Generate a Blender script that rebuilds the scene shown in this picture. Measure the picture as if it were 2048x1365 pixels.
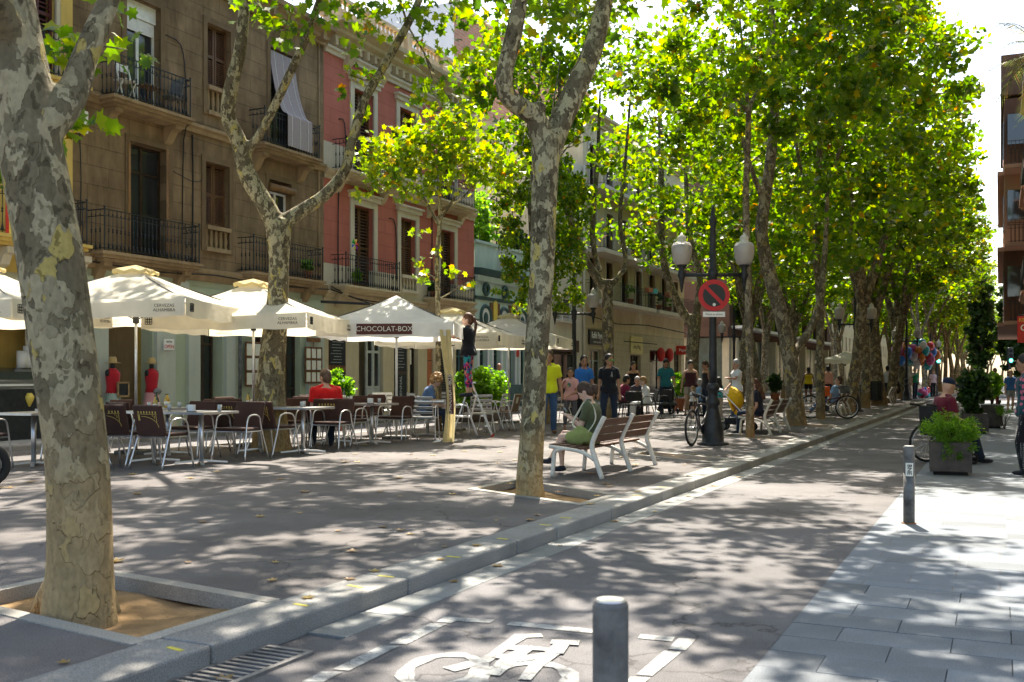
import bpy, bmesh, math, random
import numpy as np
from mathutils import Vector, Matrix, noise as mnoise
for _o in list(bpy.data.objects): bpy.data.objects.remove(_o)
SC = bpy.context.scene
COL = SC.collection
R = math.radians
rnd = random.Random(7)

# ------------------------------------------------------------------ camera, sky, sun, exposure
CH = 1.25                       # eye height above the promenade
YAW = math.atan(976.0/2048.0)
CS, SN = math.cos(YAW), math.sin(YAW)
_cd = bpy.data.cameras.new('camera'); CAM = bpy.data.objects.new('camera', _cd); COL.objects.link(CAM)
CAM.location = (0, 0, CH); CAM.rotation_euler = (R(90), 0, YAW)
_cd.sensor_width = 36; _cd.lens = 36; _cd.shift_y = 70.5/2048; _cd.clip_start = .05; _cd.clip_end = 1500
_cd.dof.use_dof = True; _cd.dof.focus_distance = 16; _cd.dof.aperture_fstop = 5.0
SC.camera = CAM

SUN_EL, SUN_AZ = 55.0, 18.0     # sun stands ahead, 18 degrees left of the street's axis
W = bpy.data.worlds.new('World'); SC.world = W; W.use_nodes = True
_n = W.node_tree.nodes; _bg = _n['Background']
_sky = _n.new('ShaderNodeTexSky'); _sky.sky_type = 'NISHITA'; _sky.sun_disc = False
_sky.sun_elevation = R(SUN_EL); _sky.sun_rotation = R(-SUN_AZ); _sky.air_density = 1.0; _sky.dust_density = 2.0
W.node_tree.links.new(_sky.outputs[0], _bg.inputs[0]); _bg.inputs[1].default_value = .13
_ld = bpy.data.lights.new('sun', 'SUN'); SUN = bpy.data.objects.new('sun', _ld); COL.objects.link(SUN)
_ld.energy = 5.0; _ld.angle = R(.53); _ld.color = (1, .95, .87)
_sd = Vector((-math.sin(R(SUN_AZ))*math.cos(R(SUN_EL)), math.cos(R(SUN_AZ))*math.cos(R(SUN_EL)), math.sin(R(SUN_EL))))
SUN.rotation_euler = _sd.to_track_quat('Z', 'Y').to_euler(); SUN.location = _sd*60
SC.view_settings.view_transform = 'Standard'; SC.view_settings.look = 'None'
SC.view_settings.exposure = 1.7; SC.view_settings.gamma = 1; SC.view_settings.use_curve_mapping = False
SC.view_settings.use_white_balance = True; SC.view_settings.white_balance_temperature = 6900
SC.render.engine = 'CYCLES'
cy = SC.cycles
cy.max_bounces = 6; cy.diffuse_bounces = 4; cy.glossy_bounces = 2; cy.transmission_bounces = 4; cy.transparent_max_bounces = 6; cy.use_adaptive_sampling = True; cy.adaptive_threshold = .02
cy.caustics_reflective = False; cy.caustics_refractive = False; cy.use_denoising = True; cy.sample_clamp_indirect = 6

# ------------------------------------------------------------------ helpers
def G(u, v, z=0.0):
    "ground point seen at photo pixel (u, v)"
    d = 2048*(CH-z)/(v-753); l = (u-1024)/2048*d
    return Vector((-SN*d+CS*l, CS*d+SN*l, z))
def F(u, v, X=-18.0):
    "(y, z) on the facade plane x = X"
    k = (u-1024)/2048; y = X*(CS+k*SN)/(k*CS-SN); d = -X*SN+y*CS
    return y, CH+(753-v)*d/2048
def D(u, v, d):
    "point at depth d along the photo ray (u, v)"
    l = (u-1024)/2048*d
    return Vector((-SN*d+CS*l, CS*d+SN*l, CH+(753-v)*d/2048))
def Rz(a): return Matrix.Rotation(a, 3, 'Z')

class MB:
    "collects shapes for one mesh"
    def __init__(s): s.v = []; s.f = []
    def add(s, vs, fs):
        o = len(s.v); s.v += [tuple(p) for p in vs]; s.f += [tuple(i+o for i in f) for f in fs]; return s
    def box(s, c, d, rz=0, M=None, top=1.0):
        x, y, z = d[0]/2, d[1]/2, d[2]/2; M = M or (Rz(rz) if rz else None); c = Vector(c); vs = []
        for k in (-1, 1):
            t = top if k > 0 else 1.0
            for a, b in ((-1, -1), (1, -1), (1, 1), (-1, 1)):
                p = Vector((a*x*t, b*y*t, k*z)); vs.append(c+(M @ p if M else p))
        return s.add(vs, [(3, 2, 1, 0), (4, 5, 6, 7), (0, 1, 5, 4), (1, 2, 6, 5), (2, 3, 7, 6), (3, 0, 4, 7)])
    def bar(s, a, b, w, h=None, up=(0, 0, 1)):
        a, b = Vector(a), Vector(b); h = h or w; d = b-a; L = d.length
        if L < 1e-6: return s
        z = d/L; x = Vector(up).cross(z)
        if x.length < 1e-4: x = Vector((1, 0, 0)).cross(z)
        x.normalize(); y = z.cross(x)
        return s.box((a+b)/2, (w, h, L), M=Matrix((x, y, z)).transposed())
    def tube(s, pts, rad, n=8, cap=True, el=1.0):
        pts = [Vector(p) for p in pts]; m = len(pts)
        if not hasattr(rad, '__len__'): rad = [rad]*m
        t0 = (pts[1]-pts[0]).normalized(); x = t0.orthogonal().normalized(); vs = []
        for i, p in enumerate(pts):
            t = (pts[min(i+1, m-1)]-pts[max(i-1, 0)]).normalized()
            x = x-t*x.dot(t); x = x.normalized() if x.length > 1e-5 else t.orthogonal().normalized()
            y = t.cross(x)
            for k in range(n):
                a = 2*math.pi*k/n; vs.append(p+x*(rad[i]*math.cos(a))+y*(rad[i]*math.sin(a)*el))
        fs = [(i*n+k, i*n+(k+1) % n, (i+1)*n+(k+1) % n, (i+1)*n+k) for i in range(m-1) for k in range(n)]
        if cap: fs += [tuple(range(n-1, -1, -1)), tuple((m-1)*n+k for k in range(n))]
        return s.add(vs, fs)
    def lathe(s, prof, n=14, c=(0, 0, 0), M=None):
        c = Vector(c); vs = []
        for r, z in prof:
            for k in range(n):
                a = 2*math.pi*k/n; p = Vector((r*math.cos(a), r*math.sin(a), z)); vs.append(c+(M @ p if M else p))
        m = len(prof)
        fs = [(i*n+k, i*n+(k+1) % n, (i+1)*n+(k+1) % n, (i+1)*n+k) for i in range(m-1) for k in range(n)]
        fs += [tuple(range(n-1, -1, -1)), tuple((m-1)*n+k for k in range(n))]
        return s.add(vs, fs)
    def ell(s, c, r, n=10, m=7, M=None):
        c = Vector(c); vs = []; r = r if hasattr(r, '__len__') else (r, r, r)
        for i in range(1, m):
            t = math.pi*i/m
            for k in range(n):
                a = 2*math.pi*k/n; p = Vector((r[0]*math.sin(t)*math.cos(a), r[1]*math.sin(t)*math.sin(a), -r[2]*math.cos(t))); vs.append(c+(M @ p if M else p))
        b = Vector((0, 0, -r[2])); tp = Vector((0, 0, r[2])); vs += [c+(M @ b if M else b), c+(M @ tp if M else tp)]
        q = (m-1)*n
        fs = [(i*n+k, i*n+(k+1) % n, (i+1)*n+(k+1) % n, (i+1)*n+k) for i in range(m-2) for k in range(n)]
        fs += [((k+1) % n, k, q) for k in range(n)] + [((m-2)*n+k, (m-2)*n+(k+1) % n, q+1) for k in range(n)]
        return s.add(vs, fs)
    def prism(s, poly, z0, z1, M=None, c=(0, 0, 0)):
        n = len(poly); c = Vector(c); vs = []
        for z in (z0, z1):
            for p in poly:
                q = Vector((p[0], p[1], z)); vs.append(c+(M @ q if M else q))
        return s.add(vs, [tuple(range(n-1, -1, -1)), tuple(range(n, 2*n))]+[(i, (i+1) % n, n+(i+1) % n, n+i) for i in range(n)])
    def quad(s, a, b, c, d): return s.add([a, b, c, d], [(0, 1, 2, 3)])
    def torus(s, c, Rr, r, n=24, m=6, M=None):
        c = Vector(c); vs = []
        for i in range(n):
            a = 2*math.pi*i/n
            for k in range(m):
                b = 2*math.pi*k/m; q = Vector(((Rr+r*math.cos(b))*math.cos(a), (Rr+r*math.cos(b))*math.sin(a), r*math.sin(b))); vs.append(c+(M @ q if M else q))
        return s.add(vs, [(i*m+k, ((i+1) % n)*m+k, ((i+1) % n)*m+(k+1) % m, i*m+(k+1) % m) for i in range(n) for k in range(m)])
    def mesh(s, name, mat=None, smooth=False):
        me = bpy.data.meshes.new(name); me.from_pydata(s.v, [], s.f)
        if smooth: me.shade_smooth()
        if mat: me.materials.append(mat)
        return me
    def build(s, name, mat, parent=None, smooth=False, bevel=0, loc=None, rz=0):
        return ob(name, s.mesh(name, mat, smooth), parent, loc, rz, bevel)

def ob(name, me, parent=None, loc=None, rz=0, bevel=0):
    o = bpy.data.objects.new(name, me); COL.objects.link(o)
    if parent: o.parent = parent
    if loc is not None: o.location = loc
    if rz: o.rotation_euler = (0, 0, rz)
    if bevel:
        m = o.modifiers.new('bevel', 'BEVEL'); m.width = bevel; m.segments = 2; m.limit_method = 'ANGLE'
    return o
def tag(o, label, cat, group=None):
    o['label'] = label; o['category'] = cat
    if group: o['group'] = group
    return o
def thing(name, label, cat, loc=(0, 0, 0), rz=0, group=None):
    o = ob(name, None, None, loc, rz); o.empty_display_size = .2
    return tag(o, label, cat, group)
def struct(o): o['kind'] = 'structure'; return o
def stuff(o): o['kind'] = 'stuff'; return o
KIDS = {}
def copy_tree(o, parent=None, loc=None, rz=None, label=None, scale=None):
    c = o.copy(); COL.objects.link(c); c.parent = parent
    if loc is not None: c.location = loc
    if rz is not None: c.rotation_euler = (0, 0, rz)
    if label: c['label'] = label
    if scale: c.scale = scale
    for ch in list(o.children): copy_tree(ch, c)
    return c
TMPS = bpy.data.scenes.new('tmp')
def bake(o):
    "evaluated mesh of an object, worked out in a scratch scene"
    TMPS.collection.objects.link(o); vl = TMPS.view_layers[0]; vl.update(); dg = vl.depsgraph
    me = bpy.data.meshes.new_from_object(o.evaluated_get(dg)); bpy.data.objects.remove(o); return me
def remesh(mb, vox, mat, name, smooth_it=6, fac=.5):
    "one continuous skin round overlapping shapes"
    o = bpy.data.objects.new('tmp', mb.mesh('tmp')); old = o.data
    m = o.modifiers.new('r', 'REMESH'); m.mode = 'VOXEL'; m.voxel_size = vox; m.use_smooth_shade = True
    if smooth_it:
        k = o.modifiers.new('s', 'SMOOTH'); k.iterations = smooth_it; k.factor = fac
    me = bake(o); me.name = name; bpy.data.meshes.remove(old)
    me.materials.clear(); me.materials.append(mat); me.shade_smooth()
    return me
def text_mesh(txt, size, mat, depth=.002, align='CENTER', bold=0.0, sx=1.0):
    cu = bpy.data.curves.new('t', 'FONT'); cu.body = txt; cu.size = size; cu.extrude = depth; cu.align_x = align; cu.align_y = 'CENTER'; cu.offset = bold; cu.resolution_u = 3
    o = bpy.data.objects.new('t', cu); me = bake(o); bpy.data.curves.remove(cu)
    if sx != 1: me.transform(Matrix.Diagonal((sx, 1, 1, 1)))
    me.materials.clear(); me.materials.append(mat); return me
def place_text(txt, size, mat, parent, o, right, up, name='lettering', **k):
    "flat lettering at o reading along 'right'"
    me = text_mesh(txt, size, mat, **k); x = Vector(right).normalized(); y = Vector(up).normalized(); z = x.cross(y)
    t = ob(name, me, parent); t.matrix_local = Matrix.Translation(Vector(o)) @ Matrix((x, y, z)).transposed().to_4x4()
    return t

# ------------------------------------------------------------------ materials
MT = {}
def nodes(name):
    m = bpy.data.materials.new(name); m.use_nodes = True; nt = m.node_tree
    return m, nt, nt.nodes['Principled BSDF'], (lambda t, **k: _nn(nt, t, **k)), nt.links.new
def _nn(nt, t, **k):
    n = nt.nodes.new('ShaderNode'+t)
    for a, b in k.items():
        if a.startswith('i_'): n.inputs[int(a[2:]) if a[2:].isdigit() else a[2:].replace('_', ' ')].default_value = b
        else: setattr(n, a, b)
    return n
def c4(c): return (c[0], c[1], c[2], 1)
def mat(name, col, rough=.6, var=.12, scale=6, bump=0, bscale=40, metal=0, col2=None, spec=.4, coat=0, detail=6, stretch=None, emit=None):
    "plain surface with procedural tone variation and fine relief"
    if name in MT: return MT[name]
    m, nt, b, N, L = nodes(name)
    tc = N('TexCoord'); src = tc.outputs['Object']
    if stretch:
        mp = N('Mapping'); mp.inputs['Scale'].default_value = stretch; L(src, mp.inputs[0]); src = mp.outputs[0]
    no = N('TexNoise', i_Scale=scale, i_Detail=detail, i_Roughness=.6); L(src, no.inputs['Vector'])
    rp = N('ValToRGB'); L(no.outputs[0], rp.inputs[0]); e = rp.color_ramp.elements
    a = col2 or tuple(max(0, c*(1-var*1.6)) for c in col); z = col if col2 else tuple(min(1, c*(1+var)) for c in col)
    e[0].position = .32; e[0].color = c4(a); e[1].position = .68; e[1].color = c4(z)
    L(rp.outputs[0], b.inputs['Base Color'])
    b.inputs['Roughness'].default_value = rough; b.inputs['Metallic'].default_value = metal; b.inputs['Specular IOR Level'].default_value = spec
    if coat: b.inputs['Coat Weight'].default_value = coat
    if bump:
        n2 = N('TexNoise', i_Scale=bscale, i_Detail=5.0); L(src, n2.inputs['Vector'])
        bp = N('Bump', i_Strength=bump, i_Distance=.02); L(n2.outputs[0], bp.inputs['Height']); L(bp.outputs[0], b.inputs['Normal'])
    if emit:
        b.inputs['Emission Color'].default_value = c4(emit[:3]); b.inputs['Emission Strength'].default_value = emit[3]
    MT[name] = m; return m

def asphalt(name, col, lo, hi):
    m, nt, b, N, L = nodes(name); tc = N('TexCoord')
    n1 = N('TexNoise', i_Scale=.7, i_Detail=8.0, i_Roughness=.65); L(tc.outputs['Object'], n1.inputs['Vector'])
    n2 = N('TexVoronoi', i_Scale=110.0); L(tc.outputs['Object'], n2.inputs['Vector'])
    n3 = N('TexNoise', i_Scale=160.0, i_Detail=3.0); L(tc.outputs['Object'], n3.inputs['Vector'])
    rp = N('ValToRGB'); e = rp.color_ramp.elements; e[0].position = .35; e[1].position = .7
    e[0].color = c4([c*lo for c in col]); e[1].color = c4([c*hi for c in col]); L(n1.outputs[0], rp.inputs[0])
    r2 = N('ValToRGB'); e = r2.color_ramp.elements; e[0].position = .3; e[1].position = .75; e[0].color = (.55, .55, .55, 1); e[1].color = (1.5, 1.5, 1.5, 1); L(n3.outputs[0], r2.inputs[0])
    mx = N('MixRGB', blend_type='MULTIPLY', i_0=1.0); L(rp.outputs[0], mx.inputs[1]); L(r2.outputs[0], mx.inputs[2])
    # oil spots and old gum
    v = N('TexVoronoi', i_Scale=3.2); L(tc.outputs['Object'], v.inputs['Vector'])
    r3 = N('ValToRGB'); e = r3.color_ramp.elements; e[0].position = .02; e[1].position = .05; e[0].color = (.6, .58, .56, 1); e[1].color = (1, 1, 1, 1); L(v.outputs['Distance'], r3.inputs[0])
    m2 = N('MixRGB', blend_type='MULTIPLY', i_0=1.0); L(mx.outputs[0], m2.inputs[1]); L(r3.outputs[0], m2.inputs[2])
    # hairline cracks and broad worn stains
    dn = N('TexNoise', i_Scale=1.6, i_Detail=6.0); L(tc.outputs['Object'], dn.inputs['Vector']); dv = N('MixRGB', blend_type='LINEAR_LIGHT', i_0=.5); L(tc.outputs['Object'], dv.inputs[1]); L(dn.outputs['Color'], dv.inputs[2])
    ck = N('TexVoronoi', i_Scale=.33, feature='DISTANCE_TO_EDGE'); L(dv.outputs[0], ck.inputs['Vector']); rc = N('ValToRGB'); e = rc.color_ramp.elements; e[0].position = .001; e[1].position = .0045; e[0].color = (.45, .44, .43, 1); e[1].color = (1, 1, 1, 1); L(ck.outputs['Distance'], rc.inputs[0])
    st = N('TexNoise', i_Scale=.45, i_Detail=10.0, i_Roughness=.75); L(tc.outputs['Object'], st.inputs['Vector']); rs = N('ValToRGB'); e = rs.color_ramp.elements; e[0].position = .38; e[1].position = .60; e[0].color = (.74, .72, .70, 1); e[1].color = (1.06, 1.05, 1.04, 1); L(st.outputs[0], rs.inputs[0])
    m3 = N('MixRGB', blend_type='MULTIPLY', i_0=1.0); L(m2.outputs[0], m3.inputs[1]); L(rc.outputs[0], m3.inputs[2]); m4 = N('MixRGB', blend_type='MULTIPLY', i_0=1.0); L(m3.outputs[0], m4.inputs[1]); L(rs.outputs[0], m4.inputs[2])
    L(m4.outputs[0], b.inputs['Base Color']); b.inputs['Roughness'].default_value = .85; b.inputs['Specular IOR Level'].default_value = .25
    bp = N('Bump', i_Strength=.5, i_Distance=.006); L(n2.outputs['Distance'], bp.inputs['Height']); L(bp.outputs[0], b.inputs['Normal'])
    MT[name] = m; return m
def granite(name, col, speck=.35, rnd_amt=.18, bump=.15):
    m, nt, b, N, L = nodes(name); tc = N('TexCoord'); oi = N('ObjectInfo')
    n1 = N('TexNoise', i_Scale=140.0, i_Detail=2.0); L(tc.outputs['Object'], n1.inputs['Vector'])
    rp = N('ValToRGB'); e = rp.color_ramp.elements; e[0].position = .36; e[1].position = .62
    e[0].color = c4([c*(1-speck) for c in col]); e[1].color = c4([c*(1+speck*.4) for c in col]); L(n1.outputs[0], rp.inputs[0])
    n2 = N('TexNoise', i_Scale=2.2, i_Detail=6.0); L(tc.outputs['Object'], n2.inputs['Vector'])
    r2 = N('ValToRGB'); e = r2.color_ramp.elements; e[0].position = .3; e[1].position = .7; e[0].color = (.78, .77, .75, 1); e[1].color = (1.06, 1.05, 1.04, 1); L(n2.outputs[0], r2.inputs[0])
    mx = N('MixRGB', blend_type='MULTIPLY', i_0=1.0); L(rp.outputs[0], mx.inputs[1]); L(r2.outputs[0], mx.inputs[2])
    mr = N('MapRange', i_3=1-rnd_amt, i_4=1+rnd_amt*.5); L(oi.outputs['Random'], mr.inputs[0])
    m2 = N('MixRGB', blend_type='MULTIPLY', i_0=1.0); L(mx.outputs[0], m2.inputs[1]); L(mr.outputs[0], m2.inputs[2])
    L(m2.outputs[0], b.inputs['Base Color']); b.inputs['Roughness'].default_value = .75; b.inputs['Specular IOR Level'].default_value = .3
    bp = N('Bump', i_Strength=bump, i_Distance=.004); L(n1.outputs[0], bp.inputs['Height']); L(bp.outputs[0], b.inputs['Normal'])
    MT[name] = m; return m
def bark(name, pale, dark, tan, sc=5.0, tanz=1.2, darkfrac=.5):
    "flaking plane-tree bark: pale, olive and yellow plates; the foot of the trunk is tan"
    m, nt, b, N, L = nodes(name); tc = N('TexCoord')
    mp = N('Mapping'); mp.inputs['Scale'].default_value = (1, 1, .62); L(tc.outputs['Object'], mp.inputs[0])
    nd = N('TexNoise', i_Scale=sc*1.6, i_Detail=3.0); L(mp.outputs[0], nd.inputs['Vector'])
    mxv = N('MixRGB', blend_type='LINEAR_LIGHT', i_0=.11); L(mp.outputs[0], mxv.inputs[1]); L(nd.outputs['Color'], mxv.inputs[2])
    vo = N('TexVoronoi', i_Scale=sc*1.9, feature='SMOOTH_F1'); vo.inputs['Smoothness'].default_value = .12; L(mxv.outputs[0], vo.inputs['Vector'])
    sp = N('SeparateColor'); L(vo.outputs['Color'], sp.inputs[0])
    rp = N('ValToRGB'); rp.color_ramp.interpolation = 'CONSTANT'; L(sp.outputs[0], rp.inputs[0])
    e = rp.color_ramp.elements; e[0].position = 0; e[0].color = c4(dark); e[1].position = darkfrac*.6; e[1].color = c4([d*.62+p*.25 for d, p in zip(dark, pale)])
    for po, cc in ((darkfrac, pale), (.83, [p*.82 for p in pale]), (.94, [pale[0]*1.15, pale[1]*1.05, pale[2]*.55])):
        q = e.new(po); q.color = c4(cc)
    v2 = N('TexVoronoi', i_Scale=sc*4.6); L(mxv.outputs[0], v2.inputs['Vector']); s2 = N('SeparateColor'); L(v2.outputs['Color'], s2.inputs[0])
    r2 = N('ValToRGB'); r2.color_ramp.interpolation = 'CONSTANT'; e = r2.color_ramp.elements; e[0].color = (.55, .54, .5, 1); e[1].position = .16; e[1].color = (1, 1, 1, 1); L(s2.outputs[1], r2.inputs[0])
    mm = N('MixRGB', blend_type='MULTIPLY', i_0=1.0); L(rp.outputs[0], mm.inputs[1]); L(r2.outputs[0], mm.inputs[2])
    nz = N('TexNoise', i_Scale=sc*6, i_Detail=6.0); L(mp.outputs[0], nz.inputs['Vector'])
    r4 = N('ValToRGB'); e = r4.color_ramp.elements; e[0].position = .25; e[1].position = .75; e[0].color = (.72, .72, .72, 1); e[1].color = (1.18, 1.18, 1.18, 1); L(nz.outputs[0], r4.inputs[0])
    m3 = N('MixRGB', blend_type='MULTIPLY', i_0=1.0); L(mm.outputs[0], m3.inputs[1]); L(r4.outputs[0], m3.inputs[2])
    sx = N('SeparateXYZ'); L(tc.outputs['Object'], sx.inputs[0])
    n6 = N('TexNoise', i_Scale=2.5, i_Detail=4.0); L(tc.outputs['Object'], n6.inputs['Vector'])
    ad = N('Math', operation='MULTIPLY_ADD', i_1=1.6, i_2=-.8); L(n6.outputs[0], ad.inputs[0]); a2 = N('Math', operation='ADD'); L(ad.outputs[0], a2.inputs[0]); L(sx.outputs[2], a2.inputs[1])
    mr = N('MapRange', i_1=tanz*.25, i_2=tanz, i_3=.85, i_4=0.0); L(a2.outputs[0], mr.inputs[0])
    mt = N('MixRGB', blend_type='MULTIPLY', i_0=1.0, i_1=c4(tan)); L(r4.outputs[0], mt.inputs[2])
    m5 = N('MixRGB'); L(mr.outputs[0], m5.inputs[0]); L(m3.outputs[0], m5.inputs[1]); L(mt.outputs[0], m5.inputs[2])
    L(m5.outputs[0], b.inputs['Base Color']); b.inputs['Roughness'].default_value = .85; b.inputs['Specular IOR Level'].default_value = .2
    bp = N('Bump', i_Strength=.9, i_Distance=.02); L(sp.outputs[0], bp.inputs['Height'])
    b2 = N('Bump', i_Strength=.4, i_Distance=.01); L(nz.outputs[0], b2.inputs['Height']); L(bp.outputs[0], b2.inputs['Normal']); L(b2.outputs[0], b.inputs['Normal'])
    MT[name] = m; return m
def leafmat(name, ramp, trans=.5, rough=.45):
    m, nt, b, N, L = nodes(name); g = N('NewGeometry')
    rp = N('ValToRGB'); L(g.outputs['Random Per Island'], rp.inputs[0]); e = rp.color_ramp.elements
    for i, (p, c) in enumerate(ramp):
        q = e[i] if i < 2 else e.new(p); q.position = p; q.color = c4(c)
    b.inputs['Roughness'].default_value = rough; b.inputs['Specular IOR Level'].default_value = .45
    L(rp.outputs[0], b.inputs['Base Color'])
    t = N('BsdfTranslucent'); hs = N('HueSaturation', i_Saturation=1.1, i_Value=2.75); hs.inputs['Hue'].default_value = .487
    L(rp.outputs[0], hs.inputs['Color']); L(hs.outputs[0], t.inputs[0])
    mx = N('MixShader', i_0=trans); L(b.outputs[0], mx.inputs[1]); L(t.outputs[0], mx.inputs[2]); L(mx.outputs[0], nt.nodes['Material Output'].inputs[0])
    MT[name] = m; return m
def glass(name, col=(.03, .035, .04), rough=.04):
    m, nt, b, N, L = nodes(name); tc = N('TexCoord')
    n = N('TexNoise', i_Scale=1.2, i_Detail=3.0); L(tc.outputs['Object'], n.inputs['Vector'])
    rp = N('ValToRGB'); e = rp.color_ramp.elements; e[0].color = c4([c*.5 for c in col]); e[1].color = c4([c*1.6 for c in col]); L(n.outputs[0], rp.inputs[0])
    L(rp.outputs[0], b.inputs['Base Color']); b.inputs['Roughness'].default_value = rough; b.inputs['Specular IOR Level'].default_value = .8
    MT[name] = m; return m
def stucco(name, col, grime=(.5, .5, .5), amt=.5, lines=0.0, lscale=1.0, gscale=1.3, low=None):
    "weathered plaster: blotches, streaks that run down, optionally scored courses"
    m, nt, b, N, L = nodes(name); tc = N('TexCoord')
    mp = N('Mapping'); mp.inputs['Scale'].default_value = (1, 1, .25); L(tc.outputs['Object'], mp.inputs[0])
    n1 = N('TexNoise', i_Scale=gscale*2.4, i_Detail=8.0, i_Roughness=.7); L(mp.outputs[0], n1.inputs['Vector'])
    n2 = N('TexNoise', i_Scale=gscale*.5, i_Detail=9.0, i_Roughness=.65); L(tc.outputs['Object'], n2.inputs['Vector'])
    ad = N('Math', operation='ADD'); L(n1.outputs[0], ad.inputs[0]); L(n2.outputs[0], ad.inputs[1])
    rp = N('ValToRGB'); e = rp.color_ramp.elements; e[0].position = .36; e[1].position = .62
    hf = N('Math', operation='MULTIPLY', i_1=.5); L(ad.outputs[0], hf.inputs[0]); L(hf.outputs[0], rp.inputs[0])
    e[0].color = c4([c*(1-amt)+c*g*amt for c, g in zip(col, grime)]); e[1].color = c4([min(1, c*1.08) for c in col])
    out = rp.outputs[0]
    n3 = N('TexNoise', i_Scale=70.0, i_Detail=4.0); L(tc.outputs['Object'], n3.inputs['Vector'])
    bp = N('Bump', i_Strength=.25, i_Distance=.01); L(n3.outputs[0], bp.inputs['Height']); nrm = bp.outputs[0]
    if lines:
        sx = N('SeparateXYZ'); L(tc.outputs['Object'], sx.inputs[0])
        cb = N('CombineXYZ'); L(sx.outputs[1], cb.inputs[0]); L(sx.outputs[2], cb.inputs[1])
        br = N('TexBrick', i_Scale=lscale, i_5=.012, i_6=.5); br.inputs['Brick Width'].default_value = 1.2; br.inputs['Row Height'].default_value = .42
        br.inputs['Color1'].default_value = (1, 1, 1, 1); br.inputs['Color2'].default_value = (.93, .93, .93, 1); br.inputs['Mortar'].default_value = (1-lines,)*3+(1,); L(cb.outputs[0], br.inputs['Vector'])
        mx = N('MixRGB', blend_type='MULTIPLY', i_0=1.0); L(out, mx.inputs[1]); L(br.outputs[0], mx.inputs[2]); out = mx.outputs[0]
        b2 = N('Bump', i_Strength=.6, i_Distance=.02); b2.invert = True; L(br.outputs['Fac'], b2.inputs['Height']); L(nrm, b2.inputs['Normal']); nrm = b2.outputs[0]
    L(out, b.inputs['Base Color']); L(nrm, b.inputs['Normal']); b.inputs['Roughness'].default_value = .9; b.inputs['Specular IOR Level'].default_value = .2
    MT[name] = m; return m
def brickmat(name, c1, c2, mortar, axis=1, scale=1.0, bw=.3, rh=.1, ms=.012):
    m, nt, b, N, L = nodes(name); tc = N('TexCoord'); sx = N('SeparateXYZ'); L(tc.outputs['Object'], sx.inputs[0]); cb = N('CombineXYZ')
    L(sx.outputs[axis], cb.inputs[0]); L(sx.outputs[2 if axis != 2 else 1], cb.inputs[1])
    br = N('TexBrick', i_Scale=scale); br.inputs['Mortar Size'].default_value = ms; br.inputs['Brick Width'].default_value = bw; br.inputs['Row Height'].default_value = rh
    br.inputs['Color1'].default_value = c4(c1); br.inputs['Color2'].default_value = c4(c2); br.inputs['Mortar'].default_value = c4(mortar); L(cb.outputs[0], br.inputs['Vector'])
    L(br.outputs[0], b.inputs['Base Color']); b.inputs['Roughness'].default_value = .9
    bp = N('Bump', i_Strength=.5, i_Distance=.01); bp.invert = True; L(br.outputs['Fac'], bp.inputs['Height']); L(bp.outputs[0], b.inputs['Normal'])
    MT[name] = m; return m
def cloth(name, col, trans=0.0, rough=.9, weave=420.0, var=.1):
    "woven cloth; thin canvas lets light through"
    if name in MT: return MT[name]
    m, nt, b, N, L = nodes(name); tc = N('TexCoord')
    n = N('TexNoise', i_Scale=3.5, i_Detail=6.0); L(tc.outputs['Object'], n.inputs['Vector'])
    rp = N('ValToRGB'); e = rp.color_ramp.elements; e[0].position = .3; e[1].position = .7; e[0].color = c4([c*(1-var) for c in col]); e[1].color = c4([min(1, c*(1+var*.6)) for c in col]); L(n.outputs[0], rp.inputs[0])
    L(rp.outputs[0], b.inputs['Base Color']); b.inputs['Roughness'].default_value = rough; b.inputs['Specular IOR Level'].default_value = .15; b.inputs['Sheen Weight'].default_value = .15
    w = N('TexNoise', i_Scale=14.0, i_Detail=4.0); L(tc.outputs['Object'], w.inputs['Vector']); bp = N('Bump', i_Strength=.35, i_Distance=.02); L(w.outputs[0], bp.inputs['Height']); L(bp.outputs[0], b.inputs['Normal'])
    if trans:
        t = N('BsdfTranslucent'); L(rp.outputs[0], t.inputs[0]); mx = N('MixShader', i_0=trans); L(b.outputs[0], mx.inputs[1]); L(t.outputs[0], mx.inputs[2]); L(mx.outputs[0], nt.nodes['Material Output'].inputs[0])
    MT[name] = m; return m

asphalt('promenade_asphalt', (.150, .138, .134), .78, 1.18)
asphalt('road_asphalt', (.152, .146, .148), .8, 1.15)
granite('granite_kerb', (.30, .295, .28)); granite('granite_slab', (.185, .208, .23), .22, .30, .12); granite('granite_gutter', (.26, .27, .265), .2, .25); granite('granite_edge', (.36, .34, .3))
bark('bark_near', (.31, .26, .155), (.135, .108, .062), (.36, .25, .12), 6.2, 1.4)
bark('bark_mid', (.37, .32, .19), (.12, .095, .055), (.36, .24, .10), 7.5, .9, .55)
bark('bark_far', (.34, .29, .20), (.13, .105, .072), (.28, .18, .08), 7.0, .8, .62)
leafmat('leaf_plane', [(0, (.030, .075, .008)), (.35, (.055, .115, .010)), (.72, (.095, .16, .011)), (.93, (.15, .195, .012)), (.982, (.26, .23, .012)), (.996, (.22, .11, .02))], .58)
leafmat('leaf_sunlit', [(0, (.06, .125, .010)), (.4, (.11, .18, .014)), (.75, (.17, .225, .016)), (.965, (.25, .255, .02)), (.994, (.30, .14, .02))], .5)  # plane leaf in a lighter, yellower tone: sunlight put into the colour
leafmat('leaf_dark', [(0, (.012, .035, .008)), (.5, (.022, .06, .012)), (.85, (.045, .09, .016))], .35)
leafmat('leaf_fern', [(0, (.045, .13, .015)), (.5, (.085, .20, .02)), (.9, (.14, .26, .03))], .5)
leafmat('leaf_palm', [(0, (.05, .09, .02)), (.5, (.10, .13, .03)), (.8, (.19, .15, .05)), (.95, (.16, .09, .03))], .45)
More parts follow.
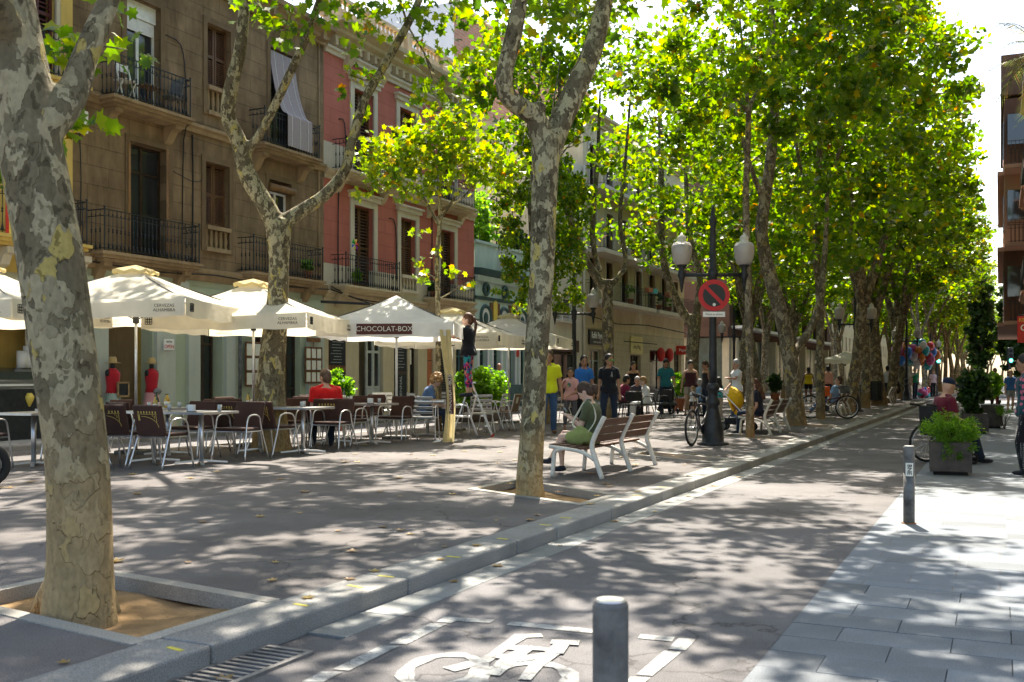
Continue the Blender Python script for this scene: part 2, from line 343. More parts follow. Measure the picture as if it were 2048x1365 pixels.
mat('black_iron', (.022, .024, .027), .45, .3, 12, .1, 60, .2)
mat('black_paint', (.014, .017, .018), .4, .2, 12, .08, 60)
mat('aluminium', (.62, .62, .62), .32, .08, 15, 0, 40, .9)
mat('steel_grey', (.135, .13, .12), .6, .45, 7, .15, 40, .2)
mat('white_paint', (.74, .73, .68), .55, .08, 6)
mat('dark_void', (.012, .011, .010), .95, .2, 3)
glass('window_glass'); glass('shop_glass', (.02, .022, .022), .06)
# ------------------------------------------------------------------ ground
KX, KI = -3.30, -3.63          # road face and inner edge of the kerb stones
ZR = -.10                      # road level
mat('sand', (.31, .19, .085), .95, .22, 5, .5, 60)
mat('yellow_tape', (.62, .52, .06), .6, .2, 30)
mat('earth', (.16, .15, .14), .95, .15, .3)
def worn_paint():
    m, nt, b, N, L = nodes('road_paint'); tc = N('TexCoord')
    n = N('TexNoise', i_Scale=14.0, i_Detail=9.0, i_Roughness=.75); L(tc.outputs['Object'], n.inputs['Vector'])
    v = N('TexVoronoi', i_Scale=9.0, feature='DISTANCE_TO_EDGE'); L(tc.outputs['Object'], v.inputs['Vector'])
    r1 = N('ValToRGB'); e = r1.color_ramp.elements; e[0].position = .40; e[1].position = .56; e[0].color = (.17, .165, .16, 1); e[1].color = (.37, .37, .35, 1); L(n.outputs[0], r1.inputs[0])
    r2 = N('ValToRGB'); e = r2.color_ramp.elements; e[0].position = .008; e[1].position = .02; e[0].color = (.45, .44, .43, 1); e[1].color = (1, 1, 1, 1); L(v.outputs['Distance'], r2.inputs[0])
    mx = N('MixRGB', blend_type='MULTIPLY', i_0=1.0); L(r1.outputs[0], mx.inputs[1]); L(r2.outputs[0], mx.inputs[2]); L(mx.outputs[0], b.inputs['Base Color']); b.inputs['Roughness'].default_value = .8
    MT['road_paint'] = m
worn_paint()
def fill(loops, z, name, m):
    bm = bmesh.new(); es = []
    for lp in loops:
        vs = [bm.verts.new((p[0], p[1], z)) for p in lp]
        es += [bm.edges.new((vs[i], vs[(i+1) % len(vs)])) for i in range(len(vs))]
    bmesh.ops.triangle_fill(bm, use_beauty=True, use_dissolve=False, edges=es, normal=(0, 0, 1))
    me = bpy.data.meshes.new(name); bm.to_mesh(me); bm.free(); me.materials.append(m)
    for p in me.polygons:
        if p.normal.z < 0: p.flip()
    return ob(name, me)
def sheet(name, x0, x1, y0, y1, z, m): return struct(MB().quad((x0, y0, z), (x1, y0, z), (x1, y1, z), (x0, y1, z)).build(name, m))
sheet('ground', -400, 400, -60, 900, -.22, MT['earth'])
PITS = [
 [(-3.66, 3.58), (-3.66, 4.56), (-5.30, 4.80), (-5.30, 3.82)],
 [(-3.68, 9.28), (-3.68, 10.22), (-5.30, 11.20), (-5.28, 10.05)],
 [(-3.68, 14.6), (-3.68, 15.35), (-5.35, 16.4), (-5.30, 15.6)],
 [(-3.70, 20.2), (-3.70, 21.2), (-5.30, 22.2), (-5.30, 21.1)],
 [(-3.70, 26.0), (-3.70, 27.0), (-5.50, 28.0), (-5.50, 26.9)],
 [(-3.70, 30.3), (-3.70, 31.3), (-5.30, 32.0), (-5.30, 30.9)]]
_pr = fill([[(-12.9, -12), (KI, -12), (KI, 61), (-12.9, 61)]]+PITS, 0, 'promenade', MT['promenade_asphalt']); struct(_pr)
_pr2 = sheet('promenade', -12.9, KI, 73, 420, 0, MT['promenade_asphalt'])
for i, q in enumerate(PITS):
    s_ = MB(); n = 12; g = [[None]*(n+1) for _ in range(n+1)]; a, b_, c_, d_ = [Vector((p[0], p[1], 0)) for p in q]
    for j in range(n+1):
        for k in range(n+1):
            p = a.lerp(b_, j/n).lerp(d_.lerp(c_, j/n), k/n); p.z = -.085+.035*mnoise.noise((p.x*2.2, p.y*2.2, i)); s_.v.append(tuple(p))
    s_.f = [(j*(n+1)+k, (j+1)*(n+1)+k, (j+1)*(n+1)+k+1, j*(n+1)+k+1) for j in range(n) for k in range(n)]
    so = s_.build('soil', MT['sand'], _pr, True)
    for j in range(4):
        p, r = Vector((*q[j], 0)), Vector((*q[(j+1) % 4], 0)); t = (r-p).normalized(); e = .034
        zo = -.040+.003*(j % 2); MB().bar(p-t*.03+Vector((0, 0, zo)), r+t*.03+Vector((0, 0, zo)), .10, .088).build('edging_stone', MT['granite_edge'], _pr)
# kerb stones
_kerb = struct(MB().box((KX-.16, 24, -.16), (.24, 72, .1)).build('kerb', MT['granite_kerb']))
ys = [-6, -4.4, -2.7, -.9, .8, 2.05, 3.69, 5.44, 7.02, 7.8, 9.1, 10.7]
while ys[-1] < 60: ys.append(ys[-1]+rnd.choice((1.1, 1.35, 1.6)))
for a, b_ in zip(ys[:-1], ys[1:]):
    st = MB().box((KX-.165, (a+b_)/2, -.06), (.33, b_-a-.012, .128))
    st.build('kerb_stone', MT['granite_kerb'], _kerb, bevel=.014)
struct(MB().box((KX-.165, 246, -.06), (.33, 346, .13)).build('kerb', MT['granite_kerb'], bevel=.014))
struct(MB().box((-12.98, 24, -.06), (.2, 74, .13)).build('kerb', MT['granite_kerb'], bevel=.014))
struct(MB().box((-16.02, 150, -.06), (.2, 330, .13)).build('kerb', MT['granite_kerb'], bevel=.014))
for u, v in ((350, 1298), (602, 1210), (710, 1173), (772, 1153), (907, 1114), (1005, 1078), (1091, 1050), (1131, 1036), (1274, 991), (1324, 975), (1402, 942), (1388, 950)):
    p = G(u, v, .005); p.x = max(min(p.x, KX-.05), KI+.05); k = rnd.uniform(.9, 1.1)
    MB().box((p.x, p.y, .0052), (.11*k, .028, .002), rz=rnd.uniform(-.25, .1)).build('yellow_mark', MT['yellow_tape'], _kerb)
# gutter tiles and drain
_gut = sheet('gutter', KX, -3.04, -8, 61, ZR-.012, MT['road_asphalt'])
y = -6
while y < 30:
    l = .52
    if not (3.15 < y+l and y < 4.15): MB().box((-3.17, y+l/2, ZR-.008), (.245, l-.008, .024)).build('gutter_tile', MT['granite_gutter'], _gut, bevel=.004)
    y += l
MB().box((-3.17, 45.6, ZR-.008), (.25, 31, .02)).build('gutter_strip', MT['granite_gutter'], _gut)
dr = thing('drain_grate', 'grey iron drain grate in the gutter beside the kerb', 'drain', (-3.16, 3.65, ZR))
mat('grate_iron', (.20, .19, .18), .6, .2, 20, .1, 60, .4)
MB().box((0, 0, -.03), (.3, .86, .02)).build('sump', MT['dark_void'], dr)
fr = MB()
for sx in (-1, 1): fr.box((sx*.135, 0, 0), (.03, .86, .03))
for sy in (-1, 1): fr.box((0, sy*.415, .0005), (.24, .03, .03))
fr.build('frame', MT['grate_iron'], dr)
_bm = MB().box((0, 0, 0), (.24, .022, .024)).mesh('bar', MT['grate_iron'])
for k in range(15): ob('bar', _bm, dr, (0, -.37+k*.0529, .0))
# road and its painted bicycle box
_road = sheet('road', -3.05, -1.03, -12, 61, ZR, MT['road_asphalt'])
sheet('road', -40, 40, 61, 73, ZR-.004, MT['road_asphalt']); sheet('road', KX, -1.03, 73, 420, ZR, MT['road_asphalt'])
sheet('road', -15.92, -12.95, -12, 420, ZR, MT['road_asphalt'])
_lp = struct(MB().box((-17.2, 150, -.06), (2.2, 330, .13)).build('pavement', mat('old_paving', (.33, .31, .28), .9, .2, 3, .2)))
def px(x, y): return G(600+.3906*x, 1150+.3906*y, ZR)
def paint(polys, name):
    m_ = MB()
    for pl in polys:
        q = [px(*p) for p in pl]; m_.add([(p.x, p.y, ZR+.004) for p in q], [tuple(range(len(q)))])
    return m_.build(name, MT['road_paint'], _road)
for pl in ([(740, 215), (800, 221), (1000, 232), (970, 250), (800, 240), (775, 250), (700, 245)], [(665, 252), (755, 254), (545, 360), (455, 355)], [(420, 362), (510, 368), (250, 495), (165, 488)], [(110, 498), (218, 503), (120, 552), (10, 552)], [(-60, 580), (60, 584), (-120, 660), (-230, 650)],
           [(1085, 240), (1640, 296), (1625, 316), (1055, 260)], [(1745, 308), (1920, 322), (1905, 345), (1730, 328)], [(1940, 328), (2028, 333), (1975, 390), (1880, 383)], [(1865, 392), (1955, 398), (1805, 522), (1720, 515)], [(1695, 526), (1793, 532), (1690, 620), (1590, 610)]):
    paint([pl], 'lane_marking')
bk = MB(); _zs = [0]
def stroke(pts, w, closed=False):
    _zs[0] += 1; zz = ZR+.0035+_zs[0]*.0007
    q = [px(*p) for p in pts]; n = len(q); vs = []
    for i in range(n):
        a = q[i-1] if (i or closed) else q[i]; b2 = q[(i+1) % n] if (i < n-1 or closed) else q[i]
        t = (b2-a).normalized(); nn = Vector((-t.y, t.x, 0))*w/2*(1+.25*math.sin(i*1.7)); vs += [(q[i].x+nn.x, q[i].y+nn.y, zz), (q[i].x-nn.x, q[i].y-nn.y, zz)]
    m = n if closed else n-1
    bk.add(vs, [(2*i, 2*i+1, 2*((i+1) % n)+1, 2*((i+1) % n)) for i in range(m)])
stroke([(730+195*math.cos(a), 495+80*math.sin(a)-.12*195*math.cos(a)) for a in [k*math.pi/12 for k in range(24)]], .075, True)
stroke([(1150+235*math.cos(a), 545+88*math.sin(a)-.06*235*math.cos(a)) for a in [k*math.pi/12 for k in range(24)]], .075, True)
for pts in ([(1240, 314), (1130, 318), (1075, 355), (1000, 410), (940, 445), (760, 490)], [(1020, 378), (1165, 380)], [(1165, 380), (1060, 450), (985, 520)], [(1165, 380), (1310, 395), (1210, 470), (1150, 545)], [(1000, 420), (1120, 440), (1300, 410)], [(1285, 350), (1430, 356)], [(1350, 352), (1300, 410)]): stroke(pts, .075)
bk.build('bicycle_marking', MT['road_paint'], _road)
# right pavement: stone slabs
_pv = sheet('pavement', -1.03, 2.4, -12, 61, ZR-.02, mat('joint_sand', (.12, .115, .11), .95, .2, 20))
sl = [MB().box((0, 0, 0), (w_, .302, .04)).mesh('paving_slab', MT['granite_slab']) for w_ in (.535, .535, .535, .26)]
row = 0; y = 1.4
while y < 14.6:
    x = -1.028+(-.27 if row % 2 else 0); x0 = -1.028
    while x < 1.05:
        a = max(x, x0); w_ = x+.54-a
        o = ob('paving_slab', sl[0], _pv, (a+w_/2-.0, y+.155, ZR-.017+rnd.uniform(-.0015, .0015)))
        if w_ < .5: o.scale = (w_/.54, 1, 1)
        x += .54
    y += .309; row += 1
brickmat('slab_far', (.175, .197, .22), (.155, .176, .2), (.16, .16, .16), 0, 1.0, .54, .31, .006)
_bt = [n for n in MT['slab_far'].node_tree.nodes if n.type == 'COMBXYZ'][0]; _sx = [n for n in MT['slab_far'].node_tree.nodes if n.type == 'SEPXYZ'][0]
MT['slab_far'].node_tree.links.new(_sx.outputs[1], _bt.inputs[1])
MB().box((.68, 33+.97, ZR-.017), (3.42, 38.6*1.4, .04)).build('far_paving', MT['slab_far'], _pv)
MB().box((1.75, 5, ZR-.017), (1.2, 21, .04)).build('wall_side_paving', MT['slab_far'], _pv)
sheet('pavement', -1.03, 2.4, 73, 420, ZR+.01, MT['slab_far'])
# dry plane leaves lying about
dl = [(60, 965), (205, 960), (265, 950), (610, 985), (715, 925), (905, 990), (880, 945), (1000, 905), (150, 1005), (560, 960), (1183, 948), (980, 880), (1040, 880), (380, 958), (435, 945), (690, 925), (820, 910), (1275, 985), (1430, 975), (232, 1125), (1180, 1010), (760, 985)]
leaf2d = [(0, -.45), (.18, -.28), (.48, -.3), (.34, -.04), (.55, .22), (.22, .2), (0, .58), (-.22, .2), (-.55, .22), (-.34, -.04), (-.48, -.3), (-.18, -.28)]
m_ = MB()
for u, v in dl:
    p = G(u, v); k = rnd.uniform(.09, .15); a = rnd.uniform(0, 6.3); cu = rnd.uniform(.1, .35)
    m_.add([(p.x+k*(x*math.cos(a)-y*math.sin(a)), p.y+k*(x*math.sin(a)+y*math.cos(a)), .006+k*cu*(x*x+y*y)*1.3) for x, y in leaf2d], [tuple(range(12))])
for _ in range(160):
    p = Vector((rnd.uniform(-12.5, -3.7), rnd.uniform(6, 45), 0)); k = rnd.uniform(.06, .13); a = rnd.uniform(0, 6.3)
    m_.add([(p.x+k*(x*math.cos(a)-y*math.sin(a)), p.y+k*(x*math.sin(a)+y*math.cos(a)), .006+k*.3*(x*x+y*y)) for x, y in leaf2d], [tuple(range(12))])
for _ in range(150):
    a0 = rnd.choice(((-3.27, -3.06, ZR), (-3.8, -3.4, 0), (-5.3, -3.7, 0), (-12.9, -12.3, 0))); p = Vector((rnd.uniform(a0[0], a0[1]), rnd.uniform(2, 34), a0[2])); k = rnd.uniform(.05, .1); a = rnd.uniform(0, 6.3)
    m_.add([(p.x+k*(x*math.cos(a)-y*math.sin(a)), p.y+k*(x*math.sin(a)+y*math.cos(a)), p.z+.008+k*.35*(x*x+y*y)) for x, y in leaf2d], [tuple(range(12))])
leafmat('leaf_dry', [(0, (.16, .09, .03)), (.5, (.26, .16, .05)), (.9, (.36, .25, .06))], .2)
lo = stuff(m_.build('fallen_leaves', MT['leaf_dry'])); tag(lo, 'dry brown plane leaves scattered over the promenade', 'leaves')
# ------------------------------------------------------------------ trees
LEAF12 = np.array(leaf2d); LEAF6 = np.array([(0, -.5), (.5, -.12), (.34, .3), (0, .58), (-.34, .3), (-.5, -.12)])
def leaf_mesh(name, pos, size, m, seed, poly=LEAF6, up=.55, droop=0.0):
    "pos (n,3): one small folded leaf at each point"
    g = np.random.default_rng(seed); n = len(pos); k = len(poly)
    nr = g.normal(size=(n, 3)); nr /= np.linalg.norm(nr, axis=1)[:, None]; nr = nr*(1-up*.6)+np.array([0, 0, 1.0])*up; nr /= np.linalg.norm(nr, axis=1)[:, None]
    t = g.normal(size=(n, 3)); t[:, 2] -= droop; t -= nr*(t*nr).sum(1)[:, None]; t /= np.linalg.norm(t, axis=1)[:, None]; b = np.cross(nr, t)
    sz = size*g.uniform(.65, 1.25, n); px_, py_ = poly[:, 0], poly[:, 1]
    fold = -.28*np.abs(px_)-.18*py_**2
    v = pos[:, None, :]+sz[:, None, None]*(b[:, None, :]*px_[None, :, None]+t[:, None, :]*py_[None, :, None]+nr[:, None, :]*fold[None, :, None])
    v = v.reshape(-1, 3).astype(np.float32); me = bpy.data.meshes.new(name)
    me.vertices.add(n*k); me.vertices.foreach_set('co', v.ravel()); me.loops.add(n*k); me.loops.foreach_set('vertex_index', np.arange(n*k, dtype=np.int32))
    me.polygons.add(n); me.polygons.foreach_set('loop_start', np.arange(0, n*k, k, dtype=np.int32)); me.polygons.foreach_set('loop_total', np.full(n, k, dtype=np.int32))
    me.update(calc_edges=True); me.materials.append(m); return me
def clumps(seed, n, c, r, shell=.55, per=50, cr=(.45, .9), flat=.7):
    "leaf positions in n clumps spread through an ellipsoid"
    g = np.random.default_rng(seed); d = g.normal(size=(n, 3)); d /= np.linalg.norm(d, axis=1)[:, None]
    rad = (g.uniform(shell**3, 1, n))**(1/3); cen = np.array(c)+d*rad[:, None]*np.array(r); out = []
    for q in cen:
        k = int(per*g.uniform(.5, 1.4)); s = g.uniform(*cr); p = g.normal(size=(k, 3)); p /= np.maximum(np.linalg.norm(p, axis=1)[:, None], 1e-6)
        out.append(q+p*(g.uniform(0, 1, k)**.6)[:, None]*s*np.array([1, 1, flat]))
    return np.concatenate(out), cen
def smooth_line(pts, rad, sub=4):
    pts = [Vector(p) for p in pts]; P_, Q_ = [], []
    for i in range(len(pts)-1):
        p0, p1, p2, p3 = pts[max(i-1, 0)], pts[i], pts[i+1], pts[min(i+2, len(pts)-1)]
        for k in range(sub):
            t = k/sub; P_.append(.5*((2*p1)+(p2-p0)*t+(2*p0-5*p1+4*p2-p3)*t*t+(3*p1-p0-3*p2+p3)*t**3)); Q_.append(rad[i]+(rad[i+1]-rad[i])*t)
    return P_+[pts[-1]], Q_+[rad[-1]]
def limb(mb, pts, rad, n=10, sub=4, wob=0.0, seed=0):
    P_, Q_ = smooth_line(pts, rad, sub)
    if wob: P_ = [p+Vector((mnoise.noise((p.z*.8, seed, 1)), mnoise.noise((p.z*.8, seed, 7)), 0))*wob for p in P_]
    mb.tube(P_, Q_, n)
# crowns shared by the far trees, each with a hollow, clumpy shape (origin = foot of the trunk)
CROWN = []
for k in range(4):
    a, _ = clumps(20+k, 135, (0, 0, 10.6), (3.3, 3.5, 4.4), .5, 66, (.4, .85)); b_, _ = clumps(60+k, 34, (0, 0, 7.0), (3.4, 3.4, 1.7), .5, 50, (.4, .75))
    CROWN.append(leaf_mesh('crown', np.concatenate([a, b_]), .185, MT['leaf_plane'], k, LEAF6))
def crown_limbs(mb, base, top, seed, r0, nb=4, spread=2.2, h=11.0):
    g = random.Random(seed); p = Vector(top)
    for k in range(nb):
        a = 6.28*k/nb+g.uniform(-.5, .5); s = spread*g.uniform(.6, 1.1)
        q1 = p+Vector((math.cos(a)*s*.35, math.sin(a)*s*.35, (h-p.z)*.3)); q2 = p+Vector((math.cos(a)*s, math.sin(a)*s, (h-p.z)*g.uniform(.75, 1.1)))
        limb(mb, [p-Vector((0, 0, .25)), q1, q1.lerp(q2, .5)+Vector((g.uniform(-.3, .3), g.uniform(-.3, .3), 0)), q2], [r0*.72, r0*.55, r0*.38, r0*.14], 8, 3)
        for j in range(3):
            m = q1.lerp(q2, .25+.25*j); e = m+Vector((g.uniform(-1.6, 1.6), g.uniform(-1.6, 1.6), g.uniform(.2, 1.4))); limb(mb, [m, m.lerp(e, .5)+Vector((0, 0, .15)), e], [r0*.25, r0*.16, r0*.06], 6, 2)
def tree_thing(label, loc, group): return thing('plane_tree', label, 'tree', loc, 0, group)
AVG = 'plane trees along the promenade'
def avenue_tree(x, y, seed, label, h=4.2, r=.2, lean=(0, 0), sc=1.0, nb=4, crown=None, zs=None):
    t = tree_thing(label, (x, y, -.06), AVG); g = random.Random(seed); m = MB()
    top = Vector((lean[0], lean[1], h)); mid = Vector((lean[0]*.35+g.uniform(-.12, .12), lean[1]*.35+g.uniform(-.12, .12), h*.5))
    limb(m, [(0, 0, -.1), (0, 0, .25), mid, top], [r*1.45, r*1.12, r*.95, r*.9], 12, 5)
    crown_limbs(m, None, top, seed, r*.85, nb, 2.3*sc)
    m.build('trunk', MT['bark_far'], t, True)
    c = ob('crown', CROWN[seed % 4] if crown is None else crown, t, (lean[0]*.8+(.35 if -6 < x < -4 else 0), lean[1]*.8, 0), g.uniform(0, 6.28)); c.scale = (sc*g.uniform(.9, 1.1), sc*g.uniform(.9, 1.1), (zs or 1)*g.uniform(.93, 1.06))
    return t
def pix_tree(label, base, depth, trunk, limbs, m, vox=.03, seed=0, n=14):
    "tree measured off the photograph: centre lines at one depth, radii in pixels; limbs get their own small depth drift"
    b = Vector(base); t = tree_thing(label, b, AVG); mb = MB(); g = random.Random(seed); s = depth/2048
    def seq(pts, drift=0.0):
        return [D(u, v, depth+drift*i/max(1, len(pts)-1))-b for i, (u, v, r) in enumerate(pts)], [r*s for u, v, r in pts]
    for pts, dr_ in [(trunk, 0.0)]+limbs:
        P_, Q_ = seq(pts, dr_); limb(mb, P_, Q_, n, 5)
    me = remesh(mb, vox, m, 'trunk', 5); ob('trunk', me, t)
    return t
# the big leaning trunk at the left
B1 = G(157, 1216, -.07)
T1 = pix_tree('big mottled plane tree leaning left in the nearest sand pit', B1, 5.54,
  [(157, 1262, 78), (157, 1215, 71), (160, 1130, 64), (158, 1000, 61.5), (150, 880, 61), (126, 700, 63), (98, 500, 64), (62, 300, 62), (40, 150, 57), (22, 0, 45), (5, -150, 38), (-20, -420, 26)],
  [([(85, 260, 40), (125, 215, 36), (150, 175, 31), (168, 120, 27), (195, 55, 25), (218, 0, 22), (245, -90, 20), (290, -330, 13)], .6),
   ([(40, 100, 30), (-40, -60, 30), (-120, -320, 18)], -.8)], MT['bark_near'], .018)
for a in (0.3, 1.5, 2.6, 3.9, 5.2):
    m_ = MB(); c = Vector((math.cos(a), math.sin(a), 0)); limb(m_, [c*.1+Vector((0, 0, .22)), c*.17+Vector((0, 0, .06)), c*.23+Vector((0, 0, -.03))], [.05, .06, .03], 8); m_.build('root', MT['bark_near'], T1, True)
B2 = G(1060, 990, -.05)
T2 = pix_tree('forked mottled plane tree beside the bench with the seated woman', B2, 10.8,
  [(1060, 1008, 34), (1060, 985, 30), (1059, 954, 27), (1066, 840, 24.5), (1072, 717, 24), (1080, 600, 24.5), (1085, 519, 25), (1088, 400, 26), (1092, 300, 29), (1094, 270, 28)],
  [([(1094, 320, 25), (1112, 265, 25), (1150, 180, 24), (1185, 100, 22), (1210, 0, 18), (1222, -80, 16), (1230, -300, 11)], .9),
   ([(1090, 300, 23), (1074, 240, 21), (1045, 217, 20), (1015, 192, 18), (1009, 150, 17), (1025, 80, 17), (1040, 0, 15), (1046, -90, 13), (1020, -300, 9)], -.7),
   ([(1070, 232, 17), (1080, 212, 15), (1083, 205, 8)], 0)], MT['bark_mid'], .022)
B3 = G(543, 898, 0)
T3 = pix_tree('broad plane tree forking into three limbs behind the cafe chairs', B3, 17.3,
  [(543, 910, 44), (543, 895, 40), (541, 840, 34), (541, 770, 29), (548, 680, 25), (556, 590, 21), (558, 520, 20), (557, 470, 25), (556, 440, 26)],
  [([(556, 460, 22), (532, 412, 19), (495, 350, 18), (478, 285, 16), (457, 235, 15), (461, 180, 14), (480, 100, 12.5), (490, 0, 11), (496, -80, 10), (520, -260, 6)], -1.0),
   ([(492, 330, 12), (497, 300, 9), (522, 265, 8.5), (560, 190, 8.5), (610, 80, 8), (640, 0, 7.5), (670, -90, 6), (700, -230, 4)], -1.6),
   ([(556, 455, 20), (598, 425, 14), (650, 390, 12.5), (690, 340, 11), (703, 285, 10), (730, 200, 9.5), (770, 130, 9), (820, 40, 8.5), (842, -10, 8), (880, -120, 6), (930, -260, 4)], .9)], MT['bark_mid'], .028)
B4 = G(1500, 878, -.05)
T4 = pix_tree('slender young plane tree in front of the second bench', B4, 21.0,
  [(1500, 886, 10.5), (1500, 860, 9), (1499, 720, 8), (1496, 560, 7.5), (1492, 400, 7), (1496, 280, 6.5), (1497, 215, 6)],
  [([(1497, 230, 4.5), (1480, 205, 4), (1440, 190, 3), (1390, 205, 2)], -1), ([(1497, 225, 5), (1510, 190, 4), (1540, 150, 3), (1570, 60, 2)], .8), ([(1497, 225, 5), (1490, 150, 4), (1480, 40, 3), (1470, -60, 2)], .3), ([(1496, 330, 3), (1530, 300, 2.4), (1560, 250, 1.5)], 1)], MT['bark_far'], .03)
B5 = G(1590, 852, -.05)
T5 = pix_tree('thick plane tree leaning left behind the second bench', B5, 26.0,
  [(1596, 862, 24), (1593, 845, 20), (1586, 770, 16.5), (1577, 700, 15.5), (1565, 640, 15), (1548, 580, 14.5), (1532, 520, 13.5), (1523, 460, 12.5), (1530, 400, 12), (1541, 320, 11), (1550, 200, 9), (1545, 60, 7), (1540, -60, 5)],
  [([(1583, 715, 10), (1600, 690, 9), (1622, 655, 8.5), (1640, 600, 8), (1650, 500, 6), (1655, 380, 4)], 1.2), ([(1530, 410, 7), (1500, 330, 5), (1470, 220, 4), (1440, 90, 2.5)], -1)], MT['bark_far'], .035)
B6 = G(1641, 838, -.05)
T6 = pix_tree('thin straight plane tree with a bicycle leaning on it', B6, 30.0,
  [(1642, 846, 12), (1641, 830, 9.5), (1641, 740, 8.5), (1640, 600, 8), (1632, 500, 7.5), (1636, 380, 7), (1640, 250, 6), (1630, 100, 4), (1625, -30, 3)],
  [([(1636, 430, 5), (1600, 330, 4), (1580, 200, 3)], .5), ([(1637, 400, 4.5), (1680, 300, 4), (1700, 180, 2.5)], -.5)], MT['bark_far'], .035)
# their crowns; the near ones start above the frame
def crown_on(t, parts, size, m, seed, poly=LEAF12, up=.5):
    ps = []
    for (n, c, r, per, cr) in parts: ps.append(clumps(seed+len(ps)*13, n, c, r, .35, per, cr)[0])
    return ob('crown', leaf_mesh('crown', np.concatenate(ps), size, m, seed, poly, up), t)
def near_leaf(t, spots, size, seed, m):
    "leafy sprays seen singly: (pixel u, v, depth, radius, count)"
    g = np.random.default_rng(seed); b = np.array(t.location); out = []
    for u, v, d, r, n in spots:
        p = g.normal(size=(n, 3))*r*.55; p[:, 2] *= .7; out.append(np.array(D(u, v, d))-b+p)
    return np.concatenate(out)
def spray_twigs(t, lines, m):
    b = Vector(t.location)
    for pts in lines:
        mb = MB(); limb(mb, [D(u, v, d)-b for u, v, d in pts], [.016*(1-.6*i/(len(pts)-1))*(pts[0][2]/12) for i in range(len(pts))], 6, 3)
        mb.build('twig', m, t, True)
cr1 = clumps(101, 100, (.2, .2, 9.2), (4.4, 4.2, 3.6), .3, 95, (.35, .72))[0]; cr1 = cr1[cr1[:, 2] > 5.2]
sp1 = near_leaf(T1, [(120, 110, 6.2, .22, 20), (150, 95, 6.2, .15, 10), (178, 95, 6.2, .16, 8), (255, 100, 6.0, .12, 7), (150, 240, 6.2, .17, 16), (140, 265, 6.2, .12, 8), (10, 335, 5.6, .16, 14), (15, 370, 5.6, .12, 8), (210, 8, 6.3, .15, 8), (100, 75, 6.3, .14, 8)], .1, 3, None)
ob('crown', leaf_mesh('crown', np.concatenate([cr1, sp1, ]), .115, MT['leaf_plane'], 5, LEAF12, .45, .8), T1)
cr2 = clumps(111, 185, (.9, .8, 9.6), (5.1, 4.8, 3.8), .3, 95, (.38, .78))[0]; cr2 = cr2[cr2[:, 2] > 5.6]
sp2 = near_leaf(T2, [(1240, 20, 12, .5, 40), (1150, 10, 12.5, .4, 30), (1090, 20, 12.5, .4, 26), (980, 8, 12, .4, 30)], .15, 4, None)
ob('crown', leaf_mesh('crown', np.concatenate([cr2, sp2]), .16, MT['leaf_plane'], 6, LEAF12, .45, .5), T2)
cr3 = clumps(121, 105, (0, .3, 11.4), (4.4, 4.4, 3.0), .3, 85, (.38, .78))[0]; cr3 = cr3[cr3[:, 2] > 8.9]
s3 = [(530, 20, 15.5, .4, 22), (550, 55, 15.5, .3, 16), (585, 70, 15.5, .3, 14), (605, 30, 15.5, .35, 18), (640, 12, 16, .35, 18), (570, 15, 15.5, .4, 20), (690, 22, 17, .5, 34), (730, 48, 17, .45, 26), (770, 18, 17.5, .5, 40), (830, 20, 18, .55, 46), (880, 30, 18, .5, 40), (930, 22, 18.5, .5, 40), (700, 140, 18, .22, 10), (690, 178, 18, .18, 8), (725, 225, 18, .2, 10), (745, 160, 18, .22, 10), (850, 110, 18.5, .35, 18), (860, 165, 18.5, .35, 20), (835, 190, 18.5, .3, 16), (880, 185, 18.5, .35, 22), (900, 215, 18.5, .35, 22), (930, 180, 19, .3, 18), (950, 120, 19, .35, 22), (960, 60, 19, .4, 26), (940, 150, 19, .3, 18), (820, 120, 18, .2, 8), (708, 100, 18, .2, 8)]
sp3 = near_leaf(T3, s3, .17, 8, None)
cr3_shade = clumps(123, 80, (3.0, 4.2, 12.4), (4.2, 3.4, 1.9), .2, 90, (.38, .78))[0]; cr3_shade = cr3_shade[cr3_shade[:, 2] > 10.9]  # extra canopy above the frame, added to shade the promenade
ob('crown', leaf_mesh('crown', np.concatenate([cr3, sp3, cr3_shade]), .17, MT['leaf_plane'], 7, LEAF12, .45, .6), T3)
spray_twigs(T3, [[(800, 0, 17.6), (820, 60, 18), (850, 110, 18.4), (870, 180, 18.5)], [(850, 110, 18.4), (900, 200, 18.5)], [(770, 120, 17.8), (740, 160, 18), (700, 150, 18)], [(745, 180, 18), (725, 225, 18)], [(610, 60, 15.6), (560, 60, 15.5)]], MT['bark_far'])
spray_twigs(T1, [[(165, 150, 5.9), (150, 110, 6.1), (110, 105, 6.2)], [(115, 235, 5.7), (150, 240, 6.2)], [(190, 90, 5.9), (255, 100, 6)]], MT['bark_near'])
crown_on(T4, [(80, (.2, 0, 7.6), (3.2, 2.9, 1.6), 66, (.35, .7)), (85, (1.7, .8, 10.7), (3.6, 2.7, 1.4), 66, (.35, .7))], .165, MT['leaf_plane'], 201)  # the second, higher part is added out of view to shade the pavement
crown_on(T5, [(100, (-.1, .5, 9.8), (3.9, 3.6, 4.6), 66, (.5, .95)), (34, (.5, .6, 5.2), (3.0, 3.0, 1.3), 50, (.4, .7)), (100, (1.3, -.4, 13.2), (3.7, 3.0, 1.4), 66, (.5, .9))], .165, MT['leaf_plane'], 221, LEAF6)  # the last part is an added unseen canopy that shades the pavement
crown_on(T6, [(95, (.3, .4, 10.5), (3.6, 3.5, 4.6), 66, (.5, .95)), (30, (0, .4, 6.0), (2.8, 2.8, 1.3), 50, (.4, .7)), (90, (.9, -.2, 14.2), (3.4, 3.2, 1.2), 66, (.5, .9))], .165, MT['leaf_plane'], 241, LEAF6)  # top part added above the view to throw shade on the pavement
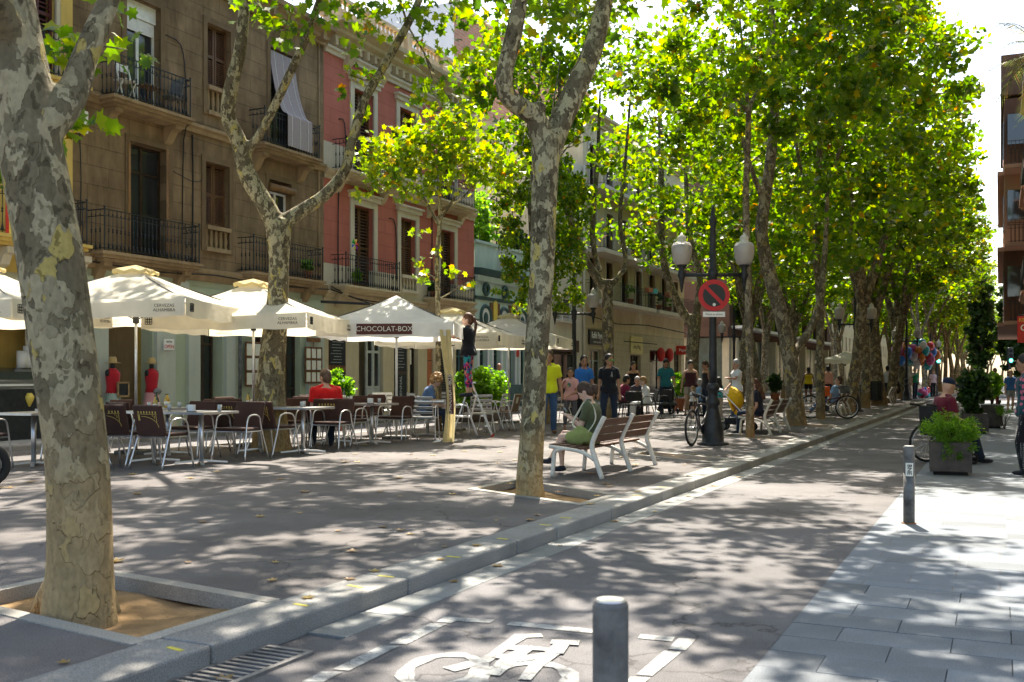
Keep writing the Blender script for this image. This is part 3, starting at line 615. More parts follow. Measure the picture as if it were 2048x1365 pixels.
# sunlit sapling in front of the red house
bs = Vector((-10.95, 19.0, 0)); TS = thing('young_plane_tree', 'thin sapling with bright yellow green leaves before the red house', 'tree', bs)
m_ = MB(); d_ = 22.0
for pts, rr in (([(878, 862), (876, 640), (874, 520), (880, 440), (878, 380)], [.07, .055, .05, .045, .03]), ([(880, 440), (900, 410), (925, 370), (950, 330)], [.035, .03, .02, .01]), ([(876, 450), (850, 400), (820, 370), (780, 340)], [.035, .03, .02, .01]), ([(878, 390), (885, 330), (890, 280)], [.03, .02, .01]), ([(879, 420), (920, 400), (975, 345), (1020, 320)], [.03, .02, .015, .01]), ([(874, 560), (850, 545), (835, 548)], [.015, .01, .006]), ([(876, 600), (910, 580), (930, 565)], [.015, .01, .006])):
    limb(m_, [D(u, v, d_)-bs for u, v in pts], rr, 7, 4)
m_.build('trunk', MT['bark_mid'], TS, True)
sps = near_leaf(TS, [(u, v, d, r*1.05, int(n*1.9)) for u, v, d, r, n in [(745, 325, 22, .35, 40), (790, 300, 21.6, .5, 70), (830, 285, 22, .5, 80), (870, 265, 22, .5, 80), (905, 285, 22, .5, 80), (940, 300, 22, .5, 70), (800, 340, 21.6, .5, 80), (850, 330, 21.5, .55, 90), (900, 335, 21.8, .5, 80), (760, 360, 21.5, .35, 34), (820, 385, 21.5, .3, 26), (870, 375, 21.5, .35, 34), (985, 320, 22, .4, 50), (1025, 330, 22, .35, 40), (960, 350, 22, .35, 40), (745, 280, 22, .3, 24), (905, 240, 22, .35, 36), (935, 232, 22, .35, 36), (850, 555, 21.6, .18, 8), (905, 545, 22, .2, 8), (840, 525, 21.6, .12, 5), (935, 570, 22, .15, 6), (875, 505, 22, .15, 5), (840, 465, 22, .15, 5), (1010, 360, 22, .3, 24), (720, 390, 21.6, .16, 10), (735, 305, 21.6, .25, 16)]], .2, 31, None)
ob('crown', leaf_mesh('crown', sps, .15, MT['leaf_sunlit'], 41, LEAF12, .5, .4), TS)
# the second row and the rest of the avenue
def lab(kind): return kind
avenue_tree(-10.9, 7.4, 301, 'plane tree at the left edge of the cafe terrace', 5.0, .22, (0, 0), 1.0, 4, leaf_mesh('crown', (lambda a: a[a[:, 2] > 8.6])(clumps(131, 95, (.6, .3, 11.6), (4.6, 4.6, 3.2), .3, 85, (.38, .78))[0]), .17, MT['leaf_plane'], 9, LEAF12, .45))
t = pix_tree('plane tree with a wide fork growing behind the walking group', G(1216, 836), 30.5, [(1218, 845, 16), (1218, 800, 13), (1216, 700, 12), (1215, 600, 11.5), (1213, 560, 12)],
  [([(1213, 585, 10), (1190, 550, 9), (1165, 510, 8.5), (1145, 450, 8), (1125, 390, 7.5), (1118, 320, 6), (1120, 150, 4)], -.6), ([(1200, 545, 6), (1188, 500, 6), (1185, 430, 6), (1195, 330, 5), (1200, 180, 3)], .6), ([(1217, 575, 7), (1240, 550, 6), (1252, 525, 5.5), (1240, 440, 5), (1250, 330, 4), (1262, 180, 3)], .8)], MT['bark_far'], .04)
crown_on(t, [(90, (0, .4, 10.2), (3.6, 3.6, 4.2), 66, (.5, .95)), (30, (0, 0, 6.2), (3.2, 3.2, 1.3), 40, (.4, .7)), (60, (-2.0, -1.8, 9.4), (2.0, 2.2, 3.2), 60, (.4, .75))], .17, MT['leaf_plane'], 261, LEAF6)
t = pix_tree('plane tree with a hooked limb beside the no parking sign', G(1382, 820), 38.5, [(1384, 832, 18), (1384, 800, 15), (1384, 720, 13.5), (1388, 660, 13), (1391, 630, 12)],
  [([(1386, 655, 10), (1362, 618, 9), (1340, 570, 8), (1327, 520, 7.5), (1322, 440, 7), (1322, 330, 6), (1318, 180, 4)], -.6), ([(1390, 640, 8), (1400, 560, 7), (1385, 500, 6), (1375, 430, 5), (1370, 300, 4)], .6)], MT['bark_far'], .045)
crown_on(t, [(90, (-.2, .4, 10.6), (3.5, 3.5, 4.4), 66, (.5, .95)), (34, (0, 0, 6.6), (3.2, 3.2, 1.3), 40, (.4, .7))], .175, MT['leaf_plane'], 281, LEAF6)
row2 = [(25.0, .10, 'thin plane tree between the cafe parasols and the walking group'), (45.5, .24, 'plane tree behind the seated diners, second in its row past the hooked one'), (52, .22, 'plane tree past the yellow topped woman on the left'), (58.5, .24, 'plane tree near the pale far parasol')]
for i, (y, r, l) in enumerate(row2): avenue_tree(-10.8+.3*math.sin(i*2), y, 310+i, l, 3.6+.6*(i % 2), r, ((-.6, .4)[i % 2], .5), 1.0 if r > .15 else .42, 4 if r > .15 else 3, zs=1 if r > .15 else .5)
row1 = [(37.2, .20, (.5, -.4), 'plane tree just before the third lamp post'), (42.0, .17, (-.2, .3), 'plane tree between the third lamp post and the litter bin'), (47.0, .31, (-.3, .2), 'stout plane tree right behind the litter bin'), (52.5, .22, (.5, .4), 'plane tree between the litter bin and the fourth lamp post'), (60.0, .34, (-.4, 0), 'thick plane tree behind the balloon bunch')]
for i, (y, r, le, l) in enumerate(row1): avenue_tree(-4.75, y, 330+i, l, 3.8+.5*(i % 2), r, le, 1.06, 4)
ORD = ['first', 'second', 'third', 'fourth', 'fifth', 'sixth', 'seventh', 'eighth', 'ninth', 'tenth', 'eleventh', 'twelfth', 'thirteenth', 'fourteenth', 'fifteenth', 'sixteenth', 'seventeenth', 'eighteenth', 'nineteenth', 'twentieth', 'last']
y = 76; i = 0
while y < 250:
    for x in (-4.7, -10.8): avenue_tree(x+rnd.uniform(-.2, .2), y+rnd.uniform(-.6, .6), 350+i, ORD[i//2]+' distant plane tree past the crossing in the '+('kerb side' if x > -6 else 'house side')+' row', 4+rnd.uniform(-.4, .6), rnd.uniform(.17, .26), (rnd.uniform(-.5, .5), rnd.uniform(-.4, .4)), 1.12, 3, zs=1.05); i += 1
    y += 7.5 if y < 130 else 11
for k, (x, y) in enumerate(((-2.4, 236), (.5, 244), (-7.6, 240), (3.2, 252), (-13.5, 246), (-2.0, 256))): avenue_tree(x, y, 450+k, ORD[k]+' of the faint plane trees closing the far end of the street', 3.6, .24, (.2, .2), 1.25, 3)
for k, (x, y) in enumerate(((-8.0, 66.0), (-13.8, 66), (-16.5, 80), (-17.5, 96))): avenue_tree(x, y, 400+int(y)+int(-x), ['plane tree in the middle of the crossing', 'plane tree at the crossing by the ochre house', 'plane tree against the dark glass shop front', 'plane tree farther along the dark glass block'][k], 4.4, .2, (.2, .2), 1.0, 3)
# ------------------------------------------------------------------ buildings
XF = -18.0
stucco('plaster_brown', (.28, .19, .108), (.36, .34, .32), .9, .35, 1.0, 1.4)
stucco('plaster_brown_dark', (.20, .135, .075), (.45, .42, .4), .7)
stucco('stone_brown', (.35, .245, .14), (.42, .4, .38), .75)
stucco('plaster_red', (.45, .145, .105), (.75, .7, .7), .5, .18, 1.0, 1.2)
stucco('plaster_cream', (.52, .42, .28), (.62, .58, .52), .6)
stucco('plaster_pale', (.56, .49, .38), (.65, .62, .58), .5)
stucco('plaster_yellow', (.60, .43, .13), (.7, .62, .5), .5)
stucco('plaster_green', (.50, .60, .56), (.6, .65, .65), .6)
stucco('plaster_beige', (.58, .52, .41), (.7, .68, .62), .45)
stucco('plaster_ochre', (.58, .48, .31), (.6, .56, .5), .6)
stucco('shop_stone', (.50, .42, .29), (.65, .6, .55), .5, .3, 1.3)
stucco('plaster_white', (.70, .71, .74), (.8, .8, .8), .3)
stucco('plaster_maroon', (.105, .06, .045), (.7, .7, .7), .4)
stucco('plaster_pink', (.42, .25, .19), (.7, .7, .7), .4)
stucco('sage_paint', (.42, .46, .34), (.7, .72, .65), .4); stucco('pale_paint', (.47, .49, .42), (.7, .72, .7), .4); stucco('tan_paint', (.54, .45, .30), (.6, .58, .52), .5)
brickmat('brick_old', (.36, .17, .11), (.27, .13, .09), (.30, .25, .2), 1, 1.0, .42, .16, .02)
brickmat('brick_orange', (.45, .17, .09), (.36, .13, .07), (.30, .2, .15), 1)
mat('wood_shutter', (.115, .052, .022), .55, .25, 8, .15, 30, stretch=(1, 1, .15)); mat('wood_light', (.22, .115, .045), .5, .25, 8, .15, 30, stretch=(1, 1, .15)); mat('wood_red', (.085, .018, .02), .55, .2, 8)
mat('wood_dark', (.05, .03, .018), .5, .25, 8, .1, 30); mat('teal_paint', (.05, .12, .13), .5, .2, 6); mat('green_trim', (.035, .085, .085), .6, .2, 6); mat('brown_tile', (.17, .07, .04), .5, .2, 12)
mat('chalkboard', (.018, .02, .02), .8, .3, 10); mat('chalk', (.45, .45, .43), .9, .2, 20); mat('paper', (.72, .69, .58), .8, .06, 5); mat('rust', (.20, .09, .035), .9, .35, 10, .2)
mat('red_sign', (.55, .03, .02), .5, .1, 8); mat('white_letters', (.82, .82, .80), .6, .03); mat('yellow_letters', (.75, .55, .10), .6, .03); mat('orange_door', (.42, .13, .05), .55, .15, 5)
mat('cable', (.02, .02, .02), .7, .1); mat('terracotta', (.38, .13, .06), .8, .2, 8); mat('shop_warm', (.22, .13, .06), .9, .3, 4); mat('shop_yellow', (.50, .33, .07), .9, .15, 4); mat('awning_cream', (.58, .52, .36), .9, .1, 4)

def wallmesh(y0, y1, z0, z1, holes, X=XF, depth=.3, sgn=1):
    "wall face with openings and their reveals; sgn +1 faces +x"
    m = MB(); hs = []
    for a, b, c, d in holes:
        a, b, c, d = max(a, y0), min(b, y1), max(c, z0), min(d, z1)
        if b-a > .01 and d-c > .01: hs.append((a, b, c, d))
    Y = sorted({y0, y1, *[h[0] for h in hs], *[h[1] for h in hs]}); Z = sorted({z0, z1, *[h[2] for h in hs], *[h[3] for h in hs]})
    for i in range(len(Y)-1):
        for j in range(len(Z)-1):
            ym, zm = (Y[i]+Y[i+1])/2, (Z[j]+Z[j+1])/2
            if any(a < ym < b and c < zm < d for a, b, c, d in hs): continue
            q = [(X, Y[i], Z[j]), (X, Y[i+1], Z[j]), (X, Y[i+1], Z[j+1]), (X, Y[i], Z[j+1])]; m.quad(*(q if sgn > 0 else q[::-1]))
    B = X-depth*sgn
    for a, b, c, d in hs:
        for p, q in (((a, c), (a, d)), ((b, d), (b, c)), ((a, d), (b, d)), ((b, c), (a, c))):
            if (p[1] == q[1] and abs(p[1]-z0) < 1e-6 and c <= z0) or (p[1] == q[1] and abs(p[1]-z1) < 1e-6): continue
            m.quad((X, p[0], p[1]), (X, q[0], q[1]), (B, q[0], q[1]), (B, p[0], p[1]))
    return m
def shell(t, y0, y1, z1, m, X=XF, deep=9, name='side_wall', z0=0):
    s = MB(); s.quad((X, y0, z0), (X, y0, z1), (X-deep, y0, z1), (X-deep, y0, z0)); s.quad((X, y1, z0), (X-deep, y1, z0), (X-deep, y1, z1), (X, y1, z1)); s.quad((X, y0, z1), (X, y1, z1), (X-deep, y1, z1), (X-deep, y0, z1))
    s.quad((X-.5, y0, z0), (X-.5, y1, z0), (X-.5, y1, z1), (X-.5, y0, z1)); s.build(name, m, t)
def mould(t, name, m, y0, y1, z, prof, X=XF):
    "moulding with the given (out, up) profile run along y"
    n = len(prof); v = [(X+a, y0, z+b) for a, b in prof]+[(X+a, y1, z+b) for a, b in prof]
    return MB().add(v, [tuple(range(n)), tuple(range(2*n-1, n-1, -1))]+[(i, n+i, n+(i+1) % n, (i+1) % n) for i in range(n)]).build(name, m, t)
COR = [(-.02, 0), (.12, 0), (.14, .08), (.26, .14), (.28, .24), (.52, .34), (.55, .46), (-.02, .5)]
STR = [(-.02, 0), (.07, 0), (.09, .08), (.16, .13), (.16, .2), (-.02, .23)]
_SL = {}
def slat(w, m):
    k = (round(w, 2), m.name)
    if k not in _SL: _SL[k] = MB().box((0, 0, 0), (.012, w, .052), M=Matrix.Rotation(R(-38), 3, 'Y')).mesh('slat', m)
    return _SL[k]
def shutter(t, ya, yb, za, zb, X, m, n=26, hinge=None, ang=0):
    "one louvred leaf"
    w, h = yb-ya, zb-za; f = MB(); s = .06
    for y in (-w/2+s/2, w/2-s/2): f.box((0, y, h/2), (.045, s, h))
    for z in (s/2+.02, h*.5, h-s/2): f.box((.001, 0, z), (.04, w-2*s, s*1.3))
    o = f.build('shutter', m, t, loc=(X, (ya+yb)/2, za))
    if hinge is not None:
        o.location = (X+math.sin(ang)*w/2*(1), hinge+math.cos(ang)*w/2*(1 if hinge <= ya+.01 else -1), za); o.rotation_euler = (0, 0, -ang if hinge <= ya+.01 else ang)
    me = slat(w-2*s, m)
    for k in range(n):
        z = .1+(h-.2)*(k+.5)/n
        if abs(z-h*.5) > .05: ob('slat', me, o, (0, 0, z))
    return o
def glazed(t, ya, yb, za, zb, X, fm, cols=2, rows=(1.0,), gm=None, fw=.055, name='window'):
    f = MB(); w, h = yb-ya, zb-za
    o = ob(name, None); o.parent = t
    ycs = [ya+w*k/cols for k in range(cols+1)]; zcs = [za]; tot = sum(rows)
    for r_ in rows: zcs.append(zcs[-1]+h*r_/tot)
    for i, y in enumerate(ycs): f.box((X, y+(fw/2 if i == 0 else -fw/2 if i == cols else 0), (za+zb)/2), (.06, fw*(1 if i in (0, cols) else 1.5), h))
    for i, z in enumerate(zcs): f.box((X+.002, (ya+yb)/2, z+(fw/2 if i == 0 else -fw/2 if i == len(rows) else 0)), (.05, w-.01, fw))
    me = f.mesh(name, fm); o2 = ob(name, me, t); bpy.data.objects.remove(o)
    for i in range(cols):
        for j in range(len(rows)): MB().box((X-.012, (ycs[i]+ycs[i+1])/2, (zcs[j]+zcs[j+1])/2), (.008, ycs[i+1]-ycs[i]-.03, zcs[j+1]-zcs[j]-.03)).build('pane', gm or MT['window_glass'], o2)
    return o2
_bal = {}
def baluster_mesh(h, m, fancy):
    k = (h, m.name, fancy)
    if k not in _bal:
        b = MB().tube([(0, 0, 0), (0, 0, h)], .0085, 5)
        if fancy: b.lathe([(.01, h*.5-.05), (.024, h*.5-.03), (.014, h*.5), (.024, h*.5+.03), (.01, h*.5+.05)], 6); b.lathe([(.01, .05), (.028, .08), (.02, .13), (.01, .19)], 6); b.lathe([(.008, h-.13), (.018, h-.1), (.008, h-.07)], 6)
        _bal[k] = b.mesh('baluster', m, True)
    return _bal[k]
def railing(t, y0, y1, zf, x0, x1, h=.9, gap=.115, m=None, fancy=True):
    "iron railing: front at x1, returns from the wall x0"
    m = m or MT['black_iron']; f = MB(); c = [(x0, y0), (x1, y0), (x1, y1), (x0, y1)]
    for z, w in ((zf+h, .035), (zf+h-.14, .018), (zf+.06, .022)):
        for (a, b), (c_, d) in zip(c[:-1], c[1:]): f.bar((a, b, z), (c_, d, z), w, .018)
    for a, b in c[1:3]: f.tube([(a, b, zf), (a, b, zf+h+.03)], .016, 6); f.ell((a, b, zf+h+.05), .028, 6, 5)
    o = f.build('balcony_railing', m, t); me = baluster_mesh(h, m, fancy)
    n = int((y1-y0)/gap)
    for k in range(1, n): ob('baluster', me, o, (x1, y0+(y1-y0)*k/n, zf))
    ns = max(2, int(abs(x1-x0)/gap))
    for k in range(1, ns):
        for y in (y0, y1): ob('baluster', me, o, (x0+(x1-x0)*k/ns, y, zf))
    return o
def balcony(t, yc, w, zf, m, proj=.52, X=XF, brackets=True, h=.9, gap=.115, fancy=True):
    s = MB(); y0, y1 = yc-w/2, yc+w/2; sg = 1 if proj > 0 else -1; p = abs(proj)
    for a, b, e in ((-.03, -.10, .05), (-.10, -.17, -.01), (-.17, -.24, -.10)):
        s.box((X+sg*(p+e)/2, yc, zf+(a+b)/2), (p+e+.03, w+2*e, abs(a-b)))
    o = s.build('balcony_slab', m, t)
    if brackets:
        for y in (y0+.28, y1-.28):
            prof = [(0, -.24), (p*.8, -.24), (p*.78, -.33), (p*.5, -.38), (p*.33, -.52), (p*.2, -.62), (0, -.7)]
            v = [(X+sg*(a-.02), y-.11, zf+b) for a, b in prof]+[(X+sg*(a-.02), y+.11, zf+b) for a, b in prof]; n = len(prof)
            MB().add(v, [tuple(range(n)), tuple(range(2*n-1, n-1, -1))]+[(i, n+i, n+(i+1) % n, (i+1) % n) for i in range(n)]).build('bracket', m, o)
    railing(t, y0+.05, y1-.05, zf-.03, X, X+proj, h, gap, None, fancy)
def stone_balustrade(t, ya, yb, za, zb, m, X=XF, n=5):
    b = MB().box((X-.02, (ya+yb)/2, zb-.05), (.24, yb-ya, .1)).box((X-.02, (ya+yb)/2, za+.05), (.2, yb-ya, .1)).box((X-.18, (ya+yb)/2, (za+zb)/2), (.03, yb-ya, zb-za-.2)); o = b.build('balustrade_panel', m, t); h = zb-za-.2
    me = MB().lathe([(.05, 0), (.05, .04), (.032, .07), (.06, h*.42), (.035, h*.78), (.05, h-.04), (.05, h)], 8).mesh('stone_baluster', m, True)
    for k in range(n): ob('stone_baluster', me, o, (X-.04, ya+(yb-ya)*(k+.5)/n, za+.1))
def surround(t, a, b, c, d, m, w=.17, X=XF, p=.05, head=.0, sill=False):
    s = MB(); s.box((X+p/2-.01, a-w/2, (c+d)/2), (p+.02, w, d-c)); s.box((X+p/2-.01, b+w/2, (c+d)/2), (p+.02, w, d-c)); s.box((X+p/2-.01, (a+b)/2, d+w/2), (p+.02, b-a+2*w, w))
    if head: s.box((X+p, (a+b)/2, d+w+head/2), (2*p+.06, b-a+2*w+.14, head)); s.box((X+p*1.6, (a+b)/2, d+w+head+.03), (3.2*p+.08, b-a+2*w+.24, .06))
    return s.build('window_surround', m, t)
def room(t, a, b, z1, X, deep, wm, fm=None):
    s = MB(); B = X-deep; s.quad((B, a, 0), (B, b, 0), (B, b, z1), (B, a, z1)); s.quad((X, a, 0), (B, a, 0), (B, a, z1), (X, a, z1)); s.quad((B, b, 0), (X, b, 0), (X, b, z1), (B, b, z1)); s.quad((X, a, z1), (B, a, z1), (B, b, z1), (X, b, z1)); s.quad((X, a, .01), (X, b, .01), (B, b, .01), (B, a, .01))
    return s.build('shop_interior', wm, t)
def cable_run(t, pts, r=.014, m=None): MB().tube(smooth_line(pts, [r]*len(pts), 3)[0], r, 5).build('cable', m or MT['cable'], t, True)

# --- brown house
HB = thing('brown_house', 'soot stained brown plaster house with iron balconies and louvred shutters', 'house', (0, 0, 0))
b0, b1 = 15.8, 24.82
hol = [(17.3, 18.35, 7.45, 9.97), (19.93, 20.8, 7.85, 10.15), (22.4, 23.5, 7.45, 10.25), (17.4, 18.6, 4.0, 6.65), (19.87, 20.75, 4.4, 6.65), (22.34, 23.3, 4.0, 6.63)]
wallmesh(b0, b1, 3.7, 11.0, hol).build('wall', MT['plaster_brown'], HB); shell(HB, b0, b1, 11.4, MT['plaster_brown_dark'])
ghol = [(16.75, 18.1, 0, 2.75), (19.64, 20.5, 0, 2.7), (21.75, 22.2, 0, 2.8), (22.95, 23.75, 0, 2.7)]
wallmesh(b0, b1, 0, 3.7, ghol, depth=.35).build('ground_floor_wall', MT['sage_paint'], HB)
for a, b_, z in ((b0, 16.7, 2.95), (18.15, 18.75, 2.95), (19.2, 19.6, 2.95), (20.55, 20.9, 2.95), (22.6, 22.92, 2.95), (24.0, 24.75, 2.95)):
    MB().box((XF+.05, (a+b_)/2, z/2+.3), (.11, b_-a, z-.6)).build('pilaster', MT['pale_paint'], HB); MB().box((XF+.07, (a+b_)/2, .15), (.15, b_-a+.04, .3)).build('pilaster_base', MT['plaster_pale'], HB)
mould(HB, 'cornice', MT['stone_brown'], b0, b1, 10.95, COR); mould(HB, 'string_course', MT['stone_brown'], b0, b1, 7.27, STR); mould(HB, 'string_course', MT['stone_brown'], b0, b1, 3.62, [(-.02, 0), (.1, 0), (.16, .12), (.2, .2), (.2, .3), (-.02, .34)])
mould(HB, 'fascia', MT['sage_paint'], b0, b1, 2.95, [(-.02, 0), (.06, 0), (.06, .5), (-.02, .5)])
for y in np.arange(b0+.4, b1, .75): MB().box((XF+.18, y, 11.12), (.36, .16, .22)).build('modillion', MT['stone_brown'], HB)
for yc, w in ((17.65, 2.4), (22.75, 2.5)): balcony(HB, yc, w, 7.45, MT['stone_brown'])
for yc, w in ((17.65, 3.0), (22.6, 3.1)): balcony(HB, yc, w, 4.0, MT['stone_brown'])
for a, b_, c_, d_ in hol: surround(HB, a, b_, c_ if d_-c_ > 2.4 else c_, d_, MT['plaster_brown_dark'], .14, p=.035)
stone_balustrade(HB, 19.93, 20.8, 7.85, 8.58, MT['stone_brown']); stone_balustrade(HB, 19.87, 20.75, 4.4, 5.05, MT['stone_brown'])
for a, b_, c_, d_ in ((19.93, 20.8, 8.6, 10.15), (19.87, 20.75, 5.07, 6.65)):
    m = (a+b_)/2; shutter(HB, a+.01, m-.01, c_, d_, XF-.16, MT['wood_shutter'], 27); shutter(HB, m+.01, b_-.01, c_, d_, XF-.16, MT['wood_shutter'], 27)
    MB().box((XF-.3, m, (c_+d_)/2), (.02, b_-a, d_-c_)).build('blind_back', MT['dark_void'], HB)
glazed(HB, 17.3, 18.35, 7.45, 9.6, XF-.22, MT['white_paint'], 2, (1,)); MB().box((XF-.2, 17.825, 9.78), (.14, 1.04, .37)).build('roller_box', MT['white_paint'], HB)
rl = MB()
for k in range(6): rl.box((XF-.17, 17.825, 9.55-k*.05), (.02, .98, .044))
stuff(rl.build('roller_blind', MT['white_paint'], HB))
glazed(HB, 17.4, 18.6, 4.0, 6.65, XF-.28, MT['wood_dark'], 2, (2.2, .7)); shutter(HB, 18.02, 18.6, 4.02, 6.6, XF+.02, MT['wood_light'], 30, 18.6, R(42)); MB().box((XF+.03, 17.36, 5.3), (.05, .07, 2.56)).build('folded_shutter', MT['wood_light'], HB)
glazed(HB, 22.4, 23.5, 7.45, 10.25, XF-.28, MT['wood_dark'], 2, (2.2, .6)); glazed(HB, 22.34, 23.3, 4.0, 6.35, XF-.2, MT['white_paint'], 2, (1.6, 1))
MB().tube([(XF+.08, 22.3, 6.42), (XF+.08, 23.36, 6.42)], .1, 10).build('rolled_blind', MT['wood_light'], HB, True)
# slatted sun blind thrown over the railing
mat('blind_mauve', (.34, .29, .29), .85, .12, 30); bl = ob('sun_blind', None); bpy.data.objects.remove(bl)
pts = [(XF-.03, 10.2), (XF+.06, 9.6), (XF+.2, 9.0), (XF+.4, 8.5), (XF+.58, 8.36), (XF+.6, 8.2), (XF+.6, 7.5)]; P_, _ = smooth_line([(a, 0, b) for a, b in pts], [1]*len(pts), 9); sm = MB()
for i in range(len(P_)-1):
    a, b_ = P_[i], P_[i+1]; ya = 22.42; yb = 23.5; k = (b_-a).normalized(); e = a.lerp(b_, .93); sm.add([(a.x, ya, a.z), (a.x, yb, a.z), (e.x, yb, e.z), (e.x, ya, e.z), (a.x-.006, ya, a.z-.004), (a.x-.006, yb, a.z-.004), (e.x-.006, yb, e.z-.004), (e.x-.006, ya, e.z-.004)], [(0, 1, 2, 3), (7, 6, 5, 4), (0, 3, 7, 4), (1, 5, 6, 2)])
bo = sm.build('sun_blind', MT['blind_mauve'], HB); stuff(bo)
for y in (22.6, 22.96, 23.32): MB().tube([(p.x+.006, y, p.z) for p in P_], .006, 4).build('blind_cord', MT['white_paint'], HB)
cable_run(HB, [(XF+.03, 18.5, 9.4), (XF+.03, 19.0, 9.3), (XF+.03, 19.15, 8.6), (XF+.03, 19.15, 7.6), (XF+.2, 19.15, 7.4), (XF+.03, 19.1, 7.0), (XF+.03, 19.05, 4.0)]); cable_run(HB, [(XF+.03, 19.4, 7.2), (XF+.03, 19.42, 6.0), (XF+.03, 19.4, 4.2)], .02); cable_run(HB, [(XF+.02, 24.6, 11), (XF+.02, 24.6, 3.7)], .03, MT['stone_brown'])
cable_run(HB, [(XF+.02, 18.7, 6.2), (XF+.05, 19.4, 6.05), (XF+.03, 19.75, 6.15)], .01); cable_run(HB, [(XF+.22, 15.8, 3.75), (XF+.3, 18, 3.68), (XF+.26, 20, 3.78), (XF+.3, 22, 3.7), (XF+.24, 24.8, 3.8)], .018); cable_run(HB, [(XF+.03, 15.95, 6.9), (XF+.04, 16.0, 5.5), (XF+.03, 15.97, 4)], .012)
MB().box((XF+.08, 15.95, 6.75), (.14, .3, .48)).build('meter_box', MT['white_paint'], HB, bevel=.01); MB().box((XF+.1, 19.0, 3.35), (.16, .28, .4)).build('meter_box', MT['pale_paint'], HB, bevel=.01)
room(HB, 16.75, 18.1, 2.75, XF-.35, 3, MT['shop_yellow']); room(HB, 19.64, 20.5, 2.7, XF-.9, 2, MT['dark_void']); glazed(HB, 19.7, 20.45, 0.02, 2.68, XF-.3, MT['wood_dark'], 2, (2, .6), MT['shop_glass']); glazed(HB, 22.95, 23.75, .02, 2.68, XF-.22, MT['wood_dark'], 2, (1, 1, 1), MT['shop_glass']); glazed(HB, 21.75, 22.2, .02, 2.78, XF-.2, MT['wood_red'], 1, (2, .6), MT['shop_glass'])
sh = MB()
for z in (.5, .95, 1.4): sh.box((XF-2.2, 17.6, z), (.5, .9, .03))
for s in (-.45, .45): sh.tube([(XF-1.95, 17.6+s, 0), (XF-1.95, 17.6+s, 1.7)], .015, 6)
sh.build('shop_rack', MT['black_paint'], HB)
MB().tube([(XF+.2, 20.95, 0), (XF+.2, 20.95, 2.9)], .045, 8).build('drainpipe', MT['steel_grey'], HB, True)
MB().tube([(XF+.16, 24.5, 3.42), (XF+1.4, 25.2, 3.36)], .04, 6).build('lamp_arm', MT['black_iron'], HB)

# --- red house
HR = thing('red_house', 'red plaster house with cream cornices and iron balconies', 'house', (0, 0, 0))
r0, r1 = 24.86, 34.42
rh = [(26.4, 27.5, 4.0, 6.55), (29.12, 30.1, 4.05, 6.55), (31.8, 32.85, 4.0, 6.5), (26.4, 27.5, 7.45, 10.15), (29.05, 30.1, 7.8, 10.2), (31.8, 32.85, 7.45, 10.15)]
for z0, z1, m, n in ((3.7, 4.61, 'plaster_pale', 'dado_wall'), (4.61, 7.38, 'plaster_red', 'wall'), (7.38, 8.22, 'plaster_pale', 'dado_wall'), (8.22, 10.9, 'plaster_red', 'wall'), (10.9, 12.4, 'plaster_cream', 'frieze')): wallmesh(r0, r1, z0, z1, rh).build(n, MT[m], HR)
shell(HR, r0, r1, 11.6, MT['plaster_cream'])
mould(HR, 'cornice', MT['plaster_cream'], r0, r1, 11.35, [(a*1.25, b) for a, b in COR]); mould(HR, 'string_course', MT['plaster_pale'], r0, r1, 10.85, STR); mould(HR, 'string_course', MT['plaster_cream'], r0, r1, 7.12, [(-.02, 0), (.05, 0), (.05, .12), (.14, .18), (.18, .28), (-.02, .32)]); mould(HR, 'string_course', MT['plaster_cream'], r0, r1, 3.6, STR)
for y in np.arange(r0+.35, r1-.2, .42): MB().box((XF+.12, y, 11.22), (.24, .14, .24)).build('modillion', MT['plaster_cream'], HR)
for y in (26.0, 27.9, 31.4, 33.2): MB().prism([(0, 0), (.34, 0), (.3, -.2), (.16, -.42), (0, -.6)], -.14, .14, Matrix(((1, 0, 0), (0, 0, -1), (0, 1, 0))), (XF, y, 11.15)).build('scroll_bracket', MT['plaster_cream'], HR)
for y in np.arange(r0+.1, r1-.1, .16): MB().box((XF+.03, y, 7.2), (.06, .07, .1)).build('dentil', MT['plaster_cream'], HR)
stuffp = MB().box((XF-.05, (r0+r1)/2, 12.68), (.24, r1-r0, .12)).box((XF-.05, (r0+r1)/2, 11.98), (.22, r1-r0, .14)); ro = stuffp.build('roof_balustrade', MT['plaster_cream'], HR)
me = MB().lathe([(.06, 0), (.035, .07), (.075, .25), (.04, .46), (.06, .57)], 7).mesh('stone_baluster', MT['plaster_cream'], True)
for y in np.arange(r0+.2, r1-.1, .24):
    if int(y*4) % 12: ob('stone_baluster', me, ro, (XF-.05, y, 12.05))
for y in (r0+.1, 27.3, 29.6, 32.0, r1-.1): MB().box((XF-.05, y, 12.4), (.3, .3, .75)).build('roof_pier', MT['plaster_cream'], HR)
for yc, w, z in ((26.75, 3.1, 4.0), (32.1, 2.9, 4.0), (26.75, 3.0, 7.45), (32.1, 2.8, 7.45)): balcony(HR, yc, w, z, MT['plaster_cream'], gap=.12)
for a, b_, c_, d_ in rh:
    surround(HR, a, b_, c_ if c_ > 5 or d_ > 7 else c_, d_, MT['plaster_pale'], .2, head=.14); m = (a+b_)/2; cc = c_+.02 if abs(m-29.6) > .2 else c_+.6
    for p, q in ((a+.01, m-.01), (m+.01, b_-.01)): shutter(HR, p, q, cc, d_, XF-.18, MT['wood_shutter'], 24)
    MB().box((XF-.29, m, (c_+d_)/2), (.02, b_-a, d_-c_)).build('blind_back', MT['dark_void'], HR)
stone_balustrade(HR, 29.12, 30.1, 4.05, 4.64, MT['plaster_pale']); stone_balustrade(HR, 29.05, 30.1, 7.8, 8.4, MT['plaster_pale'])
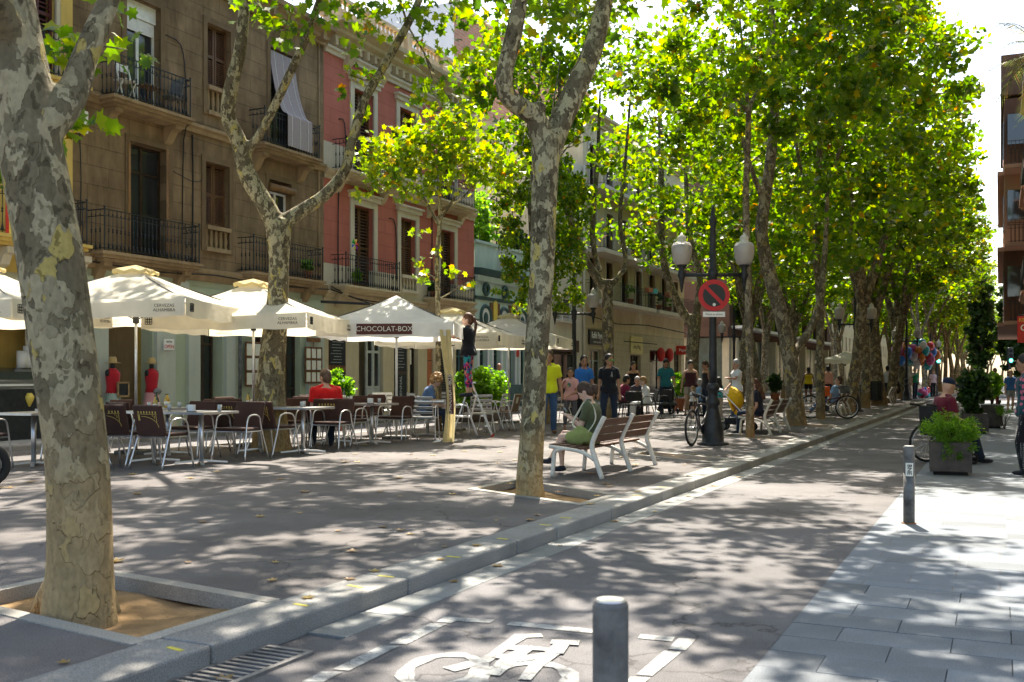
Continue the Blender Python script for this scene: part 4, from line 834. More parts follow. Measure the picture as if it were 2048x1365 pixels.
gh = [(25.1, 26.0, .5, 2.5), (26.7, 28.1, 0, 2.65), (28.75, 29.6, .1, 2.6), (29.75, 30.3, 0, 2.6), (30.9, 31.35, 0, 2.7), (31.75, 32.6, 0, 2.7), (33.0, 34.1, 0, 2.6)]
wallmesh(r0, r1, 0, 3.7, gh, depth=.3).build('ground_floor_wall', MT['tan_paint'], HR)
mould(HR, 'string_course', MT['plaster_cream'], r0, r1, 3.0, [(-.02, 0), (.06, 0), (.09, .1), (-.02, .14)])
for a, b_ in ((25.1, 26.0),):
    o = MB().box((XF-.03, 25.55, 1.5), (.05, .9, 2.0)).build('menu_board', MT['rust'], HR)
    for z0, z1 in ((.55, 1.42), (1.58, 2.45)):
        p = MB().box((XF+.005, 25.55, (z0+z1)/2), (.02, .8, z1-z0)).build('chalkboard', MT['chalkboard'], HR)
        q = MB()
        for k in range(9): q.box((XF+.017, 25.55-rnd.uniform(-.03, .08), z1-.08-k*.088), (.003, rnd.uniform(.3, .62), .012))
        stuff(q.build('chalk_lines', MT['chalk'], p))
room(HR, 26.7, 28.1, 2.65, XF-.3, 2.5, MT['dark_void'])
dw = glazed(HR, 27.25, 28.05, .05, 2.45, XF-.12, mat('door_paint', (.42, .43, .38), .6, .1), 2, (.9, 1.2, .45), MT['shop_glass'], .08, 'door'); MB().box((XF-.1, 27.65, .45), (.05, .76, .8)).build('door_panel', MT['door_paint'], HR)
o = MB().box((XF-.05, 29.17, 1.35), (.05, .82, 2.46)).build('menu_board', MT['wood_dark'], HR)
for z0, z1 in ((.15, 1.3), (1.42, 2.55)): MB().box((XF-.015, 29.17, (z0+z1)/2), (.03, .74, z1-z0)).build('chalkboard', MT['chalkboard'], HR)
place_text('LA BIENNAL', .2, MT['chalk'], HR, (XF+.004, 29.17, .72), (0, 0, 1), (0, -1, 0))
q = MB()
for k in range(10): q.box((XF+.004, 29.17-rnd.uniform(-.03, .08), 2.45-k*.1), (.003, rnd.uniform(.25, .5), .014))
stuff(q.build('chalk_lines', MT['chalk'], HR))
glazed(HR, 29.75, 30.3, 0.02, 2.58, XF-.2, MT['wood_dark'], 1, (1,), MT['shop_glass']); MB().box((XF-.16, 30.0, 1.9), (.01, .2, .5)).build('notice', MT['paper'], HR)
o = MB().box((XF-.1, 31.12, 1.35), (.06, .43, 2.68)).build('orange_door', MT['orange_door'], HR)
for z in (.9, 1.8): MB().box((XF-.065, 31.12, z), (.02, .42, .03)).build('door_rail', MT['wood_shutter'], o)
q = MB()
for k in range(30): q.box((XF-.1, 32.17, .06+k*.088), (.03, .84, .075))
stuff(q.build('roller_shutter', MT['black_paint'], HR)); glazed(HR, 33.0, 34.1, .02, 2.58, XF-.2, MT['teal_paint'], 2, (2, .6), MT['shop_glass'])
for pts in ([(XF+.25, 24.9, 3.9), (XF+.35, 26, 3.62), (XF+.3, 28.2, 3.58), (XF+.3, 30, 3.5), (XF+.28, 32, 3.35), (XF+.3, 34.4, 3.4)], [(XF+.25, 24.9, 3.8), (XF+.35, 27, 3.5), (XF+.28, 30, 3.42), (XF+.3, 31.2, 3.1)], [(XF+.03, 28.4, 6.4), (XF+.03, 28.8, 6.2), (XF+.03, 28.85, 4.4)], [(XF+.03, 25.6, 9.0), (XF+.03, 25.9, 8.9), (XF+.03, 25.95, 7.4), (XF+.03, 25.6, 7.1), (XF+.03, 25.55, 4)], [(XF+.03, 31.2, 7.1), (XF+.03, 31.2, 4.0)]): cable_run(HR, pts, .018)
MB().box((XF+.12, 31.6, 3.25), (.2, .4, .34)).build('meter_box', MT['steel_grey'], HR)

# --- yellow house at the left edge
HY = thing('yellow_house', 'yellow house with white corbels above the ice cream shop', 'house', (0, 0, 0))
y0_ = 6.5; yh = [(12.6, 13.6, 7.5, 10.0), (14.55, 15.35, 7.5, 10.2), (12.6, 13.6, 4.0, 6.6), (14.5, 15.3, 4.0, 6.6)]
wallmesh(y0_, 15.78, 3.3, 11.5, yh).build('wall', MT['plaster_yellow'], HY); shell(HY, y0_, 15.76, 11.5, MT['plaster_yellow'])
mould(HY, 'cornice', MT['plaster_pale'], y0_, 15.78, 11.2, COR)
for a, b_, c_, d_ in yh:
    surround(HY, a, b_, c_, d_, MT['plaster_pale'], .22, p=.06)
    for p, q in ((a+.01, (a+b_)/2-.01), ((a+b_)/2+.01, b_-.01)): shutter(HY, p, q, c_, d_, XF-.1, MT['wood_red'], 28)
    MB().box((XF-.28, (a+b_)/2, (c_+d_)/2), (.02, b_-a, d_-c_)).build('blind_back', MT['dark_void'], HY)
balcony(HY, 14.1, 3.2, 7.4, MT['plaster_yellow'], .6, brackets=False); balcony(HY, 14.1, 3.2, 4.05, MT['plaster_yellow'], .6, brackets=False)
for y in np.arange(10.2, 15.8, .62):
    MB().prism([(0, 0), (.5, 0), (.5, -.12), (.38, -.16), (.3, -.34), (.12, -.42), (.1, -.6), (0, -.62)], -.1, .1, Matrix(((1, 0, 0), (0, 0, -1), (0, 1, 0))), (XF, y, 3.8)).build('corbel', MT['plaster_pale'], HY)
MB().box((XF+.02, 15.6, 6.5), (.1, .3, 6.2)).build('quoin_strip', MT['plaster_yellow'], HY)
wallmesh(y0_, 15.78, 0, 3.3, [(12.3, 15.25, 0, 2.75)], depth=.3).build('ground_floor_wall', MT['plaster_pale'], HY)
room(HY, 12.3, 15.25, 2.75, XF-.3, 2.6, MT['shop_warm'])
MB().quad((XF+1.1, 10.8, 2.55), (XF+1.1, 15.5, 2.55), (XF, 15.5, 3.35), (XF, 10.8, 3.35)).box((XF+1.1, 13.15, 2.5), (.04, 4.7, .14)).build('awning', MT['awning_cream'], HY); MB().tube([(XF+1.12, 15.52, 2.56), (XF+.6, 15.52, 2.95), (XF, 15.52, 3.3)], .025, 6).build('awning_arm', MT['black_iron'], HY)
MB().box((XF+.02, 13.8, 2.68), (.12, 2.95, .16)).build('shop_fascia', MT['aluminium'], HY)
pb = MB().box((XF-.05, 14.93, 1.5), (.04, .5, 2.2)).build('ice_cream_poster', MT['paper'], HY)
q = MB()
for z, n in ((2.35, 4), (2.1, 4), (1.85, 4), (1.55, 4)):
    for k in range(n): q.lathe([(.008, 0), (.03, .1), (.036, .14), (.02, .18), (.006, .19)], 6, (XF-.025, 14.76+k*.115, z-.1))
for k in range(6): q.box((XF-.026, 14.88, 1.2-k*.06), (.004, .3, .018))
stuff(q.build('poster_print', MT['wood_red'], pb))
fl = MB()
for k, nm in enumerate(('red_sign', 'yellow_letters', 'red_sign', 'yellow_letters')): MB().box((XF+.64, 13.7+k*.07, 4.45), (.015, .069, .95)).build('flag_stripe', MT[nm], HY)

# --- pale green terrace house
HG = thing('green_terrace_house', 'low pale green shop with dark green arches and a planted roof terrace', 'house', (0, 0, 0))
g0, g1 = 34.46, 39.58
gho = [(34.8, 35.5, 0, 2.75), (36.0, 36.7, 0, 2.75), (37.3, 38.0, .0, 2.75), (38.5, 39.2, .9, 2.75)]
wallmesh(g0, g1, 0, 3.1, gho).build('ground_floor_wall', MT['plaster_green'], HG); wallmesh(g0, g1, 3.1, 6.4, []).build('wall', MT['plaster_green'], HG); shell(HG, g0, g1, 5.4, MT['plaster_green'])
mould(HG, 'cornice', MT['green_trim'], g0, g1, 5.12, [(-.02, 0), (.2, 0), (.34, .14), (.36, .24), (-.02, .27)]); mould(HG, 'cornice_band', MT['plaster_green'], g0, g1, 4.9, [(-.02, 0), (.12, 0), (.2, .2), (-.02, .22)]); mould(HG, 'string_course', MT['green_trim'], g0, g1, 4.2, [(-.02, 0), (.05, 0), (.09, .1), (-.02, .14)]); mould(HG, 'string_course', MT['green_trim'], g0, g1, 3.1, [(-.02, 0), (.1, 0), (.14, .12), (-.02, .16)]); mould(HG, 'coping', MT['plaster_green'], g0, g1, 6.36, [(-.24, 0), (.06, 0), (.06, .1), (-.24, .12)])
for yc in (35.35, 37.0, 38.7):
    MB().torus((XF+.03, yc, 3.55), .42, .07, 20, 6, Matrix.Rotation(R(90), 3, 'Y')).build('arch_ring', MT['green_trim'], HG, True); MB().lathe([(.34, 0), (.34, .03)], 18, (XF+.005, yc, 3.55), Matrix.Rotation(R(90), 3, 'Y')).build('arch_panel', MT['plaster_white'], HG); MB().ell((XF+.04, yc, 3.5), (.05, .2, .24), 8, 6).build('relief_head', MT['green_trim'], HG, True)
    MB().torus((XF+.06, yc, 4.62), .2, .07, 16, 6, Matrix.Rotation(R(90), 3, 'Y')).build('wreath', MT['green_trim'], HG, True)
for yc in (36.15, 37.85):
    MB().box((XF+.02, yc-.32, 3.75), (.05, .2, .75)).build('brown_tile_panel', MT['brown_tile'], HG); MB().box((XF+.02, yc+.32, 3.75), (.05, .2, .75)).build('brown_tile_panel', MT['brown_tile'], HG); MB().prism([(-.16, -.3), (0, -.5), (.16, -.3), (.16, .35), (.08, .47), (-.08, .47), (-.16, .35)], 0, .05, Matrix(((0, 0, 1), (1, 0, 0), (0, 1, 0))), (XF+.02, yc, 3.75)).build('shield', MT['yellow_letters'], HG)
lat = MB()
for k in range(6):
    for j in range(5): lat.torus((XF+.02, 36.55+k*.2, 5.6+j*.17), .075, .018, 8, 4, Matrix.Rotation(R(90), 3, 'Y'))
stuff(lat.build('lattice_panel', MT['plaster_white'], HG))
for a, b_, c_, d_ in gho: glazed(HG, a, b_, max(c_, .02), d_, XF-.2, MT['teal_paint'], 1, (2, .6), MT['shop_glass']); surround(HG, a, b_, c_, d_, MT['plaster_white'], .12)
MB().box((XF+.03, 38.2, .45), (.08, 2.6, .9)).build('teal_dado', MT['teal_paint'], HG); MB().box((XF+.06, 38.2, 2.3), (.02, .25, .5)).build('red_notice', MT['red_sign'], HG)
for k, y in enumerate(np.arange(g0+.3, g1, 1.5)): MB().tube([(XF-.7, y, 6.4), (XF-.7, y, 8.6)], .03, 6).build('trellis_post', MT['black_iron'], HG)
MB().tube([(XF-.7, g0, 8.6), (XF-.7, g1, 8.4)], .025, 6).build('trellis_rail', MT['black_iron'], HG); MB().tube([(XF-.7, g0, 7.3), (XF-.7, g1, 7.2)], .02, 6).build('trellis_rail', MT['black_iron'], HG)
pl = thing('terrace_plants', 'leafy climbers and potted greenery along the pale green roof terrace', 'plants', (XF-.5, 37, 6.3))
ob('foliage', leaf_mesh('foliage', clumps(77, 60, (0, -1.1, .9), (.5, 1.4, 1.2), .2, 55, (.2, .42))[0], .13, MT['leaf_fern'], 3, LEAF6), pl); ob('foliage', leaf_mesh('foliage', clumps(78, 26, (.2, 1.6, .5), (.4, 1.0, .5), .2, 50, (.2, .4))[0], .12, MT['leaf_dark'], 4, LEAF6), pl)

# --- beige house, rear block, ochre house
HE = thing('beige_house', 'plain beige house with small aluminium windows beside the green shop', 'house', (0, 0, 0)); e0, e1 = 39.62, 45.6
eh = [(42.4, 44.3, 6.8, 7.85), (42.4, 44.3, 3.77, 4.85), (42.4, 44.3, 9.8, 10.9), (40.3, 44.9, 0, 2.9)]
wallmesh(e0, e1, 0, 11.3, eh).build('wall', MT['plaster_beige'], HE); shell(HE, e0, e1, 11.3, MT['plaster_beige'])
for a, b_, c_, d_ in eh[:3]: glazed(HE, a, b_, c_, d_, XF-.12, MT['white_paint'], 2, (1,)); MB().box((XF+.1, (a+b_)/2, c_-.05), (.26, b_-a+.2, .08)).build('sill', MT['plaster_pale'], HE); railing(HE, a, b_, c_-.02, XF, XF+.18, .25, .12, MT['white_paint'], False)
room(HE, 40.3, 44.9, 2.9, XF-.3, 3, MT['shop_warm']); glazed(HE, 40.3, 44.9, .02, 2.3, XF-.25, MT['wood_dark'], 4, (1,), MT['shop_glass']); MB().box((XF+.04, 42.6, 2.65), (.1, 4.7, .55)).build('shop_fascia', MT['plaster_maroon'], HE)
MB().tube([(XF+.1, 45.55, 0), (XF+.1, 45.55, 11.3)], .06, 8).build('drainpipe', MT['plaster_beige'], HE, True)
HK = thing('brick_block', 'tall brick block with whitewashed side rising behind the low shop', 'building', (0, 0, 0)); kx = -24.0
wallmesh(43.8, 62, 11.2, 19.5, [], kx).build('brick_wall', MT['brick_old'], HK); wallmesh(43.8, 62, 8.6, 11.2, [], kx+.05).build('white_wall', MT['plaster_white'], HK); wallmesh(43.8, 62, 0, 8.6, [], kx+.02).build('lower_brick_wall', MT['brick_orange'], HK); shell(HK, 43.8, 62, 19.5, MT['plaster_white'], kx, 12)
for z in (10.5, 13.5, 16.5):
    for x in (-26.5, -30): MB().box((x, 43.76, z), (1.1, .06, 1.3)).build('window', MT['window_glass'], HK)
mould(HK, 'coping', MT['plaster_beige'], 43.8, 62, 19.4, [(-.3, 0), (.15, 0), (.15, .15), (-.3, .15)], kx)
HO = thing('ochre_house', 'ochre apartment house with long balconies over stone shop fronts', 'house', (0, 0, 0)); o0, o1 = 45.64, 63.0
oh = []
for zf in (4.95, 7.4, 10.45):
    for yc in np.arange(46.9, 62.5, 2.35): oh.append((yc-.5, yc+.5, zf, zf+2.1))
wallmesh(o0, o1, 3.6, 14.0, oh).build('wall', MT['plaster_ochre'], HO); shell(HO, o0, o1, 14.0, MT['plaster_ochre'])
for a, b_, c_, d_ in oh:
    surround(HO, a, b_, c_, d_, MT['plaster_pale'], .14)
    for p, q in ((a, a+.3), (b_-.3, b_)): MB().box((XF-.06, (p+q)/2, (c_+d_)/2), (.05, .29, d_-c_-.04)).build('shutter', MT['wood_shutter'], HO)
    MB().box((XF-.22, (a+b_)/2, (c_+d_)/2), (.02, b_-a, d_-c_)).build('pane', MT['window_glass'], HO)
for zf in (4.95, 7.4, 10.45):
    for ya, yb in ((45.9, 54.0), (54.6, 62.8)):
        MB().box((XF+.5, (ya+yb)/2, zf-.12), (1.06, yb-ya, .2)).build('balcony_slab', MT['plaster_pale'], HO, bevel=.02); railing(HO, ya+.05, yb-.05, zf-.02, XF, XF+.95, .95, .16, None, False)
mould(HO, 'cornice', MT['plaster_cream'], o0, o1, 13.6, COR)
gs = [(46.5, 48.3, 0, 2.55), (48.9, 49.9, 0, 2.9), (52.6, 54.4, 0, 2.4), (56.0, 60.0, 0, 2.75), (60.8, 62.4, 0, 2.8)]
wallmesh(o0, o1, 0, 3.6, gs, depth=.3).build('ground_floor_wall', MT['shop_stone'], HO)
for a, b_, c_, d_ in gs: glazed(HO, a, b_, .02, d_, XF-.22, MT['wood_dark'] if a > 50 else MT['pale_paint'], 2, (2.2, .6), MT['shop_glass'])
sg = MB().box((XF+.06, 47.35, 3.16), (.08, 2.1, .72)).build('shop_sign', MT['black_paint'], HO); place_text('Raffel Pages', .44, MT['white_letters'], HO, (XF+.105, 47.35, 3.25), (0, 1, 0), (0, 0, 1), sx=.78, bold=.008); place_text('B A R C E L O N A', .13, MT['white_letters'], HO, (XF+.105, 47.35, 2.92), (0, 1, 0), (0, 0, 1))
MB().box((XF+.05, 53.5, 2.95), (.05, 2.0, .95)).build('shop_sign', mat('cream_sign', (.62, .50, .22), .6, .1), HO); place_text('Arty Mag', .34, MT['wood_dark'], HO, (XF+.08, 53.5, 2.85), (0, 1, 0), (0, 0, 1))
for y in (57.0, 58.7): MB().ell((XF+.35, y, 2.5), (.26, .26, .42), 10, 7).build('paper_lantern', MT['red_sign'], HO, True)
MB().box((XF+.5, 61.3, 2.85), (1.0, .1, .55)).build('hanging_sign', MT['red_sign'], HO); place_text('Papelo', .24, MT['white_letters'], HO, (XF+.5, 61.245, 2.85), (1, 0, 0), (0, 0, 1))
cable_run(HO, [(XF+.2, 45.7, 4.2), (XF+.2, 50, 3.95), (XF+.2, 55, 4.1), (XF+.2, 63, 3.95)], .03); cable_run(HO, [(XF+.1, 51.3, 3.1), (XF+.6, 52.5, 3.05), (XF+.6, 55.5, 3.05)], .025)
HM = thing('modern_corner_block', 'brown modern block with dark glass ground floor past the crossing', 'building', (0, 0, 0)); m0, m1 = 75, 125
mh = [(a, a+4.2, z, z+1.6) for z in (5.2, 8.4, 11.6, 14.8) for a in range(76, 122, 7)]
wallmesh(m0, m1, 4.2, 18, mh).build('wall', MT['plaster_maroon'], HM); shell(HM, m0, m1, 18, MT['plaster_maroon'])
for a, b_, c_, d_ in mh: MB().box((XF-.25, (a+b_)/2, (c_+d_)/2), (.05, b_-a, d_-c_)).build('window', MT['window_glass'], HM)
for z in (4.9, 8.1, 11.3, 14.5): MB().box((XF+.4, 100, z), (.9, 49, .22)).build('balcony_slab', MT['plaster_white'], HM)
glazed(HM, m0, m1, .05, 4.1, XF-.3, MT['black_paint'], 12, (1,), mat('shop_teal', (.02, .06, .075), .15, .3, 3))
for y in (75.4, 90, 105, 120): MB().box((XF+.2, y, 2.1), (.6, .7, 4.2)).build('column', MT['plaster_pale'], HM)
MB().box((-22.6, 74.9, 2.1), (9.0, .1, 4.0)).build('corner_glazing', MT['shop_teal'], HM)
for x in (-18.2, -21.2, -24.2): MB().box((x, 74.8, 2.1), (.5, .3, 4.2)).build('column', MT['plaster_pale'], HM)
MB().box((-22.5, 74.3, 4.5), (9.4, 1.4, .7)).build('canopy', MT['plaster_maroon'], HM)
for k, (ya, yb, h, mm) in enumerate(((126, 150, 20, 'plaster_beige'), (150.5, 180, 17, 'plaster_ochre'), (180.5, 230, 21, 'plaster_beige'))):
    t = thing('distant_house', ['beige apartment house far down the left side', 'ochre apartment house farther down the left side', 'last pale apartment house at the far left end'][k], 'house'); hh = [(a, a+1.1, z, z+1.8) for z in np.arange(4.5, h-2.5, 3.2) for a in np.arange(ya+1.5, yb-2, 3.5)]
    wallmesh(ya, yb, 0, h, hh).build('wall', MT[mm], t); shell(t, ya, yb, h, MT[mm])
    for a, b_, c_, d_ in hh: MB().box((XF-.2, (a+b_)/2, (c_+d_)/2), (.05, b_-a, d_-c_)).build('window', MT['window_glass'], t)

# --- right hand side
RX = 1.7
RN = thing('balcony_house', 'pale stone house at the right edge with bulging iron balconies', 'house', (0, 0, 0))
wallmesh(10, 44, -.1, 13, [(a, a+1.1, z, z+2.2) for z in (3.9, 7.1, 10.3) for a in np.arange(12, 43, 3.2)]+[(a, a+2.2, -.1, 2.8) for a in np.arange(11, 42, 3.4)], RX, .3, -1).build('wall', MT['plaster_ochre'], RN); shell(RN, 10, 44, 13, MT['plaster_ochre'], RX, -8)
for z in (3.9, 7.1, 10.3):
    for a in np.arange(12, 43, 3.2): MB().box((RX+.25, a+.55, z+1.1), (.04, 1.1, 2.2)).build('window', MT['wood_shutter'], RN)
for a in np.arange(11, 42, 3.4): MB().box((RX+.27, a+1.1, 1.35), (.04, 2.2, 2.9)).build('shop_window', MT['shop_glass'], RN)
for z, p in ((3.9, 1.05), (7.1, 1.05), (10.3, 1.0)):
    for yc in (22, 29.5, 37): balcony(RN, yc, 4.2, z, MT['plaster_pink'], -p, RX, True, .95, .14, False)
RB = thing('bay_house', 'maroon and pink plaster block with overhanging bays down the right side', 'house', (0, 0, 0))
for k, z in enumerate((3.3, 6.3, 9.3)):
    o = MB().box((1.0, 53, z+1.5), (1.72, 15.6, 2.96)).build('bay', MT[('plaster_maroon', 'plaster_pink', 'plaster_maroon')[k]], RB)
    for y in (47, 50.5, 54, 57.5): MB().box((.13, y, z+1.5), (.04, 1.6, 1.5)).build('window', MT['window_glass'], RB)
    MB().box((.9, 53, z+.0), (2.0, 15.9, .16)).build('floor_band', MT['plaster_pink'], RB); MB().box((.62, 45.0, z+1.7), (.7, .08, 1.2)).build('window', MT['window_glass'], RB)
    railing(RB, 43.6, 45.2, z+.06, .25, 1.8, .9, .14, None, False); MB().box((1.0, 44.4, z), (1.7, 1.7, .14)).build('balcony_slab', MT['plaster_pink'], RB)
MB().box((.98, 53, 13.2), (1.9, 15.8, 1.6)).build('parapet', MT['plaster_maroon'], RB); wallmesh(44.2, 61, -.1, 3.3, [(a, a+2.2, -.1, 2.8) for a in np.arange(46, 59, 3.4)], 1.75, .3, -1).build('ground_floor_wall', MT['shop_stone'], RB)
for a in np.arange(46, 59, 3.4): MB().box((2.0, a+1.1, 1.35), (.04, 2.2, 2.9)).build('shop_window', MT['shop_glass'], RB)
for k, (ya, yb, h, mm, xx) in enumerate(((75, 110, 19, 'plaster_pink', 2.0), (110.5, 170, 21, 'plaster_beige', 2.4), (170.5, 240, 18, 'plaster_ochre', 2.6))):
    t = thing('distant_house', ['pink apartment house past the crossing on the right', 'beige apartment house farther down the right side', 'last ochre apartment house down the right side'][k], 'house'); hh = [(a, a+1.2, z, z+1.8) for z in np.arange(4.2, h-2.5, 3.2) for a in np.arange(ya+1.5, yb-2, 4)]
    wallmesh(ya, yb, -.1, h, hh, xx, .25, -1).build('wall', MT[mm], t); shell(t, ya, yb, h, MT[mm], xx, -9)
    for a, b_, c_, d_ in hh: MB().box((xx+.2, (a+b_)/2, (c_+d_)/2), (.05, b_-a, d_-c_)).build('window', MT['window_glass'], t)
# ------------------------------------------------------------------ cafe furniture
cloth('canvas', (.80, .75, .62), .5, .9); cloth('canvas_white', (.85, .83, .78), .42, .9); cloth('canvas_yellow', (.68, .57, .30), .4); cloth('brown_fabric', (.058, .026, .018), 0, .85, var=.2); cloth('tan_weave', (.22, .12, .05), 0, .8)
mat('gold_print', (.55, .40, .10), .7, .1); mat('print_black', (.03, .03, .03), .7, .1); mat('print_tan', (.38, .30, .16), .8, .1); mat('maroon_print', (.10, .025, .018), .7, .1); mat('table_top', (.50, .50, .49), .3, .12, 10, 0, 40, .8); mat('wood_top', (.33, .21, .10), .5, .2, 8); mat('bottle_green', (.01, .045, .015), .12, .1, spec=.7); mat('oil', (.45, .27, .03), .15, .1, spec=.7); mat('cap_black', (.01, .01, .01), .4, .1); mat('glass_clear', (.42, .43, .42), .1, .05, spec=.8); mat('ceramic', (.75, .74, .70), .3, .04)
RT = Vector((CS, SN, 0)); FW = Vector((-SN, CS, 0))

def parasol(label, u, d, side, zt, ze, rz, val=.27, brand=True, m='canvas', vent=True, logos=()):
    c = D(u, 753, d); t = thing('parasol', label, 'parasol', (c.x, c.y, 0), rz, 'square cafe parasols')
    h = side/2; top = MB(); n = 8; cor = [(-h, -h), (h, -h), (h, h), (-h, h)]
    for k in range(4):
        a, b = Vector((*cor[k], ze)), Vector((*cor[(k+1) % 4], ze)); ap = Vector((0, 0, zt)); rows = []
        for i in range(n+1):
            s = i/n; row_ = []
            for j in range(n+1):
                e = a.lerp(b, j/n); p = ap.lerp(e, s); mid = 1-abs(2*j/n-1); p.z -= .05*math.sin(math.pi*s)+.035*mid*s*s*(4*s-1)*.6; row_.append(p)
            rows.append(row_)
        for i in range(n):
            for j in range(n): top.quad(rows[i][j], rows[i+1][j], rows[i+1][j+1], rows[i][j+1])
    bm = bmesh.new(); bm.from_mesh(top.mesh('x')); bmesh.ops.remove_doubles(bm, verts=bm.verts, dist=.004); me = bpy.data.meshes.new('canopy'); bm.to_mesh(me); bm.free(); me.materials.append(MT[m]); ob('canopy', me, t)
    for k in range(4):
        a, b = Vector((*cor[k], ze)), Vector((*cor[(k+1) % 4], ze)); o = ((a+b)/2).normalized()*.012; o.z = 0; v = MB(); P_ = []
        for j in range(17):
            q = a.lerp(b, j/16); w = .012*math.sin(j*2.1+k); mid = 1-abs(2*j/16-1); q = q+Vector((o.x, o.y, -.02*mid)); P_.append((q, q+Vector((o.x*(1+w*40), o.y*(1+w*40), -val+.03*math.sin(j*1.3+k*2)*.4))))
        for j in range(16): v.quad(P_[j][0], P_[j+1][0], P_[j+1][1], P_[j][1])
        vo = v.build('valance', MT[m], t)
        if brand:
            nrm = Vector((o.x, o.y, 0)).normalized(); rt = Vector((-nrm.y, nrm.x, 0)); e = b+nrm*.045-rt*.3+Vector((0, 0, -val*.55))
            place_text('CERVEZAS\nALHAMBRA', .066, MT['print_black'], vo, e, rt, (0, 0, 1), depth=.001); e2 = a+nrm*.045+rt*.14+Vector((0, 0, -val*.5)); lg = MB()
            for i in range(3):
                for j in range(3): lg.torus(e2+rt*(i-1)*.04+Vector((0, 0, (j-1)*.04)), .022, .007, 8, 4, Matrix((rt, Vector((0, 0, 1)), nrm)).transposed())
            stuff(lg.build('logo', MT['print_black'], vo))
    if vent:
        v = MB(); q = .27
        for k in range(4):
            a, b = Vector((math.copysign(q, cor[k][0]), math.copysign(q, cor[k][1]), zt-.045)), Vector((math.copysign(q, cor[(k+1) % 4][0]), math.copysign(q, cor[(k+1) % 4][1]), zt-.045)); ap = Vector((0, 0, zt+.055)); P_ = [a.lerp(b, j/8)+Vector((0, 0, .02*math.sin(j*math.pi/2))) for j in range(9)]
            for j in range(8): v.add([ap, P_[j], P_[j+1]], [(0, 1, 2)]); v.quad(P_[j], P_[j]-Vector((0, 0, .05)), P_[j+1]-Vector((0, 0, .05)), P_[j+1])
        v.build('vent_cap', MT['canvas_yellow'] if brand else MT[m], t)
    MB().lathe([(.024, .05), (.024, zt-.05)], 10).build('pole', MT['aluminium'] if brand else MT['white_paint'], t, True)
    MB().lathe([(.05, zt*.72-.05), (.05, zt*.72+.06)], 10).build('hub', MT['steel_grey'], t, True)
    for k in range(4):
        a = Vector((*cor[k], ze+.01)); MB().tube([(0, 0, zt-.04), a*.985], .011, 5).build('rib', MT['steel_grey'], t); MB().tube([(0, 0, zt*.72), (a.x*.5, a.y*.5, (ze+zt)/2-.03)], .01, 5).build('strut', MT['steel_grey'], t)
    MB().box((0, 0, .03), (.5, .5, .06)).build('base', MT['steel_grey'], t, bevel=.01)
    return t
ang = lambda d: YAW+R(d)
P1 = parasol('cream beer parasol directly right of the biggest trunk', 272, 16.6, 2.95, 3.0, 2.4, R(19.5))
P2 = parasol('cream beer parasol over the chairs, left of the white gazebo top', 507, 18.2, 2.8, 2.93, 2.3, R(19.5))
P0 = parasol('cream beer parasol cut by the left edge behind the trunk', -42, 15.6, 2.8, 2.95, 2.32, R(19.5))
P4 = parasol('cream beer parasol behind the woman on the ladder', 905, 23.5, 2.75, 2.78, 2.2, R(12))
P5 = parasol('cream beer parasol half behind the forked tree trunk', 1018, 27.5, 3.0, 2.9, 2.28, R(14))
P3 = parasol('white topped square parasol lettered chocolate box', 793, 20.5, 2.6, 2.87, 2.27, R(22), .27, False, 'canvas_white', False)
_p3 = P3; nrm = None
hh = 1.3
sg = MB().box((.0, -hh-.03, 2.27-.135), (1.05, .012, .2)).build('name_panel', MT['maroon_print'], P3); place_text('CHOCOLAT-BOX', .135, MT['paper'], P3, (0, -hh-.038, 2.135), (1, 0, 0), (0, 0, 1), depth=.001)
# the loose side curtain hanging from its corner
ct = thing('side_curtain', 'yellow canvas curtain lettered chocolate box hanging to the ground', 'curtain', (0, 0, 0)); w = P3.matrix_basis @ Vector((hh, -hh, 2.2)); base = Vector((w.x, w.y, 0)); ct.location = base
cv = MB(); P_ = []
for i in range(21):
    z = 2.1*i/20; k = i/20; wd = .15-.05*math.sin(k*2.6)+.02*k; off = -.1+.05*math.sin(k*4.5); row_ = []
    for j in range(9):
        s = j/8-.5; q = RT*(s*2*wd*.75+off)+FW*(.05*math.sin(s*9+k*2.5)-.02*k); row_.append((q.x, q.y, z+.02))
    P_.append(row_)
for i in range(20):
    for j in range(8): cv.quad(P_[i][j], P_[i][j+1], P_[i+1][j+1], P_[i+1][j])
cv.build('canvas', MT['canvas_yellow'], ct, True)
pn = MB(); q = [Vector(P_[i][4])-FW*.05 for i in (5, 12)]; pn.add([q[0]-RT*.075, q[0]+RT*.075, q[1]+RT*.075, q[1]-RT*.075], [(0, 1, 2, 3)]); pn.build('name_panel', MT['maroon_print'], ct); place_text('CHOCOLAT-BOX', .1, MT['paper'], ct, (q[0]+q[1])/2-FW*.012, (0, 0, 1), -RT, depth=.001, sx=.95)

